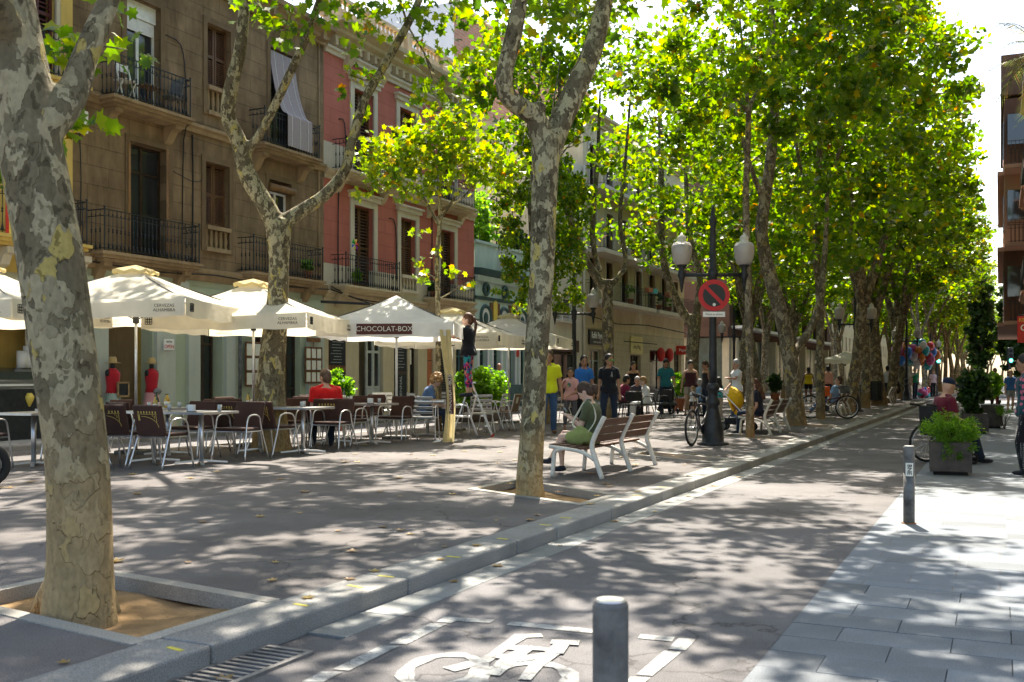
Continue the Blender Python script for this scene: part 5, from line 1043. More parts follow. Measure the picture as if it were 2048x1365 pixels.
def chair_arm(name, label, group, fab):
    t = thing(name, label, 'chair', (0, 0, 0), 0, group)
    for s in (-1, 1):
        x = .27*s; P_, _ = smooth_line([(x*1.08, .27, 0), (x, .2, .46), (x, .16, .62), (x, .08, .67), (x, -.06, .67), (x, -.14, .62), (x, -.18, .46), (x*1.08, -.34, 0)], [1]*8, 4); MB().tube(P_, .0125, 8).build('side_frame', MT['aluminium'], t, True)
    fr = MB()
    for y in (.2, -.2): fr.tube([(-.27, y, .43), (.27, y, .43)], .011, 6)
    for s in (-1, 1): fr.tube([(.24*s, .2, .43), (.24*s, -.2, .43)], .011, 6)
    fr.build('seat_frame', MT['aluminium'], t)
    bf = MB()
    for s in (-1, 1): bf.tube([(.23*s, -.2, .43), (.235*s, -.3, .84)], .011, 6)
    bf.tube([(-.235, -.3, .84), (.235, -.3, .84)], .011, 6); bf.build('back_frame', MT['aluminium'], t)
    if fab:
        MB().box((0, 0, .465), (.5, .46, .045)).build('seat', MT['brown_fabric'], t, bevel=.018)
        M = Matrix.Rotation(R(13.5), 3, 'X'); b = MB().box((0, -.255, .66), (.5, .05, .42), M=M).build('backrest', MT['brown_fabric'], t, bevel=.02)
        g = MB(); o = Vector((0, -.255, .66)); X = Vector((-1, 0, 0)); Z = M @ Vector((0, 0, 1)); Nn = M @ Vector((0, -1, 0))
        def at2(x, z): return o+X*x+Z*z+Nn*.0275
        for k in range(7): g.bar(at2(-.15+k*.05, .10), at2(-.15+k*.05, .13), .018, .003, Nn)
        g.bar(at2(-.17, .09), at2(.17, .09), .003, .012, Nn)
        pv = None
        for k in range(10):
            a = math.pi*(.5+.5*k/9); q = at2(.1+.27*math.cos(a), -.09+.15*math.sin(a))
            if pv: g.bar(pv, q, .004, .009, Nn)
            pv = q
        for k in range(3): g.bar(at2(-.15+.03*k, .08-.01*k), at2(-.15+.03*k, -.02+.05*k), .009, .003, Nn)
        g.bar(at2(.15, .08), at2(.15, .0), .03, .003, Nn); stuff(g.build('gold_print', MT['gold_print'], b))
    return t
brown0 = None; BROWN_N = 0
def brown(x, y, rz, label):
    global brown0
    if brown0 is None: brown0 = chair_arm('cafe_armchair', label, 'brown covered cafe armchairs', True); brown0.location = (x, y, 0); brown0.rotation_euler = (0, 0, rz); return brown0
    return copy_tree(brown0, None, (x, y, 0), rz, label)
def slat_chair(label):
    t = chair_arm('slatted_chair', label, 'aluminium slatted cafe chairs', False)
    for k in range(5): MB().box((0, .18-k*.09, .452), (.46, .065, .014)).build('seat_slat', MT['aluminium'], t, bevel=.004)
    for k in range(4):
        z = .54+k*.095; MB().box((0, -.2-(z-.43)*.24, z), (.46, .012, .06), M=Matrix.Rotation(R(13.5), 3, 'X')).build('back_slat', MT['aluminium'], t, bevel=.004)
    return t
alu0 = None
def alu(x, y, rz, label):
    global alu0
    if alu0 is None: alu0 = slat_chair(label); alu0.location = (x, y, 0); alu0.rotation_euler = (0, 0, rz); return alu0
    return copy_tree(alu0, None, (x, y, 0), rz, label)
tab0 = None
def table(x, y, label, rz=0.0):
    global tab0
    if tab0 is None:
        t = thing('cafe_table', label, 'table', (0, 0, 0), 0, 'square cafe tables'); MB().box((0, 0, .735), (.72, .72, .02)).build('table_top', MT['table_top'], t, bevel=.006); rim = MB()
        for k in range(4): a = R(90*k); rim.box((.36*math.cos(a), .36*math.sin(a), .732), (.014, .735, .034), rz=a)
        rim.build('rim', MT['aluminium'], t); MB().lathe([(.035, .03), (.035, .72)], 12).build('leg', MT['aluminium'], t, True)
        for k in range(4): a = R(45+90*k); MB().bar((.03*math.cos(a), .03*math.sin(a), .05), (.36*math.cos(a), .36*math.sin(a), .02), .05, .025).build('foot', MT['aluminium'], t)
        tab0 = t; t.location = (x, y, 0); t.rotation_euler = (0, 0, rz); return t
    return copy_tree(tab0, None, (x, y, 0), rz, label)
def bottle(x, y, z, kind, label):
    t = thing('bottle', label, 'bottle', (x, y, z), 0, 'bottles on the cafe tables'); h = .27 if kind == 'wine' else .22
    MB().lathe([(.034, 0), (.036, .01), (.036, h*.55), (.03, h*.66), (.013, h*.76), (.013, h*.97)], 10).build('body', MT['bottle_green' if kind == 'wine' else 'oil'], t, True); MB().lathe([(.016, h*.95), (.016, h)], 8).build('cap', MT['cap_black'], t); MB().lathe([(.0368, h*.18), (.0368, h*.45)], 10).build('paper_label', MT['paper'], t, True)
def glasscup(x, y, z, label, m='glass_clear'):
    t = thing('tumbler', label, 'glass', (x, y, z), 0, 'glasses and cups on the cafe tables'); MB().lathe([(.026, 0), (.033, .09)], 10).build('wall', MT[m], t, True); MB().lathe([(.030, .086), (.0335, .092), (.0335, .096), (.030, .096)], 10).build('rim', MT[m], t)
up, dn = 0.0, math.pi
FT = [(-10.3, 11.3), (-10.25, 13.6), (-10.5, 16.0)]
names = ['nearest', 'middle', 'farthest']
for i, (x, y) in enumerate(FT):
    n = names[i]
    table(x, y, f'{n} table of the front cafe row with a metal top', .03*i)
    brown(x-.02, y-.72, rnd.uniform(-.12, .1), f'brown armchair at the {n} front row table, its gold printed back to the camera')
    brown(x+.05, y+.74, dn+rnd.uniform(-.15, .15), f'brown armchair facing the camera side at the {n} front row table')
    table(x-.85, y-.05, f'table behind the {n} front row table', 0)
    brown(x-.72, y-.74, rnd.uniform(-.1, .15), f'brown armchair left of the gold printed one at the {n} front table')
    brown(x-.85, y+.72, dn+rnd.uniform(-.15, .15), f'brown armchair across the table behind the {n} front table')
BT = [(-12.0, 12.4), (-12.1, 14.9), (-12.0, 17.3)]
for i, (x, y) in enumerate(BT):
    n = names[i]; table(x, y, f'{n} table of the back cafe row by the service road', .05); brown(x, y-.72, rnd.uniform(-.2, .2), f'brown armchair before the {n} back row table'); brown(x+.05, y+.75, dn+rnd.uniform(-.2, .2), f'brown armchair past the {n} back row table'); brown(x-.75, y+.1, -R(90)+rnd.uniform(-.2, .2), f'brown armchair on the road side of the {n} back row table')
table(-12.2, 10.05, 'table left of the biggest trunk', .04); brown(-12.35, 10.8, dn+.2, 'brown armchair left of the biggest trunk, arm towards the camera'); brown(-11.75, 10.75, dn-.3, 'brown armchair half hidden behind the biggest trunk'); brown(-12.3, 9.3, .3, 'brown armchair at the very left edge'); brown(-11.2, 9.9, R(100), 'brown armchair whose back peeks out right of the biggest trunk'); table(-13.0, 11.4, 'table by the service road at the left edge'); brown(-13.0, 12.1, dn, 'brown armchair by the service road seen left of the trunk')
k = 0
for (x, y, ks) in [(-11.1, 11.25, ('wine', 'oil')), (-11.2, 13.4, ('oil',)), (-11.3, 16.1, ('wine', 'oil')), (-12.0, 12.4, ('oil', 'oil')), (-12.1, 14.9, ('wine', 'oil')), (-12.0, 17.3, ('oil', 'wine'))]:
    for j, kk in enumerate(ks): bottle(x-.1+.09*j, y+.1-.12*j, .747, kk, ('green wine bottle' if kk == 'wine' else 'amber oil bottle')+' on '+('a front', 'a front', 'a front', 'a back', 'a back', 'a back')[k]+' row cafe table, '+['nearest pair', 'standing alone', 'below the red shirted man', ('left' if j == 0 else 'right')+' one by the road at left', 'in front of the broad forked tree', 'near the white gazebo pole'][k])
    k += 1
for k, (x, y) in enumerate([(-10.95, 11.1), (-11.0, 11.4), (-10.2, 13.5), (-10.35, 13.75), (-10.95, 13.5), (-10.4, 16.1), (-11.2, 15.8)]): glasscup(x, y, .747, ['small tumbler beside the nearest wine bottle', 'second tumbler beside the nearest wine bottle', 'tumbler on the middle front table', 'tumbler at the far side of the middle front table', 'tumbler left of the middle front table', 'tumbler on the farthest front table', 'tumbler near the red shirted man'][k])
for k, (x, y, l) in enumerate(((-10.1, 11.45, 'tumbler at the right of the nearest front table'), (-10.45, 11.2, 'tumbler at the left of the nearest front table'), (-11.85, 12.5, 'tumbler on the nearest back row table'), (-12.2, 12.2, 'tumbler at the road side of the nearest back row table'), (-12.0, 15.05, 'tumbler on the middle back row table'), (-12.25, 14.75, 'tumbler at the road side of the middle back table'), (-11.85, 17.2, 'tumbler on the farthest back row table'), (-12.1, 10.2, 'tumbler on the table left of the biggest trunk'))): glasscup(x, y, .747, l)
for k, (x, y, l) in enumerate(((-10.25, 11.05, 'white napkin holder on the nearest front table'), (-10.4, 15.8, 'white napkin holder on the farthest front table'), (-11.95, 17.5, 'white napkin holder on the farthest back row table'), (-11.95, 14.65, 'white napkin holder on the middle back row table'))):
    t = thing('napkin_holder', l, 'napkin holder', (x, y, .746), .3*k, 'napkin holders on the cafe tables'); MB().box((0, 0, .008), (.12, .07, .016)).build('base', MT['steel_grey'], t); MB().box((0, 0, .06), (.1, .045, .09)).build('napkins', MT['ceramic'], t)
# aluminium group round the curly haired man
q = lambda u, v: G(u, v)
p = q(855, 872); table(p.x, p.y, 'table with white cups in front of the curly haired man', YAW); TB = p
p = q(846, 880); alu(p.x, p.y, ang(-4), 'aluminium slatted chair with its back to the camera before the curly haired man')
for (u, v, a, l) in ((922, 876, 95, 'aluminium chair in front of the ladder, facing left'), (955, 868, 20, 'aluminium chair behind the ladder with its back shown'), (985, 862, 78, 'aluminium chair right of the ladder facing left'), (800, 872, -80, 'aluminium chair left of the cup table, facing right'), (880, 852, 150, 'aluminium chair at the far side of the cup table'), (770, 858, 200, 'aluminium chair by the white gazebo pole'), (845, 858, -62, 'aluminium chair under the curly haired man')):
    p = q(u, v); alu(p.x, p.y, ang(a), l)
for k, (x, y) in enumerate(((-.2, .1), (-.05, .2), (.12, -.05), (.05, .25))): p = TB+RT*x+FW*y; glasscup(p.x, p.y, .747, ['white cup at the left of the cup table', 'white cup in the middle of the cup table', 'tall white cup at the right of the cup table', 'white cup near the curly haired man'][k], 'ceramic')
def weave_chair(x, y, rz, label):
    t = chair_arm('woven_chair', label, 'tan woven cafe chairs', False); t.location = (x, y, 0); t.rotation_euler = (0, 0, rz); MB().box((0, 0, .45), (.48, .44, .02)).build('seat', MT['tan_weave'], t, bevel=.008); b = MB().box((0, -.25, .65), (.47, .02, .42), M=Matrix.Rotation(R(13.5), 3, 'X')).build('backrest', MT['tan_weave'], t, bevel=.008); MB().box((0, -.275, .7), (.12, .006, .14), M=Matrix.Rotation(R(13.5), 3, 'X')).build('print', MT['paper'], t)
for u, v, l in ((1012, 862, 'tan woven chair right of the slatted ones'), (1033, 860, 'tan woven chair next to the forked trunk'), (1130, 846, 'tan woven chair between the yellow shirt and the pink girl')): p = q(u, v); weave_chair(p.x, p.y, ang(70), l)
# step ladder
p = G(945, 873); ld = thing('step_ladder', 'aluminium step ladder under the woman fixing the parasol', 'ladder', (p.x, p.y, 0), ang(90)); 
for s in (-1, 1):
    MB().bar((.22*s, -.42, 0), (.14*s, .02, 1.12), .05, .022).build('rail', MT['aluminium'], ld); MB().bar((.22*s, .42, 0), (.14*s, .06, 1.1), .03, .02).build('rear_leg', MT['aluminium'], ld)
    MB().box((.22*s, -.42, .02), (.06, .05, .05)).build('foot_cap', MT['red_sign'], ld); MB().box((.22*s, .42, .02), (.05, .05, .05)).build('foot_cap', MT['red_sign'], ld)
for k in range(4): z = .22+k*.21; MB().box((0, -.42+.44*z/1.12+.02, z), (.36-.06*z, .1, .025)).build('tread', MT['aluminium'], ld)
MB().box((0, .03, 1.12), (.32, .2, .03)).build('platform', MT['aluminium'], ld)
np_ = G(865, 886); nk = MB(); nk.add([(0, 0, .005), (.16, .02, .03), (.13, .12, .05), (.02, .1, .015), (.09, .06, .07)], [(0, 1, 4), (1, 2, 4), (2, 3, 4), (3, 0, 4)]); tag(nk.build('paper_napkin', MT['ceramic'], loc=np_), 'crumpled white paper on the ground by the slatted chairs', 'paper')

# ------------------------------------------------------------------ shop front things
def menu(u0, v0, u1, v1, label, rows, cols, plank=()):
    ya, za = F(u0, v0); yb, zb = F(u1, v1); t = thing('menu_rack', label, 'menu', (XF+.16, (ya+yb)/2, zb)); h = za-zb; w = yb-ya; f = MB()
    for k in range(cols+1): f.box((0, -w/2+w*k/cols, h/2), (.04, .035, h))
    for k in range(rows+1): f.box((.002, 0, h*k/rows), (.036, w+.03, .035))
    f.build('frame', MT['rust'], t); MB().box((-.025, 0, h/2), (.01, w, h)).build('backing', MT['wood_dark'], t)
    for i in range(cols):
        for j in range(rows): MB().box((.005, -w/2+w*(i+.5)/cols, h*(j+.5)/rows), (.012, w/cols-.06, h/rows-.07)).build('menu_sheet', MT['paper'], t)
    MB().box((0, 0, h+.22), (.05, w*.8, .12)).build('title_plank', MT['rust'], t); MB().tube([(0, 0, h), (0, 0, h+.2)], .012, 5).build('hook', MT['rust'], t)
menu(482, 685, 515, 772, 'rusty menu rack with white sheets behind the second parasol pole', 3, 2); menu(602, 695, 634, 766, 'rusty menu rack with nine sheets left of the chalkboards', 3, 3)
def mannequin(u, v, label, topm, skirt, hat, bag):
    y, z = F(u, v, XF+.3); t = thing('mannequin', label, 'mannequin', (XF+.35, y, 0)); zb = .85
    MB().lathe([(.02, .05), (.02, zb+.1)], 8).build('stand', MT['black_paint'], t, True); MB().lathe([(.17, 0), (.17, .03), (.03, .06)], 12).build('foot', MT['black_paint'], t)
    MB().lathe([(.15, zb+.02), (.13, zb+.16), (.155, zb+.38), (.16, zb+.46), (.10, zb+.55), (.05, zb+.58)], 14).build('top', topm, t, True); MB().lathe([(.05, zb+.57), (.055, zb+.66), (.04, zb+.68)], 10).build('neck', MT['black_paint'], t, True)
    MB().lathe([(.21, zb-.30), (.2, zb-.28), (.15, zb+.02), (.14, zb+.05)], 16).build('skirt', skirt, t, True)
    MB().lathe([(.17, zb+.69), (.17, zb+.70), (.09, zb+.71), (.085, zb+.8), (.06, zb+.83)], 14).build('hat', hat, t, True)
    for s in (-1, 1): MB().ell((.0, .15*s, zb+.47), (.06, .04, .08), 8, 6).build('shoulder_cap', MT['black_paint'], t, True)
    if bag: MB().ell((.16, .02, zb+.05), (.05, .12, .08), 10, 7).build('bag', mat('bag_grey', (.16, .16, .16), .8, .1), t, True)
    else:
        MB().box((.2, .1, zb+.12), (.03, .28, .3)).build('price_board', MT['chalkboard'], t); fr = MB()
        for a, b, c, d in ((0, .3, .32, .04), (0, 0, .32, .04)): fr.box((.21, .1, zb-.04+b), (.03, c, d))
        for s in (-1, 1): fr.box((.211, .1+.15*s, zb+.11), (.028, .04, .32))
        fr.build('board_frame', MT['wood_top'], t)
cloth('red_cloth', (.45, .02, .03)); cloth('pink_check', (.62, .30, .30)); cloth('floral', (.35, .42, .36), var=.5); cloth('straw', (.45, .30, .12))
mannequin(300, 815, 'mannequin in red top and pink skirt at the shop door', MT['red_cloth'], MT['pink_check'], MT['straw'], True); mannequin(222, 815, 'mannequin in red top and green skirt holding a small chalkboard', MT['red_cloth'], MT['floral'], MT['straw'], False)
t = thing('open_sign', 'small pink and white open sign hanging by the clothes shop', 'sign', (XF+.2, F(325, 690)[0], F(325, 690)[1])); MB().box((0, 0, 0), (.02, .34, .26)).build('board', MT['ceramic'], t, bevel=.02); place_text('OPEN', .12, MT['red_sign'], t, (.013, 0, -.05), (0, 1, 0), (0, 0, 1)); place_text("we're", .08, MT['print_black'], t, (.013, 0, .07), (0, 1, 0), (0, 0, 1))
# ice cream counter
y = F(30, 800, XF+.3)[0]; t = thing('ice_cream_counter', 'curved glass ice cream display counter at the left edge', 'counter', (XF+.35, y, 0)); pr = [(-.35, 1.0), (.35, 1.0), (.33, 1.18), (.2, 1.34), (-.05, 1.42), (-.35, 1.42)]; n = len(pr); yy = (-1.3, .75)
MB().box((0, -.275, .5), (.7, 2.05, 1.0)).build('base', MT['chalkboard'], t); v = [(a, yy[0], b) for a, b in pr]+[(a, yy[1], b) for a, b in pr]; MB().add(v, [tuple(range(n)), tuple(range(2*n-1, n-1, -1))]+[(i, n+i, n+(i+1) % n, (i+1) % n) for i in range(n)]).build('glass_hood', glass('counter_glass', (.06, .07, .06), .05), t); rim = MB()
rim.tube([(a, yy[1]+.01, b) for a, b in pr], .025, 6); rim.build('hood_rim', MT['black_paint'], t); MB().box((.33, -.27, 1.08), (.06, 2.0, .04)).build('light_strip', MT['ceramic'], t); place_text('100%\nVEGAN', .15, MT['chalk'], t, (.356, .45, .72), (0, 1, 0), (0, 0, 1)); MB().lathe([(.02, 0), (.09, .16), (.09, .2), (.05, .27)], 10, (.358, .0, .65)).build('cone_drawing', MT['yellow_letters'], t, True)
for k, yv in enumerate((.2, .05)): MB().lathe([(.1, 0), (.1, .34+.1*k)], 12, (-.1, yv+.3*k, 1.42)).build('cup_stack', MT['ceramic'], t, True)
# ------------------------------------------------------------------ street furniture
mat('lamp_glass', (.36, .33, .30), .3, .06, 5, spec=.6); mat('lamp_cap', (.55, .53, .46), .5, .1, 8); mat('bench_wood', (.088, .037, .02), .6, .25, 5, .25, 40, stretch=(1, .12, 1)); mat('bench_frame', (.58, .56, .49), .45, .12, 10, .05); mat('sign_red', (.50, .015, .02), .45, .05); mat('sign_black', (.015, .02, .022), .45, .1); mat('planter_metal', (.075, .062, .055), .6, .3, 6, .1, 40, .2); mat('tyre', (.018, .018, .018), .85, .2, 10); mat('rubber_grip', (.02, .02, .02), .8, .1); mat('bike_dark', (.03, .03, .04), .4, .2); mat('bike_red', (.40, .02, .07), .4, .1); mat('stroller_yellow', (.72, .42, .01), .75, .1, 8); mat('stroller_black', (.015, .016, .018), .75, .2, 8)
# bollards
def bollard(x, y, label, st, h=.71):
    t = thing('bollard', label, 'bollard', (x, y, ZR), 0, 'steel bollards on the pavement edge'); MB().lathe([(.05, 0), (.05, h*.66)], 24).build('post', MT['steel_grey'], t, True); MB().lathe([(.047, h*.655), (.047, h*.675), (.051, h*.68), (.051, h-.012), (.045, h)], 24).build('head', MT['steel_grey'], t, False); MB().lathe([(.046, h-.002), (.04, h+.004), (.0, h+.004)], 24).build('cap', MT['aluminium'], t)
    MB().lathe([(.066, 0), (.066, .008), (.054, .014)], 24).build('collar', MT['rust'], t)
    if st:
        s = MB(); 
        for k in range(7):
            a0, a1 = R(-120+k*11), R(-120+(k+1)*11); s.quad(*[(.052*math.cos(a), .052*math.sin(a), z) for a, z in ((a0, .44), (a1, .44), (a1, .56), (a0, .56))])
        s.build('sticker', MT['paper'], t, True); a = R(-82); n_ = Vector((math.cos(a), math.sin(a), 0)); place_text('BNE', .052, MT['print_black'], t, n_*.0535+Vector((0, 0, .5)), (0, 0, -1), Vector((-n_.y, n_.x, 0)), depth=.0005, bold=.001)
p = G(1818, 1048, ZR); bollard(p.x, p.y, 'grey steel bollard with a white BNE sticker', True); p = D(1221, 753, 2.9); bollard(p.x, p.y, 'nearest bollard, cut off by the bottom edge, without sticker', False, .715)
# benches
def bench(x, y, label):
    t = thing('bench', label, 'bench', (x, y, 0), 0, 'wooden benches along the kerb'); L_ = 2.15; t.scale = (1, 1, .88)
    for k, yy in enumerate((0, L_/2, L_)):
        b, _ = smooth_line([(.06, yy, 0), (-.02, yy, .25), (-.07, yy, .42), (-.05, yy, .55), (.06, yy, .80), (.09, yy, .86)], [1]*6, 4); MB().tube(b, [.034]*len(b), 8, el=.75).build('rear_leg', MT['bench_frame'], t, True)
        b, _ = smooth_line([(-.60, yy, 0), (-.58, yy, .25), (-.56, yy, .36), (-.45, yy, .40)], [1]*4, 4); MB().tube(b, [.03]*len(b), 8, el=.8).build('front_leg', MT['bench_frame'], t, True)
        b, _ = smooth_line([(-.64, yy, .425), (-.45, yy, .405), (-.2, yy, .36), (-.03, yy, .25)], [1]*4, 4); MB().tube(b, [.026]*len(b), 8).build('seat_arm', MT['bench_frame'], t, True)
    for k in range(2):
        y0, y1 = k*L_/2+.03, (k+1)*L_/2-.03
        for j in range(4): MB().box((-.60+j*.125, (y0+y1)/2, .445-.012*j), (.115, y1-y0, .035)).build('seat_plank', MT['bench_wood'], t, bevel=.006)
        for j in range(3):
            z = .54+j*.115; xx = -.085+max(0, (z-.52))*.42; MB().box((xx, (y0+y1)/2, z), (.03, y1-y0, .106), M=Matrix.Rotation(R(22), 3, 'Y')).build('back_plank', MT['bench_wood'], t, bevel=.006)
    return t
BN1 = bench(-4.43, 11.72, 'long wooden bench with white legs, a woman sitting on it'); BN2 = bench(-4.43, 21.9, 'wooden bench where a dark haired woman sits with her back turned'); bench(-4.5, 49.5, 'distant bench by the fourth lamp post')
# lamps
lamp0 = None
def lamp(x, y, label):
    global lamp0
    if lamp0: return copy_tree(lamp0, None, (x, y, 0), None, label)
    t = thing('street_lamp', label, 'street lamp', (x, y, 0), 0, 'double globe street lamps'); lamp0 = t
    MB().lathe([(.29, 0), (.29, .035), (.2, .05), (.19, .3), (.16, .42), (.11, .62), (.1, .7), (.13, .74), (.13, .8), (.085, .86), (.09, .98), (.125, 1.02), (.115, 1.08), (.07, 1.14)], 16).build('pedestal', MT['black_iron'], t, True)
    MB().lathe([(.075, 1.12), (.072, 1.4), (.058, 2.9), (.075, 2.95), (.075, 3.05), (.09, 3.08), (.09, 3.18), (.06, 3.22), (.05, 4.0), (.065, 4.03), (.065, 4.12), (.045, 4.16), (.03, 4.3), (.01, 4.38)], 14).build('shaft', MT['black_iron'], t, True)
    MB().tube([(-.64*RT.x, -.64*RT.y, 3.1), (.64*RT.x, .64*RT.y, 3.1)], .036, 10).build('crossarm', MT['black_iron'], t, True)
    for s in (-1, 1):
        c = RT*(.57*s); cc = (c.x, c.y, 0); MB().lathe([(.01, 2.78), (.035, 2.92), (.05, 3.02), (.065, 3.06), (.065, 3.14), (.045, 3.2), (.1, 3.27), (.11, 3.31)], 12, cc).build('bracket', MT['black_iron'], t, True)
        g = MB().lathe([(.10, 3.28), (.14, 3.32), (.172, 3.42), (.186, 3.54), (.186, 3.61), (.165, 3.66)], 18, cc).build('globe', MT['lamp_glass'], t, True); MB().lathe([(.168, 3.655), (.15, 3.68), (.085, 3.70), (.075, 3.74), (.085, 3.76), (.07, 3.80), (.03, 3.83), (.012, 3.87)], 14, cc).build('cap', MT['lamp_cap'], t, True)
    return t
L1 = lamp(-4.73, 18.45, 'black lamp post carrying the round no parking sign'); lamp(-11.4, 28.2, 'black lamp post behind the walking group'); lamp(-4.65, 38.2, 'black lamp post right of the parked city bicycle'); lamp(-4.45, 57.7, 'far black lamp post next to the balloon bunch'); lamp(-11.3, 48.0, 'black lamp post of the back row near the far parasol'); lamp(-4.4, 77.5, 'farthest lamp post past the crossing')
s = thing('no_parking_sign', 'round red and black no parking sign on the lamp post', 'sign', (-4.73, 18.45, 2.72)); M = Matrix((RT, Vector((0, 0, 1)), -FW)).transposed(); o = -FW*.1
MB().lathe([(.285, -.01), (.285, .01)], 32, o, M).build('red_ring', MT['sign_red'], s); MB().lathe([(.205, .008), (.205, .014)], 32, o, M).build('black_disc', MT['sign_black'], s); MB().box(o-FW*.017, (.44, .065, .006), M=M @ Matrix.Rotation(R(-45), 3, 'Z')).build('red_bar', MT['sign_red'], s); MB().lathe([(.03, .012), (.03, .018)], 10, o-Vector((0, 0, .17)), M).build('sticker', MT['ceramic'], s)
MB().box(o-Vector((0, 0, .345)), (.4, .095, .012), M=M).build('text_plate', MT['ceramic'], s, bevel=.004); place_text('Motos en vorera', .046, MT['print_black'], s, o-FW*.0085-Vector((0, 0, .345)), RT, (0, 0, 1), depth=.0005); MB().box((0, 0, .0), (.16, .16, .06)).build('clamp', MT['black_iron'], s); MB().box((0, 0, -.3), (.16, .16, .05)).build('clamp', MT['black_iron'], s)
# bicycles
def bicycle(p0, p1, label, fm, r=.33, drop=False):
    "rear wheel foot p0, front wheel foot p1"
    a = math.atan2(p1[1]-p0[1], p1[0]-p0[0]); t = thing('bicycle', label, 'bicycle', (p0[0], p0[1], 0), a); wb = 1.04; lean = R(3); M0 = Matrix.Rotation(R(90), 3, 'X')
    for x in (0, wb):
        w = ob('wheel', MB().torus((0, 0, 0), r-.02, .021, 36, 8, M0).mesh('wheel', MT['tyre'], True), t, (x, 0, r)); MB().torus((0, 0, 0), r-.05, .01, 32, 6, M0).build('rim', MT['aluminium'], w, True); sp = MB()
        for k in range(20): b = 2*math.pi*k/20; sp.tube([(0, .02*(-1)**k, 0), ((r-.05)*math.cos(b), 0, (r-.05)*math.sin(b))], .0016, 3, False)
        stuff(sp.build('spokes', MT['aluminium'], w)); MB().lathe([(.018, -.045), (.018, .045)], 8, (0, 0, 0), M0).build('hub', MT['aluminium'], w)
    bb = (.44, 0, r-.04); st = (.32, 0, r+.42); hd = (.82, 0, r+.40); hd2 = (.86, 0, r+.28); f = MB()
    for q in ([bb, st], [st, hd] if not drop else [(.37, 0, r+.2), hd2], [bb, hd2], [hd, hd2]): f.tube(q, .017, 8)
    for s in (-1, 1): f.tube([(0, .055*s, r), (.40, .02*s, r-.03)], .009, 6); f.tube([(0, .055*s, r), (.335, .015*s, r+.36)], .008, 6)
    f.build('frame', fm, t, True); k = MB()
    for s in (-1, 1): k.tube([(wb, .05*s, r), (.885, .045*s, r+.24)], .012, 6)
    k.tube([(.885, -.05, r+.24), (.885, .05, r+.24)], .012, 6); k.build('fork', fm, t, True)
    MB().tube([st, (.29, 0, r+.56)], .013, 6).build('seat_post', MT['aluminium'], t); MB().tube([(.15, 0, r+.585), (.25, 0, r+.575), (.42, 0, r+.575)], [.07, .06, .018], 8, el=.45).build('saddle', MT['rubber_grip'], t, True)
    hb, _ = smooth_line([(.74, -.29, r+.56), (.80, -.15, r+.58), (.81, 0, r+.52), (.80, .15, r+.58), (.74, .29, r+.56)], [1]*5, 3); MB().tube(hb, .012, 6).build('handlebar', MT['bike_dark'], t, True); MB().tube([hd, (.81, 0, r+.53)], .014, 6).build('stem', MT['aluminium'], t)
    MB().lathe([(.09, -.004), (.09, .004)], 20, (bb[0], -.05, bb[2]), M0).build('chainring', MT['bike_dark'], t); MB().bar((bb[0], -.07, bb[2]), (bb[0]+.11, -.07, bb[2]-.12), .02, .012).box((bb[0]+.11, -.12, bb[2]-.12), (.09, .09, .02)).build('crank', MT['bike_dark'], t)
    return t
bicycle((-4.98, 17.92), (-4.9, 19.0), 'mountain bicycle with pink tape locked to the sign lamp post', MT['bike_dark']); t = bicycle((-5.05, 31.1), (-4.15, 31.35), 'dark city bicycle leaning by the thin straight tree', MT['wood_red'], .345, True); MB().box((.95, 0, .86), (.24, .3, .22), top=1.15).build('basket', MT['steel_grey'], t)
# push chairs
def pushchair(x, y, rz, label, fab, folded=False, sc=1.0):
    t = thing('pushchair', label, 'pushchair', (x, y, 0), rz); t.scale = (sc,)*3
    for s in (-1, 1):
        for yy, r in ((-.32, .12), (.36, .1)): w = ob('wheel', MB().torus((0, 0, 0), r-.02, .024, 20, 6, Matrix.Rotation(R(90), 3, 'Y')).mesh('wheel', MT['tyre'], True), t, (.25*s, yy, r)); MB().lathe([(r*.7, -.012), (r*.7, .012)], 14, (0, 0, 0), Matrix.Rotation(R(90), 3, 'Y')).build('rim', MT['steel_grey'], w)
        MB().tube([(.24*s, .36, .1), (.24*s, .1, .5), (.24*s, -.32, .95), (.23*s, -.48, 1.02)], .014, 8).build('side_bar', MT['bike_dark'] if fab != MT['stroller_yellow'] else MT['aluminium'], t, True); MB().tube([(.24*s, -.32, .12), (.24*s, .02, .56)], .013, 6).build('rear_bar', MT['bike_dark'], t)
    MB().tube([(-.23, -.48, 1.02), (.23, -.48, 1.02)], .018, 8).build('handle', MT['rubber_grip'], t, True)
    se, _ = smooth_line([(0, .4, .28), (0, .3, .36), (0, .02, .40), (0, -.12, .6), (0, -.2, .88)], [1]*5, 4); s_ = MB(); pv = None
    for p in se:
        if pv: s_.bar(pv, p, .44, .05, (0, 0, 1) if abs(p.z-pv.z) < .1 else (0, 1, 0))
        pv = p
    for i in range(len(se)-1): pass
    me = remesh(s_, .02, fab, 'seat', 4); ob('seat', me, t)
    hd = MB(); rows = []
    for i in range(7):
        a = R(8+i*20); row_ = []
        for j in range(9): b = math.pi*j/8; row_.append((.25*math.cos(b), -.2+.36*math.sin(a)*math.sin(b)*1.0, .74+.34*math.cos(a)*math.sin(b)))
        rows.append(row_)
    for i in range(6):
        for j in range(8): hd.quad(rows[i][j], rows[i][j+1], rows[i+1][j+1], rows[i+1][j])
    hd.build('hood', fab, t, True); MB().box((0, -.05, .24), (.38, .4, .16), top=1.15).build('basket', MT['stroller_black'], t, bevel=.02)
    return t
p = G(1336, 828); pushchair(p.x, p.y, ang(183), 'black pushchair pushed by the bearded man in teal', MT['stroller_black']); p = G(1474, 862); t = pushchair(p.x, p.y, ang(-110), 'bright yellow pushchair parked behind the lamp post', MT['stroller_yellow'], sc=.95)
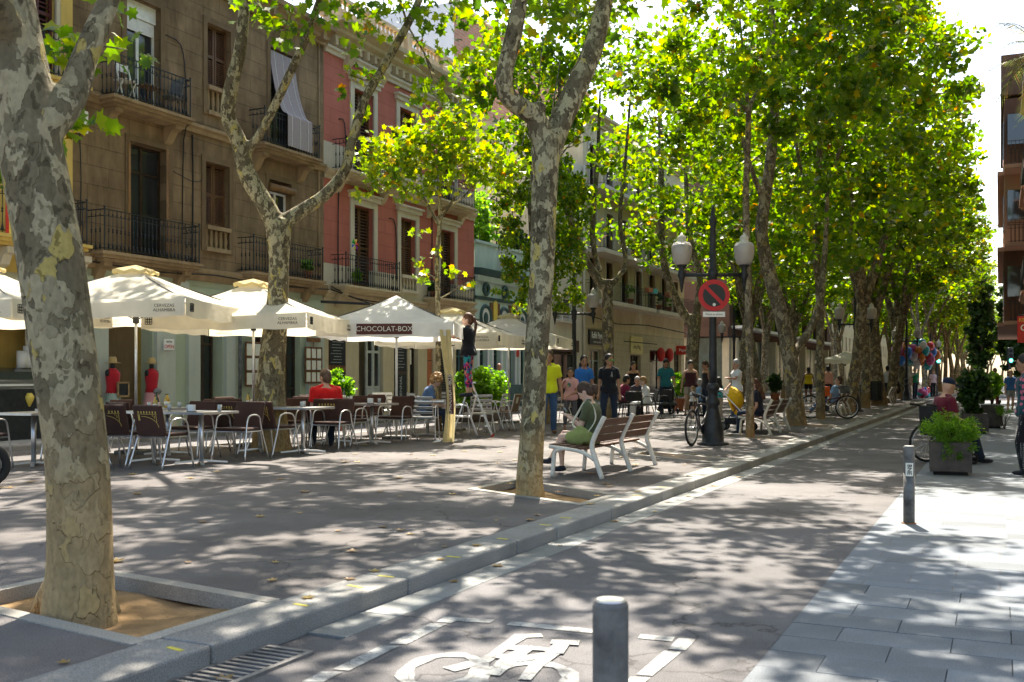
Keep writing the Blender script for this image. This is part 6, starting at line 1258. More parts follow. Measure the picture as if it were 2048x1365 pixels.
MB().torus((0, .42, .4), .17, .03, 16, 8, Matrix.Rotation(R(70), 3, 'X')).build('bumper_bar', MT['stroller_yellow'], t, True)
# litter bin
p = G(1751, 811); t = thing('litter_bin', 'dark slatted litter bin on a post beside the stout tree', 'bin', (p.x, p.y, 0), YAW)
for k in range(16): a = 2*math.pi*k/16; MB().box((.26*math.cos(a), .26*math.sin(a), .62), (.02, .085, .8), rz=a).build('slat', MT['black_iron'], t)
MB().torus((0, 0, 1.02), .27, .025, 20, 6).build('rim', MT['black_iron'], t); MB().lathe([(.245, .25), (.245, .98)], 16).build('liner', MT['dark_void'], t)
for s in (-1, 1): MB().tube([(.29*s, 0, 0), (.29*s, 0, 1.05)], .02, 6).build('post', MT['black_iron'], t)
# planters
def planter(x, y, w, h, label, z=ZR):
    t = thing('planter', label, 'planter', (x, y, z), R(4), 'dark metal planters on the pavement'); MB().box((0, 0, .03), (w*.86, w*.86, .06)).build('plinth', MT['dark_void'], t); MB().box((0, 0, .05+h/2), (w, w, h)).build('box', MT['planter_metal'], t, bevel=.008); MB().box((0, 0, h+.03), (w*.93, w*.93, .05)).build('soil', MT['wood_dark'], t)
    for s in (-1, 1):
        for q_ in (-1, 1): MB().box((s*w/2*.999, q_*w/2*.999, .05+h/2), (.03, .03, h+.004)).build('corner_strip', MT['planter_metal'], t)
    return t
def plant_in(name, label, x, y, z, parts, size, m, seed, poly=LEAF6, up=.3, stem=.3, cat='plant'):
    t = thing(name, label, cat, (x, y, z)); ps = np.concatenate([clumps(seed+i, n, c, r, .1, per, cr, 1.0)[0] for i, (n, c, r, per, cr) in enumerate(parts)]); ob('foliage', leaf_mesh('foliage', ps, size, m, seed, poly, up), t); mb = MB()
    for k in range(5): a = k*1.3; mb.tube([(0, 0, 0), (.06*math.cos(a), .06*math.sin(a), stem*.5), (.16*math.cos(a), .16*math.sin(a), stem)], [.012, .009, .004], 5)
    stuff(mb.build('stems', MT['wood_dark'], t)); return t
FERN = np.array([(0, -.6), (.1, -.1), (.06, .3), (0, .7), (-.06, .3), (-.1, -.1)])
planter(-.62, 15.35, .5, .4, 'front dark planter holding the feathery fern'); plant_in('fern', 'bright feathery fern spilling over the front planter', -.62, 15.35, ZR+.45, [(80, (0, 0, .18), (.36, .36, .22), 60, (.05, .12)), (14, (.05, -.25, -.05), (.28, .1, .16), 40, (.05, .09))], .055, MT['leaf_fern'], 501, FERN, .15)
planter(-.55, 26.6, .56, .42, 'second dark planter with the tall shrub'); plant_in('shrub', 'tall dark glossy shrub in the second planter', -.55, 26.6, ZR+.47, [(64, (0, 0, .52), (.33, .33, .52), 60, (.1, .2))], .085, MT['leaf_dark'], 521, LEAF6, .4, .7); plant_in('shrub', 'light green top shoots behind the tall shrub', -.2, 29.5, ZR+.6, [(22, (0, 0, .5), (.25, .25, .25), 50, (.1, .2))], .09, MT['leaf_fern'], 531, LEAF6, .4, .5); planter(-.2, 29.5, .46, .55, 'third planter behind the tall shrub'); plant_in('fern', 'small fern at the foot of the third planter', .1, 28.9, ZR, [(14, (0, 0, .5), (.2, .2, .12), 40, (.05, .1))], .06, MT['leaf_fern'], 541, FERN, .2, .4)
plant_in('hedge', 'clipped bright hedge behind the ladder by the service road', -13.2, 26.3, 0, [(130, (0, -.6, .85), (.5, 1.5, .62), 60, (.12, .24))], .085, MT['leaf_fern'], 551, LEAF6, .4, .7); MB().box((-13.2, 25.7, .2), (.7, 2.6, .4)).build('x', MT['wood_dark']); o = COL.objects[-1]; o.name = 'hedge_trough'; tag(o, 'brown trough under the clipped bright hedge', 'planter')
for (u, v, l, sd, m) in ((676, 862, 'grey green potted shrub behind the red shirted man', 561, 'leaf_fern'), (1358, 822, 'potted green shrub behind the black pushchair', 571, 'leaf_fern'), (1550, 806, 'trough hedge before the dark glass shop', 581, 'leaf_dark')):
    p = G(u, v); plant_in('potted_shrub', l, p.x, p.y, 0, [(40, (0, 0, .95), (.32, .32, .4), 50, (.08, .2))], .08, MT[m], sd, LEAF6, .3, .8); pt = MB().lathe([(.16, 0), (.22, .42), (.24, .45), (.2, .45)], 12).build('flower_pot', MT['terracotta'], None, True, loc=(p.x, p.y, 0)); tag(pt, 'terracotta pot of the '+l.split(' shrub')[0].replace('potted ', '')+' plant', 'pot')
# balcony things
def on_balcony(name, label, cat, x, y, z): return thing(name, label, cat, (x, y, z))
t = on_balcony('folding_chair', 'white folding chair on the top brown house balcony', 'chair', XF+.28, 17.0, 7.42)
for s in (-1, 1): MB().bar((.15, .18*s, 0), (-.12, .18*s, .85), .025).build('leg', MT['white_paint'], t); MB().bar((-.15, .18*s, 0), (.16, .18*s, .45), .025).build('rear_leg', MT['white_paint'], t)
MB().box((.02, 0, .45), (.34, .38, .02)).build('seat', MT['white_paint'], t); MB().box((-.1, 0, .75), (.02, .38, .16)).build('backrest', MT['white_paint'], t)
t = on_balcony('balcony_chair', 'grey garden chair on the top brown house balcony', 'chair', XF+.28, 18.4, 7.42); MB().box((0, 0, .42), (.4, .42, .03)).build('seat', MT['bag_grey'], t); MB().box((0, .2, .68), (.4, .03, .48), M=Matrix.Rotation(R(-12), 3, 'X')).build('backrest', MT['bag_grey'], t)
for sx in (-1, 1):
    for sy in (-1, 1): MB().tube([(.17*sx, .17*sy, .42), (.19*sx, .2*sy, 0)], .012, 5).build('leg', MT['steel_grey'], t)
t = on_balcony('balcony_table', 'small wooden table on the top brown house balcony', 'table', XF+.28, 17.75, 7.42); MB().box((0, 0, .5), (.36, .5, .025)).build('top', MT['wood_light'], t)
for sx in (-1, 1):
    for sy in (-1, 1): MB().tube([(.14*sx, .2*sy, .5), (.14*sx, .2*sy, 0)], .015, 5).build('leg', MT['wood_light'], t)
t = on_balcony('pinwheel', 'rainbow toy pinwheel on the red house balcony', 'toy', XF+.5, 25.75, 4.9); MB().tube([(0, 0, -.2), (0, 0, .3)], .008, 5).build('stick', MT['white_paint'], t)
for k, c in enumerate(((.6, .02, .02), (.7, .4, .01), (.02, .4, .08), (.02, .15, .6), (.6, .5, .02), (.3, .02, .4))): a = k*math.pi/3; MB().add([(0, 0, .3), (.02, .2*math.cos(a), .3+.2*math.sin(a)), (-.02, .16*math.cos(a+.7), .3+.16*math.sin(a+.7)), (.05, .1*math.cos(a+.3), .3+.1*math.sin(a+.3))], [(0, 1, 3), (3, 1, 2), (0, 3, 2)]).build('vane', mat(f'vane_{k}', c, .5, .05), t)
def pot(x, y, z, label, r=.13, m='leaf_fern', sd=600, h=.3, pm='terracotta'):
    t = thing('potted_plant', label, 'plant', (x, y, z)); MB().lathe([(r*.7, 0), (r, r*1.6), (r*1.08, r*1.7), (r*.9, r*1.7)], 10).build('pot', MT[pm], t, True); ob('foliage', leaf_mesh('foliage', clumps(sd, 12, (0, 0, r*1.7+h*.5), (r*1.4, r*1.4, h*.6), .1, 24, (.05, .12), 1.0)[0], .08, MT[m], sd), t)
pot(XF+.3, 23.7, 4.0, 'potted plant on the lower right balcony of the brown house', sd=601); pot(XF+.3, 26.1, 4.0, 'small potted plant on the lower red house balcony', .1, sd=602); pot(XF+.2, 31.0, 4.0, 'dark potted plant on the right balcony of the red house', .12, 'leaf_dark', 603)
for k, (y, z, l) in enumerate(((50.6, 4.95, 'spiky potted plant on the ochre balcony'), (55.5, 4.95, 'trailing plant on the ochre balcony right of the boxes'), (57.4, 4.95, 'bushy plant at the far part of the ochre balcony'), (51.5, 7.4, 'potted plant on the upper ochre balcony'))): pot(XF+.7, y, z, l, .18, 'leaf_dark' if k % 2 else 'leaf_fern', 610+k, .7)
for k, (y, l, c) in enumerate(((52.6, 'terracotta flower box on the ochre balcony rail', 'terracotta'), (53.4, 'turquoise flower box on the ochre balcony rail', 'teal_paint'), (56.2, 'second terracotta flower box along the ochre rail', 'terracotta'))): tag(MB().box((0, 0, 0), (.22, .7, .24), top=1.12).build('flower_box', mat('turquoise', (.05, .40, .42), .6, .05) if c == 'teal_paint' else MT[c], None, loc=(XF+1.05, y, 5.86), bevel=.01), l, 'flower box')
tag(MB().ell((0, 0, 0), (.2, .3, .62), 10, 8).build('laundry_bag', mat('purple_cloth', (.25, .16, .48), .8, .3, 14), None, True, loc=(XF+1.0, 55.2, 7.95)), 'purple patterned bag hanging from the upper ochre balcony', 'bag')
t = thing('rubber_plant', 'big leaved dark plant on the top red house balcony', 'plant', (XF+.3, 28.0, 7.45)); MB().tube([(0, 0, 0), (.02, 0, .9), (.1, .05, 1.5)], [.03, .02, .012], 6).build('stem', MT['wood_dark'], t); ob('foliage', leaf_mesh('foliage', clumps(66, 8, (.1, .05, 1.35), (.25, .3, .3), .2, 4, (.1, .2))[0], .4, MT['leaf_dark'], 67, np.array([(0, -.5), (.16, -.2), (.17, .2), (0, .5), (-.17, .2), (-.16, -.2)]), .5), t)
# right edge: signs, palm
t = thing('restaurant_sign', 'red hanging restaurant sign with yellow lettering at the right edge', 'sign', (.98, 33.5, 2.62)); MB().box((0, 0, 0), (1.05, .1, .78)).build('board', MT['red_sign'], t, bevel=.01); place_text('RESTAURANT', .15, MT['yellow_letters'], t, (-.02, -.053, .27), (1, 0, 0), (0, 0, 1), depth=.001); place_text('CHINO', .26, MT['white_letters'], t, (-.02, -.053, .04), (1, 0, 0), (0, 0, 1), depth=.001, bold=.004); place_text('酒楼', .16, MT['yellow_letters'], t, (-.1, -.053, -.22), (1, 0, 0), (0, 0, 1), depth=.001); MB().tube([(-.5, 0, .42), (.75, 0, .42)], .02, 6).build('arm', MT['black_iron'], t)
t = thing('pharmacy_sign', 'small green hanging sign below the red restaurant sign', 'sign', (1.08, 33.6, 1.98)); MB().box((0, 0, 0), (.85, .08, .4)).build('board', mat('green_sign', (.02, .16, .11), .5, .1), t, bevel=.01); place_text('24 h', .2, MT['white_letters'], t, (0, -.043, 0), (1, 0, 0), (0, 0, 1), depth=.001)
t = thing('palm', 'palm with drooping feathery fronds on the right hand terrace', 'palm', (.95, 24.5, 7.08)); MB().tube([(0, 0, 0), (-.05, 0, .5), (-.1, .05, .9)], [.1, .08, .075], 10).build('trunk', MT['wood_dark'], t, True); MB().lathe([(.16, 0), (.22, .4), (.24, .42)], 12).build('pot', MT['terracotta'], t, True)
for k in range(17):
    a = k*2.4; rise = rnd.uniform(-.2, 1.0); L_ = rnd.uniform(1.3, 2.2); P_ = []
    for i in range(9): s_ = i/8; P_.append(Vector((-.1+math.cos(a)*L_*s_*.8, .05+math.sin(a)*L_*s_*.8, 1.0+rise*s_*1.6-1.15*s_*s_*(1.2-rise*.4))))
    fr = MB().tube(P_, [.016*(1-.8*i/8) for i in range(9)], 4)
    for i in range(1, 9):
        for s_ in np.linspace(0, 1, 5)[:-1]:
            q = P_[i-1].lerp(P_[i], s_); d = (P_[i]-P_[i-1]).normalized(); sd = d.cross(Vector((0, 0, 1))).normalized()
            for g in (-1, 1): e = q+sd*g*.3+d*.22-Vector((0, 0, .12+.05*rnd.random())); fr.add([q, q+d*.02, e], [(0, 1, 2)])
    fr.build('frond', MT['leaf_palm'], t)
# far things: parasol, traffic lights, balloons, toys, cypress
P6 = parasol('pale far parasol past the bench woman, beyond the bicycle', 1690, 54, 3.0, 2.55, 2.1, R(10), .15, False, 'canvas', False)
mat('lamp_green', (.02, .5, .35), .4, .05, emit=(.05, 1, .7, 4))
def traffic(u, d, zl, label):
    c = D(u, 753, d); t = thing('traffic_light', label, 'traffic light', (c.x, c.y, 0)); MB().tube([(0, 0, 0), (0, 0, zl+.5)], .06, 8).build('post', MT['black_iron'], t); MB().box(-FW*.12+Vector((0, 0, zl+.2)), (.3, .24, .95), rz=YAW).build('housing', MT['black_paint'], t, bevel=.02); M = Matrix((RT, Vector((0, 0, 1)), -FW)).transposed()
    for k in range(3): MB().lathe([(.1, 0), (.1, .02)], 12, -FW*.24+Vector((0, 0, zl-.08+.28*k)), M).build('lens', MT['lamp_green'] if k == 0 else MT['dark_void'], t)
traffic(1874, 66, 2.3, 'green traffic light under the far lamp, right of the balloons'); traffic(2018, 60, 2.25, 'green traffic light above the man in the blue shirt'); traffic(1787, 74, 2.4, 'green traffic light left of the balloons')
mat('balloon_red', (.55, .03, .03), .25, .1, coat=.4); mat('balloon_pink', (.6, .1, .3), .25, .1, coat=.4); mat('balloon_teal', (.02, .35, .42), .25, .1, coat=.4); mat('balloon_blue', (.03, .18, .6), .25, .1, coat=.4); mat('balloon_orange', (.7, .2, .02), .25, .1, coat=.4); mat('balloon_white', (.7, .68, .7), .25, .1, coat=.4)
bc = Vector((-4.35, 58.9, 0))
_us = {}
for k in range(26): _us.setdefault((k*5+k//3) % 6, []).append((math.sqrt(k+.5)*math.cos(k*2.4), k))
_rk = {k: sorted(v).index((x, k)) for v in _us.values() for x, k in v}
for k in range(26):
    a = k*2.4; rr = .9*math.sqrt((k+.5)/26)*1.25; c = D(1835+rr*math.cos(a)*38, 708+rr*math.sin(a)*22, 55+rnd.uniform(-.5, .5)); nm = ('red', 'pink', 'teal', 'blue', 'orange', 'white')[(k*5+k//3) % 6]; t = thing('foil_balloon', f'{ORD[_rk[k]]} {nm} foil balloon from the left in the vendor bunch', 'balloon', c, 0, 'foil balloons in the vendor bunch'); e = rnd.uniform(.2, .34); b = MB().ell((0, 0, 0), (e, e*.7, e*rnd.uniform(.8, 1.3)), 10, 7, Rz(rnd.uniform(0, 3))); b.build('envelope', MT['balloon_'+nm], t, True); d = bc+Vector((0, 0, 1.2))-c; MB().tube([(0, 0, -e*.8), d], .004, 3).build('string', MT['white_paint'], t)
for k in range(12): a = k*2.4; c = D(1843, 790, 58)+Vector((math.cos(a)*.5*rnd.random(), math.sin(a)*.4, 0)); c.z = .18+.12*(k % 3); nm = ('red', 'blue', 'pink', 'teal')[k % 4]; o = MB().ell((0, 0, 0), (.2, .18, .18), 10, 7).ell((.1, 0, .14), (.09, .09, .09), 8, 6).build('plush_toy', MT['balloon_'+nm], None, True, loc=c); tag(o, f'{ORD[k//4]} {nm} toy in the pile on the ground under the balloons', 'toy', 'toys piled under the balloons')
for k, (x, y, h, l) in enumerate(((-1.2, 79, 8.5, 'dark columnar cypress past the crossing on the right'), (.6, 84, 9.5, 'second cypress against the right hand houses'), (1.4, 77, 7, 'small leafy tree at the right hand corner'))):
    t = thing('cypress', l, 'tree', (x, y, -.1)); MB().tube([(0, 0, 0), (0, 0, h*.5), (0, 0, h)], [.16, .1, .02], 8).build('trunk', MT['wood_dark'], t); ob('crown', leaf_mesh('crown', clumps(700+k, 80, (0, 0, h*.58), (.9, .9, h*.42), .2, 50, (.3, .5))[0], .26, MT['leaf_dark'], 700+k), t)
# motor scooter nose at the left edge
p = G(-135, 985); t = thing('motor_scooter', 'dark motor scooter cut off by the left edge', 'scooter', (p.x, p.y, 0), ang(-35)); M0 = Matrix.Rotation(R(90), 3, 'Y')
for y_ in (-.62, .62): w = ob('wheel', MB().torus((0, 0, 0), .19, .055, 24, 8, M0).mesh('wheel', MT['tyre'], True), t, (0, y_, .245)); MB().lathe([(.13, -.03), (.13, .03)], 14, (0, 0, 0), M0).build('rim', MT['steel_grey'], w)
bd = MB().ell((0, -.35, .62), (.16, .45, .2), 12, 8).ell((0, .42, .62), (.17, .12, .36), 12, 8).box((0, .1, .34), (.26, .6, .08)); ob('body', remesh(bd, .03, MT['black_paint'], 'body', 4), t); MB().tube([(-.33, .3, 1.0), (-.1, .42, 1.02), (.1, .42, 1.02), (.33, .3, 1.0)], .02, 8).build('handlebar', MT['rubber_grip'], t, True); MB().tube([(0, .45, .95), (0, .62, .25)], .035, 8).build('fork', MT['steel_grey'], t); MB().ell((0, -.35, .82), (.15, .42, .06), 12, 6).build('saddle', MT['tyre'], t, True); MB().tube([(.12, 0, .3), (.3, .1, .02)], .015, 6).build('side_stand', MT['steel_grey'], t)
# ------------------------------------------------------------------ people
def skin(name, c):
    m = mat(name, c, .55, .08, 9); b = m.node_tree.nodes['Principled BSDF']; b.inputs['Subsurface Weight'].default_value = .08; b.inputs['Subsurface Radius'].default_value = (.02, .008, .004); return m
SK1, SK2, SK3 = skin('skin_fair', (.50, .29, .20)), skin('skin_tan', (.38, .20, .12)), skin('skin_pale', (.55, .36, .27))
mat('eye_dark', (.02, .015, .012), .2, .05); mat('lips', (.32, .11, .09), .5, .05)
HAIR = {k: mat('hair_'+k, c, .6, .35, 30, .3, 60, stretch=(1, 1, .2)) for k, c in dict(black=(.012, .009, .008), brown=(.05, .024, .012), auburn=(.09, .032, .014), grey=(.38, .37, .36), fair=(.28, .16, .06), cropped=(.09, .05, .03)).items()}
def wrinkle(me, amp=.009, f=9.0):
    "cloth folds pushed into the surface"
    n = len(me.vertices); co = np.empty(n*3, np.float32); nr = np.empty(n*3, np.float32); me.vertices.foreach_get('co', co); me.vertices.foreach_get('normal', nr); co = co.reshape(-1, 3); nr = nr.reshape(-1, 3); o = rnd.uniform(0, 50)
    d = np.array([(1-2*abs(mnoise.noise((x*f+o, y*f, z*f*.55+x*4)))) for x, y, z in co], np.float32)*amp; me.vertices.foreach_set('co', (co+nr*(d-amp*.3)[:, None]).ravel()); me.update(); return me
def C(n, c, var=.12): return cloth('cloth_'+n, c, 0, .9, 420, var)
def person(label, pos, rz, H=1.68, top=None, bottom=None, shoes=None, hair=('short', 'brown'), sk=SK1, legs=None, arms=None, lean=(0, 0), head=(0, 0), female=True, vox=.016, sleeve='short', low=-.07, btype='trousers', fit=.012, face=True, hipz=None, wide=1.0, group=None, skirt=0):
    t = thing('person', label, 'person', pos, rz, group); s = H/1.70; t.scale = (s,)*3
    st = ((.06, .03, -1), (.05, -.03, -1)); legs = legs or (st, ((-.06, .03, -1), (-.05, -.03, -1))); arms = arms or (((.17, .02, -1), (.08, .2, -1)), ((-.17, .02, -1), (-.08, .2, -1)))
    V = Vector; TH, SHN, UA, FA = .43, .42, .285, .25; N_ = lambda v: V(v).normalized()
    LG = []; hz = 0
    for (a, b), sx in zip(legs, (1, -1)):
        a, b = N_(a), N_(b); hz = max(hz, -(a.z*TH+b.z*SHN)); LG.append((a, b, sx))
    hz = hipz/s if hipz else hz+.075
    P0 = V((0, 0, hz+.02))
    def sp(tt):
        p = V(P0); n = 12; dz = tt/n
        for i in range(n):
            k = (i+.5)/n*max(0, tt)/.52; a = R(lean[0]+(lean[1]-lean[0])*k); p = p+V((0, math.sin(a), math.cos(a)))*dz
        a = R(lean[0]+(lean[1]-lean[0])*min(1, max(0, tt)/.52)); return p, Matrix.Rotation(-a, 3, 'X')
    f = female
    prof = [(-.09, .10, .085), (-.04, .15, .11), (.02, .17 if f else .16, .115), (.08, .155 if f else .155, .105), (.16, .13 if f else .15, .093), (.26, .142 if f else .16, .105), (.35, .155 if f else .175, .115 if f else .11), (.42, .16 if f else .185, .1), (.465, .135 if f else .155, .078), (.50, .075, .062), (.53, .052, .052)]
    def loft(mb, lo, hi, g, flare=0.0):
        rows = []; pr = [q for q in prof if lo <= q[0] <= hi]
        for tt, a, b in pr:
            p, M = sp(tt); k = flare*max(0, (.1-tt)); n = 16
            rows.append([p+M @ V(((a*wide+g+k)*math.copysign(abs(math.cos(w))**.9, math.cos(w)), (b*wide+g+k)*math.copysign(abs(math.sin(w))**.9, math.sin(w)), 0)) for w in [2*math.pi*j/n for j in range(n)]])
        vs = [v for r_ in rows for v in r_]; n = 16; m = len(rows); mb.add(vs, [(i*n+k, i*n+(k+1) % n, (i+1)*n+(k+1) % n, (i+1)*n+k) for i in range(m-1) for k in range(n)]+[tuple(range(n-1, -1, -1)), tuple((m-1)*n+k for k in range(n))])
    def cone(mb, a, b, r0, r1, g=0.0, k0=0.0, k1=1.0, bulge=0.0):
        n = 6; pts = [a.lerp(b, k0+(k1-k0)*i/n) for i in range(n+1)]; rr = [(r0+(r1-r0)*(k0+(k1-k0)*i/n))+bulge*math.sin(math.pi*min(1, 1.6*(k0+(k1-k0)*i/n)))+g for i in range(n+1)]
        mb.tube(pts, rr, 10)
    body = MB(); loft(body, -.09, .53, 0); sh = []
    hs = 1.12 if H > 1.3 else 1.3; hc, HM0 = sp(.635); HM = HM0 @ Matrix.Rotation(R(head[0]), 3, 'Z') @ Matrix.Rotation(R(-head[1]), 3, 'X'); nb, _ = sp(.49); body.tube([nb, hc-HM @ V((0, .015, .04))], [.056, .05], 10)
    hh = lambda x, y, z: hc+HM @ V((x*hs, y*hs, z*hs)); hc2 = hh(0, .01, .03)
    body.ell(hc2, (.074*hs, .092*hs, .112*hs), 14, 10, HM); body.ell(hh(0, .035, -.045), (.055*hs, .062*hs, .055*hs), 12, 8, HM); body.ell(hh(0, .104, .005), (.012*hs, .018*hs, .026*hs), 8, 6, HM); body.ell(hh(0, .09, -.045), (.025*hs, .018*hs, .014*hs), 8, 6, HM)
    for sx in (-1, 1): body.ell(hh(.075*sx, .0, .01), (.012*hs, .02*hs, .03*hs), 8, 6, HM); body.ell(hh(.03*sx, .08, .032), (.026*hs, .016*hs, .012*hs), 8, 6, HM)
    AR = []
    for (a, b), sx in zip(arms, (1, -1)):
        p, M = sp(.435); S = p+M @ V((sx*(.155 if f else .178)*wide, 0, -.01)); nk = sp(.51)[0]; E = S+(M @ N_(a))*UA; Wr = E+(M @ N_(b))*FA; AR.append((S, E, Wr, sx, M)); k = 1.0 if f else 1.15
        body.ell(S, .05*k, 10, 8); body.tube([nk, nk.lerp(S, .5)+M @ V((0, 0, .012)), S], [.05, .045, .04], 8); cone(body, S, E, .048*k, .038*k); body.ell(E, .039*k, 8, 6); cone(body, E, Wr, .04*k, .026*k)
        d = (Wr-E).normalized(); side = d.cross(V((0, 0, 1))); side = side.normalized() if side.length > .2 else V((1, 0, 0)); nrm = side.cross(d); pm = Wr+d*.045; body.ell(pm, (.038, .02, .05), 10, 7, Matrix((side, nrm, d)).transposed())
        for q in range(4): o_ = side*(.027-.018*q); ln = (.06, .072, .068, .052)[q]; a1 = Wr+d*.08+o_; a2 = a1+d*ln*.55-nrm*.008; a3 = a2+d*ln*.4-nrm*.024; body.tube([a1-d*.02, a1, a2, a3], [.0095, .0095, .009, .0075], 6)
        tq = Wr+d*.03+side*.034*(sx); body.tube([Wr+d*.02+side*.02*sx, tq+side*.012*sx+d*.012, tq+side*.016*sx+d*.048-nrm*.012], [.013, .011, .008], 6)
    JT = []
    for a, b, sx in LG:
        h = P0+V((.088*sx*wide, 0, -.03)); k = h+a*TH; an = k+b*SHN; JT.append((h, k, an, sx)); body.ell(h, .085*wide, 10, 8); cone(body, h, k, .088*wide, .052); body.ell(k, .053, 10, 8); cone(body, k, an, .048, .034, bulge=.014)
        fd = V((a.x*.15+sx*.12, 1, 0)).normalized() if b.z < -.5 else V((0, .7, .5)).normalized(); JT[-1] += (fd,); body.ell(an+fd*.07+V((0, 0, -.035)), (.04, .11, .032), 10, 7, Matrix((fd.cross(V((0, 0, 1))).normalized(), fd, fd.cross(V((0, 0, 1))).normalized().cross(fd))).transposed())
    ob('body', remesh(body, vox, sk, 'body', 3), t)
    if top:
        c = MB(); g = fit; loft(c, low, .465 if sleeve != 'none' else .44, g, .25)
        if sleeve != 'none':
            p, M = sp(.47); c.ell(p, (.1*wide, .075, .035), 12, 8, M)
        for S, E, Wr, sx, M in AR:
            k = 1.0 if f else 1.15
            if sleeve != 'none': c.ell(S, .05*k+g, 10, 8); nk = sp(.5)[0]; c.tube([nk, nk.lerp(S, .5)+M @ V((0, 0, .012)), S], [.045+g*.6, .045+g*.8, .04+g], 8)
            else: cone(c, sp(.40)[0]+sp(.4)[1] @ V((sx*.09, 0, 0)), sp(.49)[0]+sp(.49)[1] @ V((sx*.085, 0, 0)), .035, .022)
            if sleeve == 'short': cone(c, S, E, .05*k, .05*k, g, 0, .68)
            if sleeve == 'long': cone(c, S, E, .052*k, .042*k, g); c.ell(E, .044*k+g, 8, 6); cone(c, E, Wr, .043*k, .032*k, g, 0, .97)
        ob('top', wrinkle(remesh(c, vox*1.1, top, 'top', 3)), t)
    if bottom:
        c = MB(); loft(c, -.09, .08, fit*.8); g = fit*.8
        for (h, k, an, sx, fd) in JT:
            c.ell(h, .09*wide+g, 10, 8)
            if btype == 'shorts': cone(c, h, k, .092*wide, .078, g, 0, .62)
            elif btype == 'skirt': cone(c, h, k, .1, .1, g+.01, 0, .75)
            elif btype == 'leggings': cone(c, h, k, .088, .053, .006); c.ell(k, .058, 10, 8); cone(c, k, an, .049, .037, .006, 0, .72, .014)
            else: cone(c, h, k, .09*wide, .06, g); c.ell(k, .062+g, 10, 8); cone(c, k, an, .058, .052, g, 0, 1.0, .008)
        ob({'shorts': 'shorts', 'skirt': 'skirt', 'leggings': 'leggings'}.get(btype, 'trousers'), wrinkle(remesh(c, vox*1.1, bottom, 'bottom', 3), .003 if btype == 'leggings' else .007), t)
    if shoes:
        for (h, k, an, sx, fd) in JT:
            c = MB(); sd = fd.cross(V((0, 0, 1))).normalized(); M = Matrix((sd, fd, sd.cross(fd))).transposed(); c.ell(an+fd*.06+V((0, 0, -.035)), (.048, .135, .04), 12, 8, M); c.ell(an+V((0, 0, -.02)), (.045, .055, .05), 10, 8, M); ob('shoe', remesh(c, max(vox*.8, .012), shoes, 'shoe', 2), t)
    ht, hk = hair; hm = HAIR.get(hk)
    if ht != 'bald':
        c = MB(); c.ell(hh(0, -.008, .054), (.084*hs, .1*hs, .104*hs), 14, 10, HM); c.ell(hh(0, -.04, .0), (.078*hs, .07*hs, .085*hs), 12, 8, HM)
        if ht == 'long':
            for x, y, z, r in ((-.075, -.02, -.06, .035), (.075, -.02, -.06, .035), (-.08, -.025, -.15, .035), (.08, -.025, -.15, .035), (0, -.075, -.1, .06), (-.05, -.075, -.14, .05), (.05, -.075, -.14, .05), (0, -.085, -.22, .055), (-.07, -.03, -.23, .03), (.07, -.05, -.24, .035), (.03, -.08, -.28, .045), (-.04, -.07, -.29, .04)): c.ell(hh(x, y, z), (r*hs, r*.8*hs, r*1.7*hs), 10, 8, HM)
        if ht == 'bun': c.ell(hh(0, -.125, -.02), (.05*hs, .05*hs, .05*hs), 10, 8, HM); c.ell(hh(0, -.10, -.06), (.035*hs, .04*hs, .04*hs), 8, 6, HM)
        if ht == 'pony': c.ell(hh(0, -.115, .04), (.035*hs, .035*hs, .035*hs), 8, 6, HM); c.tube([hh(0, -.12, .03), hh(0, -.15, -.06), hh(.01, -.13, -.2), hh(.02, -.12, -.32)], [.03, .035, .03, .01], 8)
        if ht == 'curly':
            g = random.Random(5)
            for _ in range(90):
                d = V((g.gauss(0, 1), g.gauss(-.35, 1), g.gauss(.35, .8))).normalized()
                if d.y > .55 and d.z < .5: continue
                c.ell(hh(d.x*.095, d.y*.105-.008, d.z*.115+.045), .028*hs, 6, 5)
        o = ob('hair', remesh(c, max(.009, vox*.7), hm, 'hair', 1 if ht == 'curly' else 3), t)
        if ht == 'cap' or hk == 'cap': pass
    if face:
        for sx in (-1, 1):
            MB().ell(hh(.031*sx, .092, .02), (.013*hs, .006*hs, .007*hs), 8, 5, HM).build('eye', MT['eye_dark'], t, True); MB().ell(hh(.031*sx, .095, .04), (.018*hs, .006*hs, .004*hs), 8, 5, HM).build('eyebrow', hm or HAIR['brown'], t, True)
        MB().ell(hh(0, .105, -.043), (.022*hs, .006*hs, .006*hs), 8, 5, HM).build('mouth', MT['lips'], t, True)
    t['_h'] = 0; del t['_h']
    PJ[label] = dict(t=t, s=s, hh=hh, HM=HM, AR=AR, JT=JT, sp=sp)
    return t
PJ = {}
def wpt(t, p): return Vector(t.location)+Rz(t.rotation_euler.z) @ (Vector(p)*t.scale[0])
def at_depth(u, d, z=0.0): c = D(u, 753, d); return (c.x, c.y, z)
SH_D, SH_W, SH_B = C('shoe_dark', (.02, .022, .03)), C('shoe_white', (.6, .6, .58)), C('shoe_brown', (.12, .06, .03))
JEAN, DJEAN, BLK = C('jeans', (.05, .10, .20), .25), C('dark_jeans', (.018, .028, .05), .25), C('black', (.012, .012, .014))
sit = lambda sx, out=.12, dn=-.05: ((sx*out, 1, dn), (sx*.02, .08, -1))
cross = ((.5, .8, .2), (.15, .25, -1))
ad = lambda sx: ((sx*.12, .1, -1), (-sx*.05, .6, -.75))
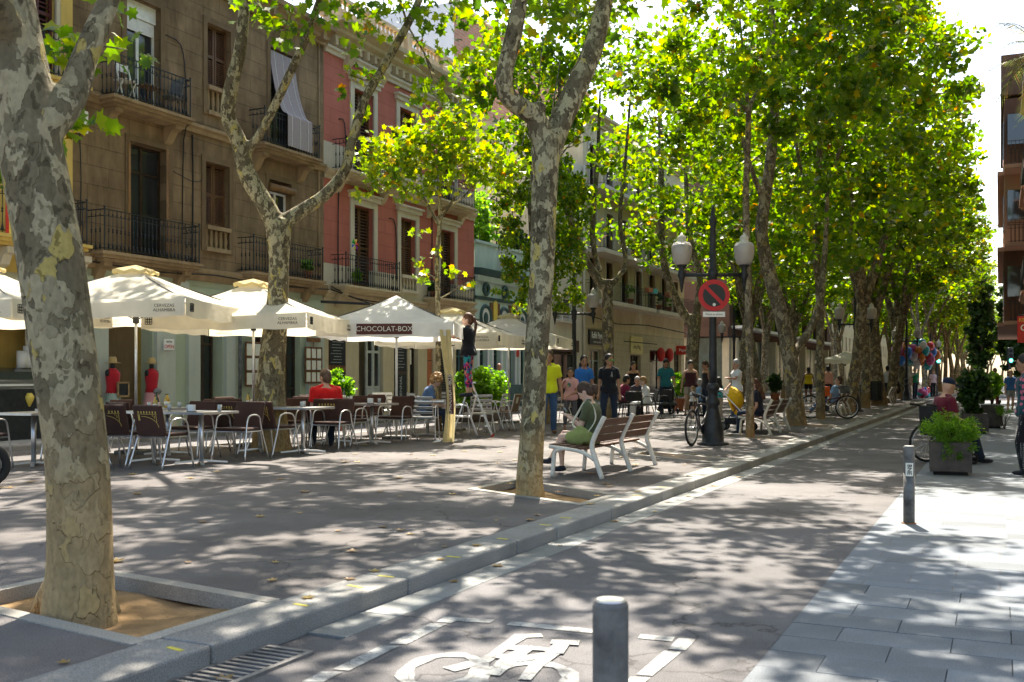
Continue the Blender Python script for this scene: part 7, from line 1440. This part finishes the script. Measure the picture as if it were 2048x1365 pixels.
# woman on the bench with a phone
w1 = person('seated woman in olive tee and green shorts looking down at her phone', (-4.74, 12.34, 0), R(92), 1.54, C('olive', (.085, .10, .05), .3), C('lime_shorts', (.27, .31, .10), .2), SH_D, ('bun', 'brown'), SK3,
   (((-.30, 1, .16), (-.42, .35, -.85)), ((-.02, 1, .04), (.02, -.02, -1))), (((-.1, .5, -.85), (-.45, .62, .62)), ((.02, .5, -.85), (.25, .68, .66))), (-6, 16), (0, 24), True, .011, 'short', -.07, 'shorts', .016, hipz=.455, wide=1.02)
j = PJ['seated woman in olive tee and green shorts looking down at her phone']; a, b = wpt(w1, j['AR'][0][2]), wpt(w1, j['AR'][1][2]); c = (a+b)/2+Vector((-.07, 0, .07))
ph = thing('phone', 'dark phone in the hands of the bench woman', 'phone', c, R(92)); MB().box((0, 0, 0), (.075, .009, .15), M=Matrix.Rotation(R(-35), 3, 'X')).build('body', MT['print_black'], ph, bevel=.006); MB().box((0, -.0035, .0025), (.067, .004, .135), M=Matrix.Rotation(R(-35), 3, 'X')).build('screen', MT['shop_glass'], ph)
sb = thing('shoulder_bag', 'light green canvas bag resting at the hip of the bench woman', 'bag', (-4.80, 12.10, .40), R(92)); bg = MB().ell((0, .06, .07), (.04, .16, .09), 12, 8).ell((0, -.06, .09), (.035, .12, .08), 10, 8).ell((.0, .0, .16), (.02, .1, .06), 8, 6); ob('body', wrinkle(remesh(bg, .012, C('lime_shorts', (.27, .31, .10)), 'body', 4), .014, 12), sb); S_ = wpt(w1, j['AR'][1][0]); o_ = Vector(sb.location); Ri = Rz(R(-92)); W_ = [o_+Vector((.0, .0, .16)), S_+Vector((-.17, -.06, -.22)), S_+Vector((-.115, -.01, -.07)), S_+Vector((-.03, .045, .075)), S_+Vector((.07, .04, .0)), S_+Vector((.12, -.01, -.16)), o_+Vector((.1, -.02, .14))]
P_, _ = smooth_line([Ri @ (q-o_) for q in W_], [1]*7, 4); MB().tube(P_, .014, 6, el=.4).build('strap', C('strap_cream', (.6, .56, .42)), sb, True)
# the walking group
person('man in a bright yellow polo shirt walking beside the forked tree', at_depth(1097, 22.2), ang(188), 1.79, C('yellow', (.62, .66, .02), .08), JEAN, SH_B, ('short', 'cropped'), SK2, (((.08, .25, -1), (.05, -.1, -1)), ((-.06, -.12, -1), (-.05, -.35, -1))), (((.22, .1, -1), (.1, .3, -1)), ((-.22, -.1, -1), (-.1, .3, -1))), (0, 3), (-15, 0), False, .014, low=-.09, wide=1.04)
gl = person('girl in a pink printed tee with a hand at her mouth', at_depth(1141, 23.2), ang(160), 1.42, C('pink', (.62, .33, .32), .08), C('grey_leg', (.09, .09, .10)), SH_B, ('long', 'black'), SK2, (((.08, .2, -1), (.05, -.05, -1)), ((-.06, -.1, -1), (-.05, -.3, -1))), (((.4, .35, -.9), (-.55, .45, .8)), ((-.2, .2, -1), (.5, .6, -.3))), (0, 0), (20, 0), True, .013, low=-.09, btype='leggings', fit=.018)
j = PJ['girl in a pink printed tee with a hand at her mouth']; pp, M = j['sp'](.33); pr = MB().ell(pp+M @ Vector((0, .128, 0)), (.055, .012, .06), 10, 6).build('shirt_print', C('teal_print', (.10, .22, .22), .4), gl, True); MB().ell(pp+M @ Vector((.03, .138, -.03)), (.022, .006, .022), 8, 5).build('shirt_print', MT['yellow_letters'], gl, True)
person('long haired woman in a blue tee between the pink girl and the black tee', at_depth(1168, 24.6), ang(172), 1.72, C('blue', (.03, .16, .50)), BLK, SH_D, ('long', 'black'), SK2, (((.08, .2, -1), (.05, -.05, -1)), ((-.06, -.1, -1), (-.05, -.3, -1))), None, (0, 2), (18, 0), True, .014, low=-.09)
bt = person('woman in black tee and green mirrored sunglasses', at_depth(1218, 23.6), ang(176), 1.74, C('black_tee', (.012, .013, .018)), DJEAN, SH_D, ('pony', 'black'), SK2, (((.08, .26, -1), (.05, -.1, -1)), ((-.06, -.12, -1), (-.05, -.35, -1))), None, (0, 2), (30, 0), True, .014, low=-.09, wide=1.08)
j = PJ['woman in black tee and green mirrored sunglasses']; gm = mat('mirror_green', (.10, .50, .08), .15, .1, 6, metal=.8)
for sx in (-1, 1): MB().ell(j['hh'](.033*sx, .1, .02), (.028, .008, .021), 10, 6, j['HM']).build('sunglass_lens', gm, bt, True)
pp, M = j['sp'](.36); mk = MB(); c = pp+M @ Vector((-.06, .133, -.02)); mk.bar(c+Vector((0, 0, .06)), c+Vector((.018, 0, -.06)), .008).bar(c+Vector((0, 0, .06)), c+Vector((-.018, 0, -.06)), .008).bar(c+Vector((-.012, 0, -.02)), c+Vector((.012, 0, -.02)), .006).build('shirt_print', MT['chalk'], bt)
person('woman in a black tank top standing behind the diners', at_depth(1267, 32.5), ang(170), 1.68, BLK, DJEAN, SH_D, ('long', 'black'), SK2, None, (((.5, .1, -.8), (.4, .2, -.9)), ((-.17, .02, -1), (-.08, .2, -1))), (0, 0), (25, 8), sleeve='none', vox=.018)
def sitter(label, u, d, rz, **k): return person(label, at_depth(u, d), rz, legs=(sit(1), sit(-1)), arms=k.pop('arms', (ad(1), ad(-1))), lean=k.pop('lean', (4, 14)), vox=k.pop('vox', .018), **k)
sitter('white haired diner facing the camera at the dark cafe table', 1275, 31, ang(170), H=1.6, top=C('dusk', (.06, .06, .08)), bottom=BLK, shoes=SH_D, hair=('short', 'grey'), sk=SK1)
sitter('diner in a white blouse leaning over the dark cafe table', 1294, 29.8, ang(95), H=1.6, top=C('white', (.68, .68, .68), .05), bottom=C('white', (.68, .68, .68)), shoes=SH_B, hair=('short', 'fair'), sk=SK3, sleeve='long')
sitter('diner in a dark red shirt with cap at the dark cafe table', 1246, 30.4, ang(-70), H=1.66, top=C('crimson', (.22, .02, .06)), bottom=DJEAN, shoes=SH_D, hair=('short', 'black'), sk=SK2, female=False)
tm = person('bearded man in a teal tee pushing the black pushchair', at_depth(1331, 34), ang(180), 1.8, C('teal', (.02, .15, .18)), DJEAN, SH_D, ('short', 'black'), SK2, None, (((.2, .3, -1), (.05, .75, -.5)), ((-.2, .3, -1), (-.05, .75, -.5))), (4, 10), (0, 22), False, .018, low=-.1)
j = PJ['bearded man in a teal tee pushing the black pushchair']; MB().ell(j['hh'](0, .055, -.06), (.055, .05, .045), 10, 7, j['HM']).build('beard', HAIR['black'], tm, True)
person('woman in a maroon tank top and pale shorts', at_depth(1381, 32.8), ang(175), 1.73, C('maroon', (.07, .022, .028)), C('stone', (.36, .30, .24)), SH_B, ('bun', 'black'), SK1, (((.1, .2, -1), (.05, -.05, -1)), ((-.1, -.1, -1), (-.08, -.2, -1))), (((.3, .1, -1), (.15, .2, -1)), ((-.3, .1, -1), (-.15, .2, -1))), (0, 2), (0, 15), sleeve='none', btype='shorts', vox=.017, wide=1.12)
person('toddler in a white tee holding on beside the maroon tank top', at_depth(1385, 30.8), ang(100), .92, C('white', (.68, .68, .68)), BLK, SH_D, ('short', 'fair'), SK3, None, None, (0, 0), (0, 0), False, .016, wide=1.15, btype='shorts')
person('short haired woman half hidden by the sign lamp post', at_depth(1413, 32), ang(110), 1.7, C('dark_print', (.03, .025, .03)), DJEAN, SH_D, ('short', 'brown'), SK2, None, None, (0, 5), (0, 20), sleeve='none', vox=.018)
sitter('small white haired person in light blue left of the lamp post', 1404, 32.5, ang(30), H=1.5, top=C('sky', (.25, .40, .62)), bottom=DJEAN, shoes=SH_D, hair=('short', 'grey'), sk=SK3)
person('child in turquoise just right of the sign lamp post', at_depth(1437, 30), ang(20), 1.18, C('turq', (.04, .35, .38)), C('stone', (.36, .30, .24)), SH_W, ('long', 'black'), SK2, vox=.018)
ww = person('grey haired woman in white tee and jeans pointing to the left', at_depth(1473, 27), ang(110), 1.66, C('white', (.68, .68, .68), .05), JEAN, SH_W, ('short', 'grey'), SK1, None, (((.15, .1, -1), (-.2, .7, -.5)), ((-.35, .75, -.55), (-.2, 1, .1))), (0, 0), (10, 5), True, .015, low=-.09)
j = PJ['grey haired woman in white tee and jeans pointing to the left']; bgp = wpt(ww, (.2, 0, .95)); b_ = thing('handbag', 'brown shoulder bag of the pointing grey haired woman', 'bag', bgp); MB().ell((0, 0, 0), (.06, .13, .1), 10, 7).build('body', MT['wood_dark'], b_, True); MB().tube([(0, .1, .05), (-.06, .02, .4), (-.02, -.08, .38), (0, -.1, .05)], .01, 5).build('strap', MT['wood_dark'], b_)
person('dark haired woman sitting on the second bench seen from behind', (-4.80, 22.7, 0), R(95), 1.56, C('navy', (.015, .018, .03)), C('dark_jeans', (.018, .028, .05)), SH_D, ('long', 'auburn'), SK1, (sit(1), sit(-1)), (ad(1), ad(-1)), (2, 10), (0, 10), vox=.016, hipz=.455)
yt = person('woman in a yellow tank top walking away with a cross strap', at_depth(1617, 50), ang(5), 1.66, C('sun', (.66, .50, .02)), BLK, SH_D, ('bun', 'black'), skin('skin_deep', (.20, .09, .05)), (((.1, .2, -1), (.05, -.05, -1)), ((-.1, -.1, -1), (-.08, -.3, -1))), (((.35, .05, -1), (.2, .2, -1)), ((-.35, .05, -1), (-.2, .2, -1))), sleeve='none', btype='shorts', vox=.02, wide=1.15)
bench(-4.55, 33.6, 'bench behind the parked city bicycle'); person('man in sunglasses lounging on the bench behind the city bicycle', (-4.9, 34.6, 0), R(60), 1.74, C('sky', (.25, .40, .62)), JEAN, SH_B, ('short', 'brown'), SK1, (((.15, 1, -.1), (.1, .8, -.7)), ((-.15, 1, -.1), (-.1, .8, -.7))), None, (-28, -14), (60, -5), False, .02, hipz=.455)
far = [('walker in a grey top and black trousers seen from behind', 1727, 44, 0, 1.68, (.28, .25, .24), BLK, ('short', 'auburn')), ('walker in a long blue coat behind the third lamp post', 1707, 44.5, 10, 1.66, (.03, .10, .28), C('blue', (.03, .16, .50)), ('short', 'black')), ('man in a white shirt with a dark cross bag strap', 1775, 51, 0, 1.75, (.55, .55, .62), DJEAN, ('short', 'black')), ('walker in lime green near the balloons', 1787, 55, 170, 1.6, (.35, .55, .03), BLK, ('long', 'brown')), ('vendor in a green shirt by the toy pile', 1830, 57, 190, 1.7, (.01, .16, .07), DJEAN, ('short', 'black')), ('walker in pale pink right of the thick tree', 1866, 62, 180, 1.62, (.5, .36, .36), BLK, ('long', 'brown')), ('walker in orange past the yellow tank top', 1656, 47, 0, 1.7, (.55, .30, .22), DJEAN, ('short', 'black')), ('walker in navy and red shorts behind the blue tee', 1990, 47, 170, 1.7, (.04, .04, .06), C('redshort', (.3, .03, .03)), ('short', 'brown')), ('walker in purple blue near the grey top', 1741, 46, 5, 1.6, (.08, .07, .22), BLK, ('long', 'black'))]
for i, (l, u, d, a, H, c, b, h) in enumerate(far): person(l, at_depth(u, d, ZR if u > 1900 else 0), ang(a), H, C(f'far{i}', c), b, SH_D, h, (SK1, SK2)[i % 2], (((.08, .22, -1), (.05, -.05, -1)), ((-.06, -.12, -1), (-.05, -.3, -1))), vox=.024, face=False)
p = at_depth(1655, 46.5); og = thing('orange_bag', 'orange shopping bag carried past the thin straight tree', 'bag', (p[0], p[1]-.3, .35)); MB().box((0, 0, .22), (.34, .14, .44), top=.85).build('body', mat('orange_bag', (.65, .10, .01), .7, .1), og, bevel=.02); MB().tube([(-.1, 0, .44), (-.08, 0, .62), (.08, 0, .62), (.1, 0, .44)], .008, 5).build('handle', MT['print_black'], og)
sitter('person in dark clothes sitting on the distant bench by the fourth lamp', 1796, 49.6, R(95), H=1.7, top=BLK, bottom=BLK, shoes=SH_D, hair=('short', 'black'), sk=SK2, vox=.024, face=False)
# cafe guests
rm = person('man in a red tee sitting with his back to the camera', at_depth(652, 17.9), ang(20), 1.76, C('red', (.55, .012, .012), .06), DJEAN, SH_D, ('short', 'cropped'), SK1, (sit(1), sit(-1)), (ad(1), ad(-1)), (-2, 8), (25, 5), False, .014, fit=.022, wide=1.1)
brown(*at_depth(650, 17.85)[:2], ang(20), 'brown armchair under the man in the red tee')
person('curly haired man in a blue tee leaning over the cup table', at_depth(848, 21.4), ang(-88), 1.74, C('denim_blue', (.06, .12, .25)), DJEAN, SH_D, ('curly', 'fair'), SK3, (sit(1), sit(-1)), (((.1, .6, -.8), (-.2, .95, .2)), ((-.1, .6, -.8), (.2, .95, .2))), (12, 26), (0, 28), False, .013)
lw = person('woman in black tee and flowered leggings standing on the ladder', (*at_depth(937, 20.9)[:2], .84), ang(75), 1.66, C('black_tee', (.012, .013, .018)), cloth('flower_leggings', (.05, .22, .26), 0, .8, 420, .5), C('shoe_dark', (.02, .022, .03)), ('pony', 'auburn'), SK1, (((.03, .05, -1), (.03, -.08, -1)), ((-.03, .0, -1), (-.03, -.04, -1))), (((.15, .75, -.45), (-.1, .95, .35)), ((-.2, .75, -.4), (.05, .95, .4))), (0, 2), (10, 0), True, .013, low=-.09, btype='leggings', fit=.026, wide=1.03)
m = MT['flower_leggings']; nt = m.node_tree; v = nt.nodes.new('ShaderNodeTexVoronoi'); v.inputs['Scale'].default_value = 22; tc = nt.nodes.new('ShaderNodeTexCoord'); nt.links.new(tc.outputs['Object'], v.inputs['Vector']); sc_ = nt.nodes.new('ShaderNodeSeparateColor'); nt.links.new(v.outputs['Color'], sc_.inputs[0]); rp = nt.nodes.new('ShaderNodeValToRGB'); rp.color_ramp.interpolation = 'CONSTANT'; e = rp.color_ramp.elements; e[0].color = (.01, .02, .05, 1); e[1].position = .35; e[1].color = (.02, .25, .28, 1)
for po, cc in ((.6, (.45, .03, .12, 1)), (.75, (.10, .06, .35, 1)), (.9, (.6, .2, .15, 1))): e.new(po).color = cc
nt.links.new(sc_.outputs[0], rp.inputs[0]); nt.links.new(rp.outputs[0], nt.nodes['Principled BSDF'].inputs['Base Color'])
person('bald man in a light blue shirt walking along the far pavement', at_depth(998, 36), ang(0), 1.68, C('sky', (.25, .40, .62)), BLK, SH_D, ('bald', None), SK2, (((.08, .22, -1), (.05, -.05, -1)), ((-.06, -.12, -1), (-.05, -.3, -1))), None, female=False, vox=.018, sleeve='long', face=False)
# dark table and chairs of the diners
p = at_depth(1278, 30.3); dt = thing('dark_table', 'black cafe table of the three diners', 'table', p, ang(10)); MB().box((0, 0, .73), (.9, .75, .03)).build('top', MT['black_paint'], dt, bevel=.01)
for sx in (-1, 1):
    for sy in (-1, 1): MB().tube([(.38*sx, .3*sy, .72), (.42*sx, .34*sy, 0)], .016, 6).build('leg', MT['black_iron'], dt)
for k, (u, d, a, l) in enumerate(((1246, 30.4, -70, 'black chair under the diner in dark red'), (1294, 29.8, 95, 'black chair under the diner in white'), (1275, 31.1, 170, 'black chair under the white haired diner'), (1262, 29.2, 10, 'empty black chair on the near side of the diners table'), (1318, 30.5, 120, 'empty black chair left of the pushchair'), (1404, 32.5, 30, 'black chair under the small white haired person'))):
    p = at_depth(u, d); t = chair_arm('black_cafe_chair', l, 'black cafe chairs', False); t.location = p; t.rotation_euler = (0, 0, ang(a)); MB().box((0, 0, .45), (.46, .42, .02)).build('seat', MT['black_paint'], t); MB().box((0, -.25, .68), (.46, .02, .28), M=Matrix.Rotation(R(13.5), 3, 'X')).build('backrest', MT['black_paint'], t)
    for ch in t.children:
        if ch.data.materials[0] == MT['aluminium']: ch.data.materials[0] = MT['black_iron']
# wheelchair and its user
wx, wy = -.80, 17.15; wr = ang(-82); wc = thing('wheelchair', 'black wheelchair behind the fern planter', 'wheelchair', (wx, wy, ZR), wr); M0 = Matrix.Rotation(R(90), 3, 'Y')
for s in (-1, 1):
    w = ob('wheel', MB().torus((0, 0, 0), .29, .02, 28, 6, M0).mesh('wheel', MT['tyre'], True), wc, (.3*s, -.08, .31)); MB().torus((0, 0, 0), .25, .008, 24, 5, M0).build('hand_rim', MT['aluminium'], w, True); sp_ = MB()
    for k in range(14): b = 2*math.pi*k/14; sp_.tube([(0, 0, 0), (0, .28*math.cos(b), .28*math.sin(b))], .002, 3, False)
    stuff(sp_.build('spokes', MT['aluminium'], w)); ob('caster', MB().torus((0, 0, 0), .07, .02, 14, 6, M0).mesh('caster', MT['tyre'], True), wc, (.24*s, .36, .09)); MB().tube([(.24*s, -.25, .9), (.24*s, -.22, .45), (.24*s, .3, .42), (.24*s, .42, .12)], .013, 6).build('side_frame', MT['black_iron'], wc, True); MB().tube([(.24*s, -.25, .9), (.24*s, -.4, .92)], .018, 6).build('push_handle', MT['rubber_grip'], wc); MB().box((.26*s, .02, .66), (.05, .34, .03)).build('armrest', MT['rubber_grip'], wc, bevel=.01)
MB().box((0, .03, .45), (.44, .44, .04)).build('seat', MT['stroller_black'], wc, bevel=.01); MB().box((0, -.24, .68), (.44, .03, .42)).build('backrest', MT['stroller_black'], wc, bevel=.01); MB().box((0, .5, .1), (.36, .16, .02)).build('footrest', MT['black_iron'], wc)
wm = person('man in a maroon polo and navy cap sitting in the wheelchair', (wx, wy, ZR), wr, 1.66, C('polo', (.13, .015, .03)), DJEAN, SH_D, ('bald', None), SK1, (((.12, 1, -.15), (.02, .35, -1)), ((-.12, 1, -.15), (-.02, .35, -1))), (((.15, .3, -1), (0, .9, -.1)), ((-.15, .3, -1), (0, .9, -.1))), (0, 12), (0, 10), False, .014, hipz=.54, wide=1.12)
j = PJ['man in a maroon polo and navy cap sitting in the wheelchair']; cp = MB().ell(j['hh'](0, -.005, .085), (.092, .108, .075), 14, 9, j['HM']).ell(j['hh'](0, .12, .075), (.07, .085, .014), 12, 6, j['HM']); ob('cap', remesh(cp, .012, C('navy_cap', (.012, .02, .05)), 'cap', 3), wm)
bgp = Vector((wx, wy, 0))+Rz(wr) @ Vector((-.28, .62, .32)); b_ = thing('black_bag', 'black bag hanging in front of the wheelchair user', 'bag', bgp, wr); MB().box((0, 0, 0), (.14, .26, .24), top=.8).build('body', MT['stroller_black'], b_, bevel=.03); MB().tube([(0, -.08, .12), (0, -.04, .26), (0, .04, .26), (0, .08, .12)], .008, 5).build('handle', MT['stroller_black'], b_)
# right pavement
person('young man in a blue tee and grey shorts walking towards the camera', at_depth(2021, 38.5, ZR), ang(182), 1.56, C('royal', (.04, .13, .34)), C('grey_short', (.27, .27, .28)), SH_W, ('short', 'fair'), SK1, (((.08, .15, -1), (.05, -.05, -1)), ((-.08, -.1, -1), (-.06, -.2, -1))), None, female=False, vox=.018, btype='shorts')
pk = person('woman in dotted black trousers at the right edge', at_depth(2060, 13.9, ZR), ang(65), 1.62, cloth('flower_blouse', (.02, .09, .11), 0, .9, 420, .5), cloth('dotted', (.012, .012, .016)), SH_D, ('bun', 'black'), SK2, (((.06, .05, -1), (.05, -.02, -1)), ((-.08, .28, -1), (-.06, -.15, -1))), None, (4, 6), (0, 0), True, .014, low=-.09, wide=1.18, fit=.035)
def dots(m, base, dot, scale, r):
    nt = m.node_tree; v = nt.nodes.new('ShaderNodeTexVoronoi'); v.inputs['Scale'].default_value = scale; v.inputs['Randomness'].default_value = .25; tc = nt.nodes.new('ShaderNodeTexCoord'); nt.links.new(tc.outputs['Object'], v.inputs['Vector']); rp = nt.nodes.new('ShaderNodeValToRGB'); rp.color_ramp.interpolation = 'CONSTANT'; e = rp.color_ramp.elements; e[0].color = c4(dot); e[1].position = r; e[1].color = c4(base); nt.links.new(v.outputs['Distance'], rp.inputs[0]); nt.links.new(rp.outputs[0], nt.nodes['Principled BSDF'].inputs['Base Color'])
dots(MT['dotted'], (.012, .012, .016), (.5, .5, .5), 34, .22); dots(MT['flower_blouse'], (.012, .06, .08), (.55, .12, .2), 11, .35)
# small dog by the blue tee
p = at_depth(1993, 37, ZR); dg = thing('dog', 'small black and tan dog on a lead near the blue tee', 'dog', p, ang(175)); d = MB(); d.tube([(0, -.2, .27), (0, 0, .28), (0, .18, .29)], [.07, .08, .09], 10); d.ell((0, -.2, .27), .07, 8, 6).ell((0, .18, .29), .09, 8, 6); d.tube([(0, .2, .32), (0, .28, .42)], [.055, .045], 8); d.ell((0, .31, .45), (.05, .07, .05), 8, 6).ell((0, .39, .43), (.026, .05, .026), 8, 6)
for s in (-1, 1): d.tube([(.05*s, .18, .25), (.05*s, .17, .12), (.05*s, .19, 0.01)], [.035, .022, .018], 6); d.tube([(.05*s, -.19, .25), (.055*s, -.14, .16), (.055*s, -.23, .09), (.055*s, -.2, .01)], [.05, .035, .02, .018], 6); d.ell((.035*s, .29, .5), (.015, .02, .035), 6, 5)
d.tube([(0, -.26, .3), (0, -.34, .38), (0, -.36, .46)], [.02, .014, .008], 6); ob('body', remesh(d, .014, mat('dog_fur', (.03, .022, .018), .9, .3, 12), 'body', 2), dg)
bpy.data.scenes.remove(TMPS)
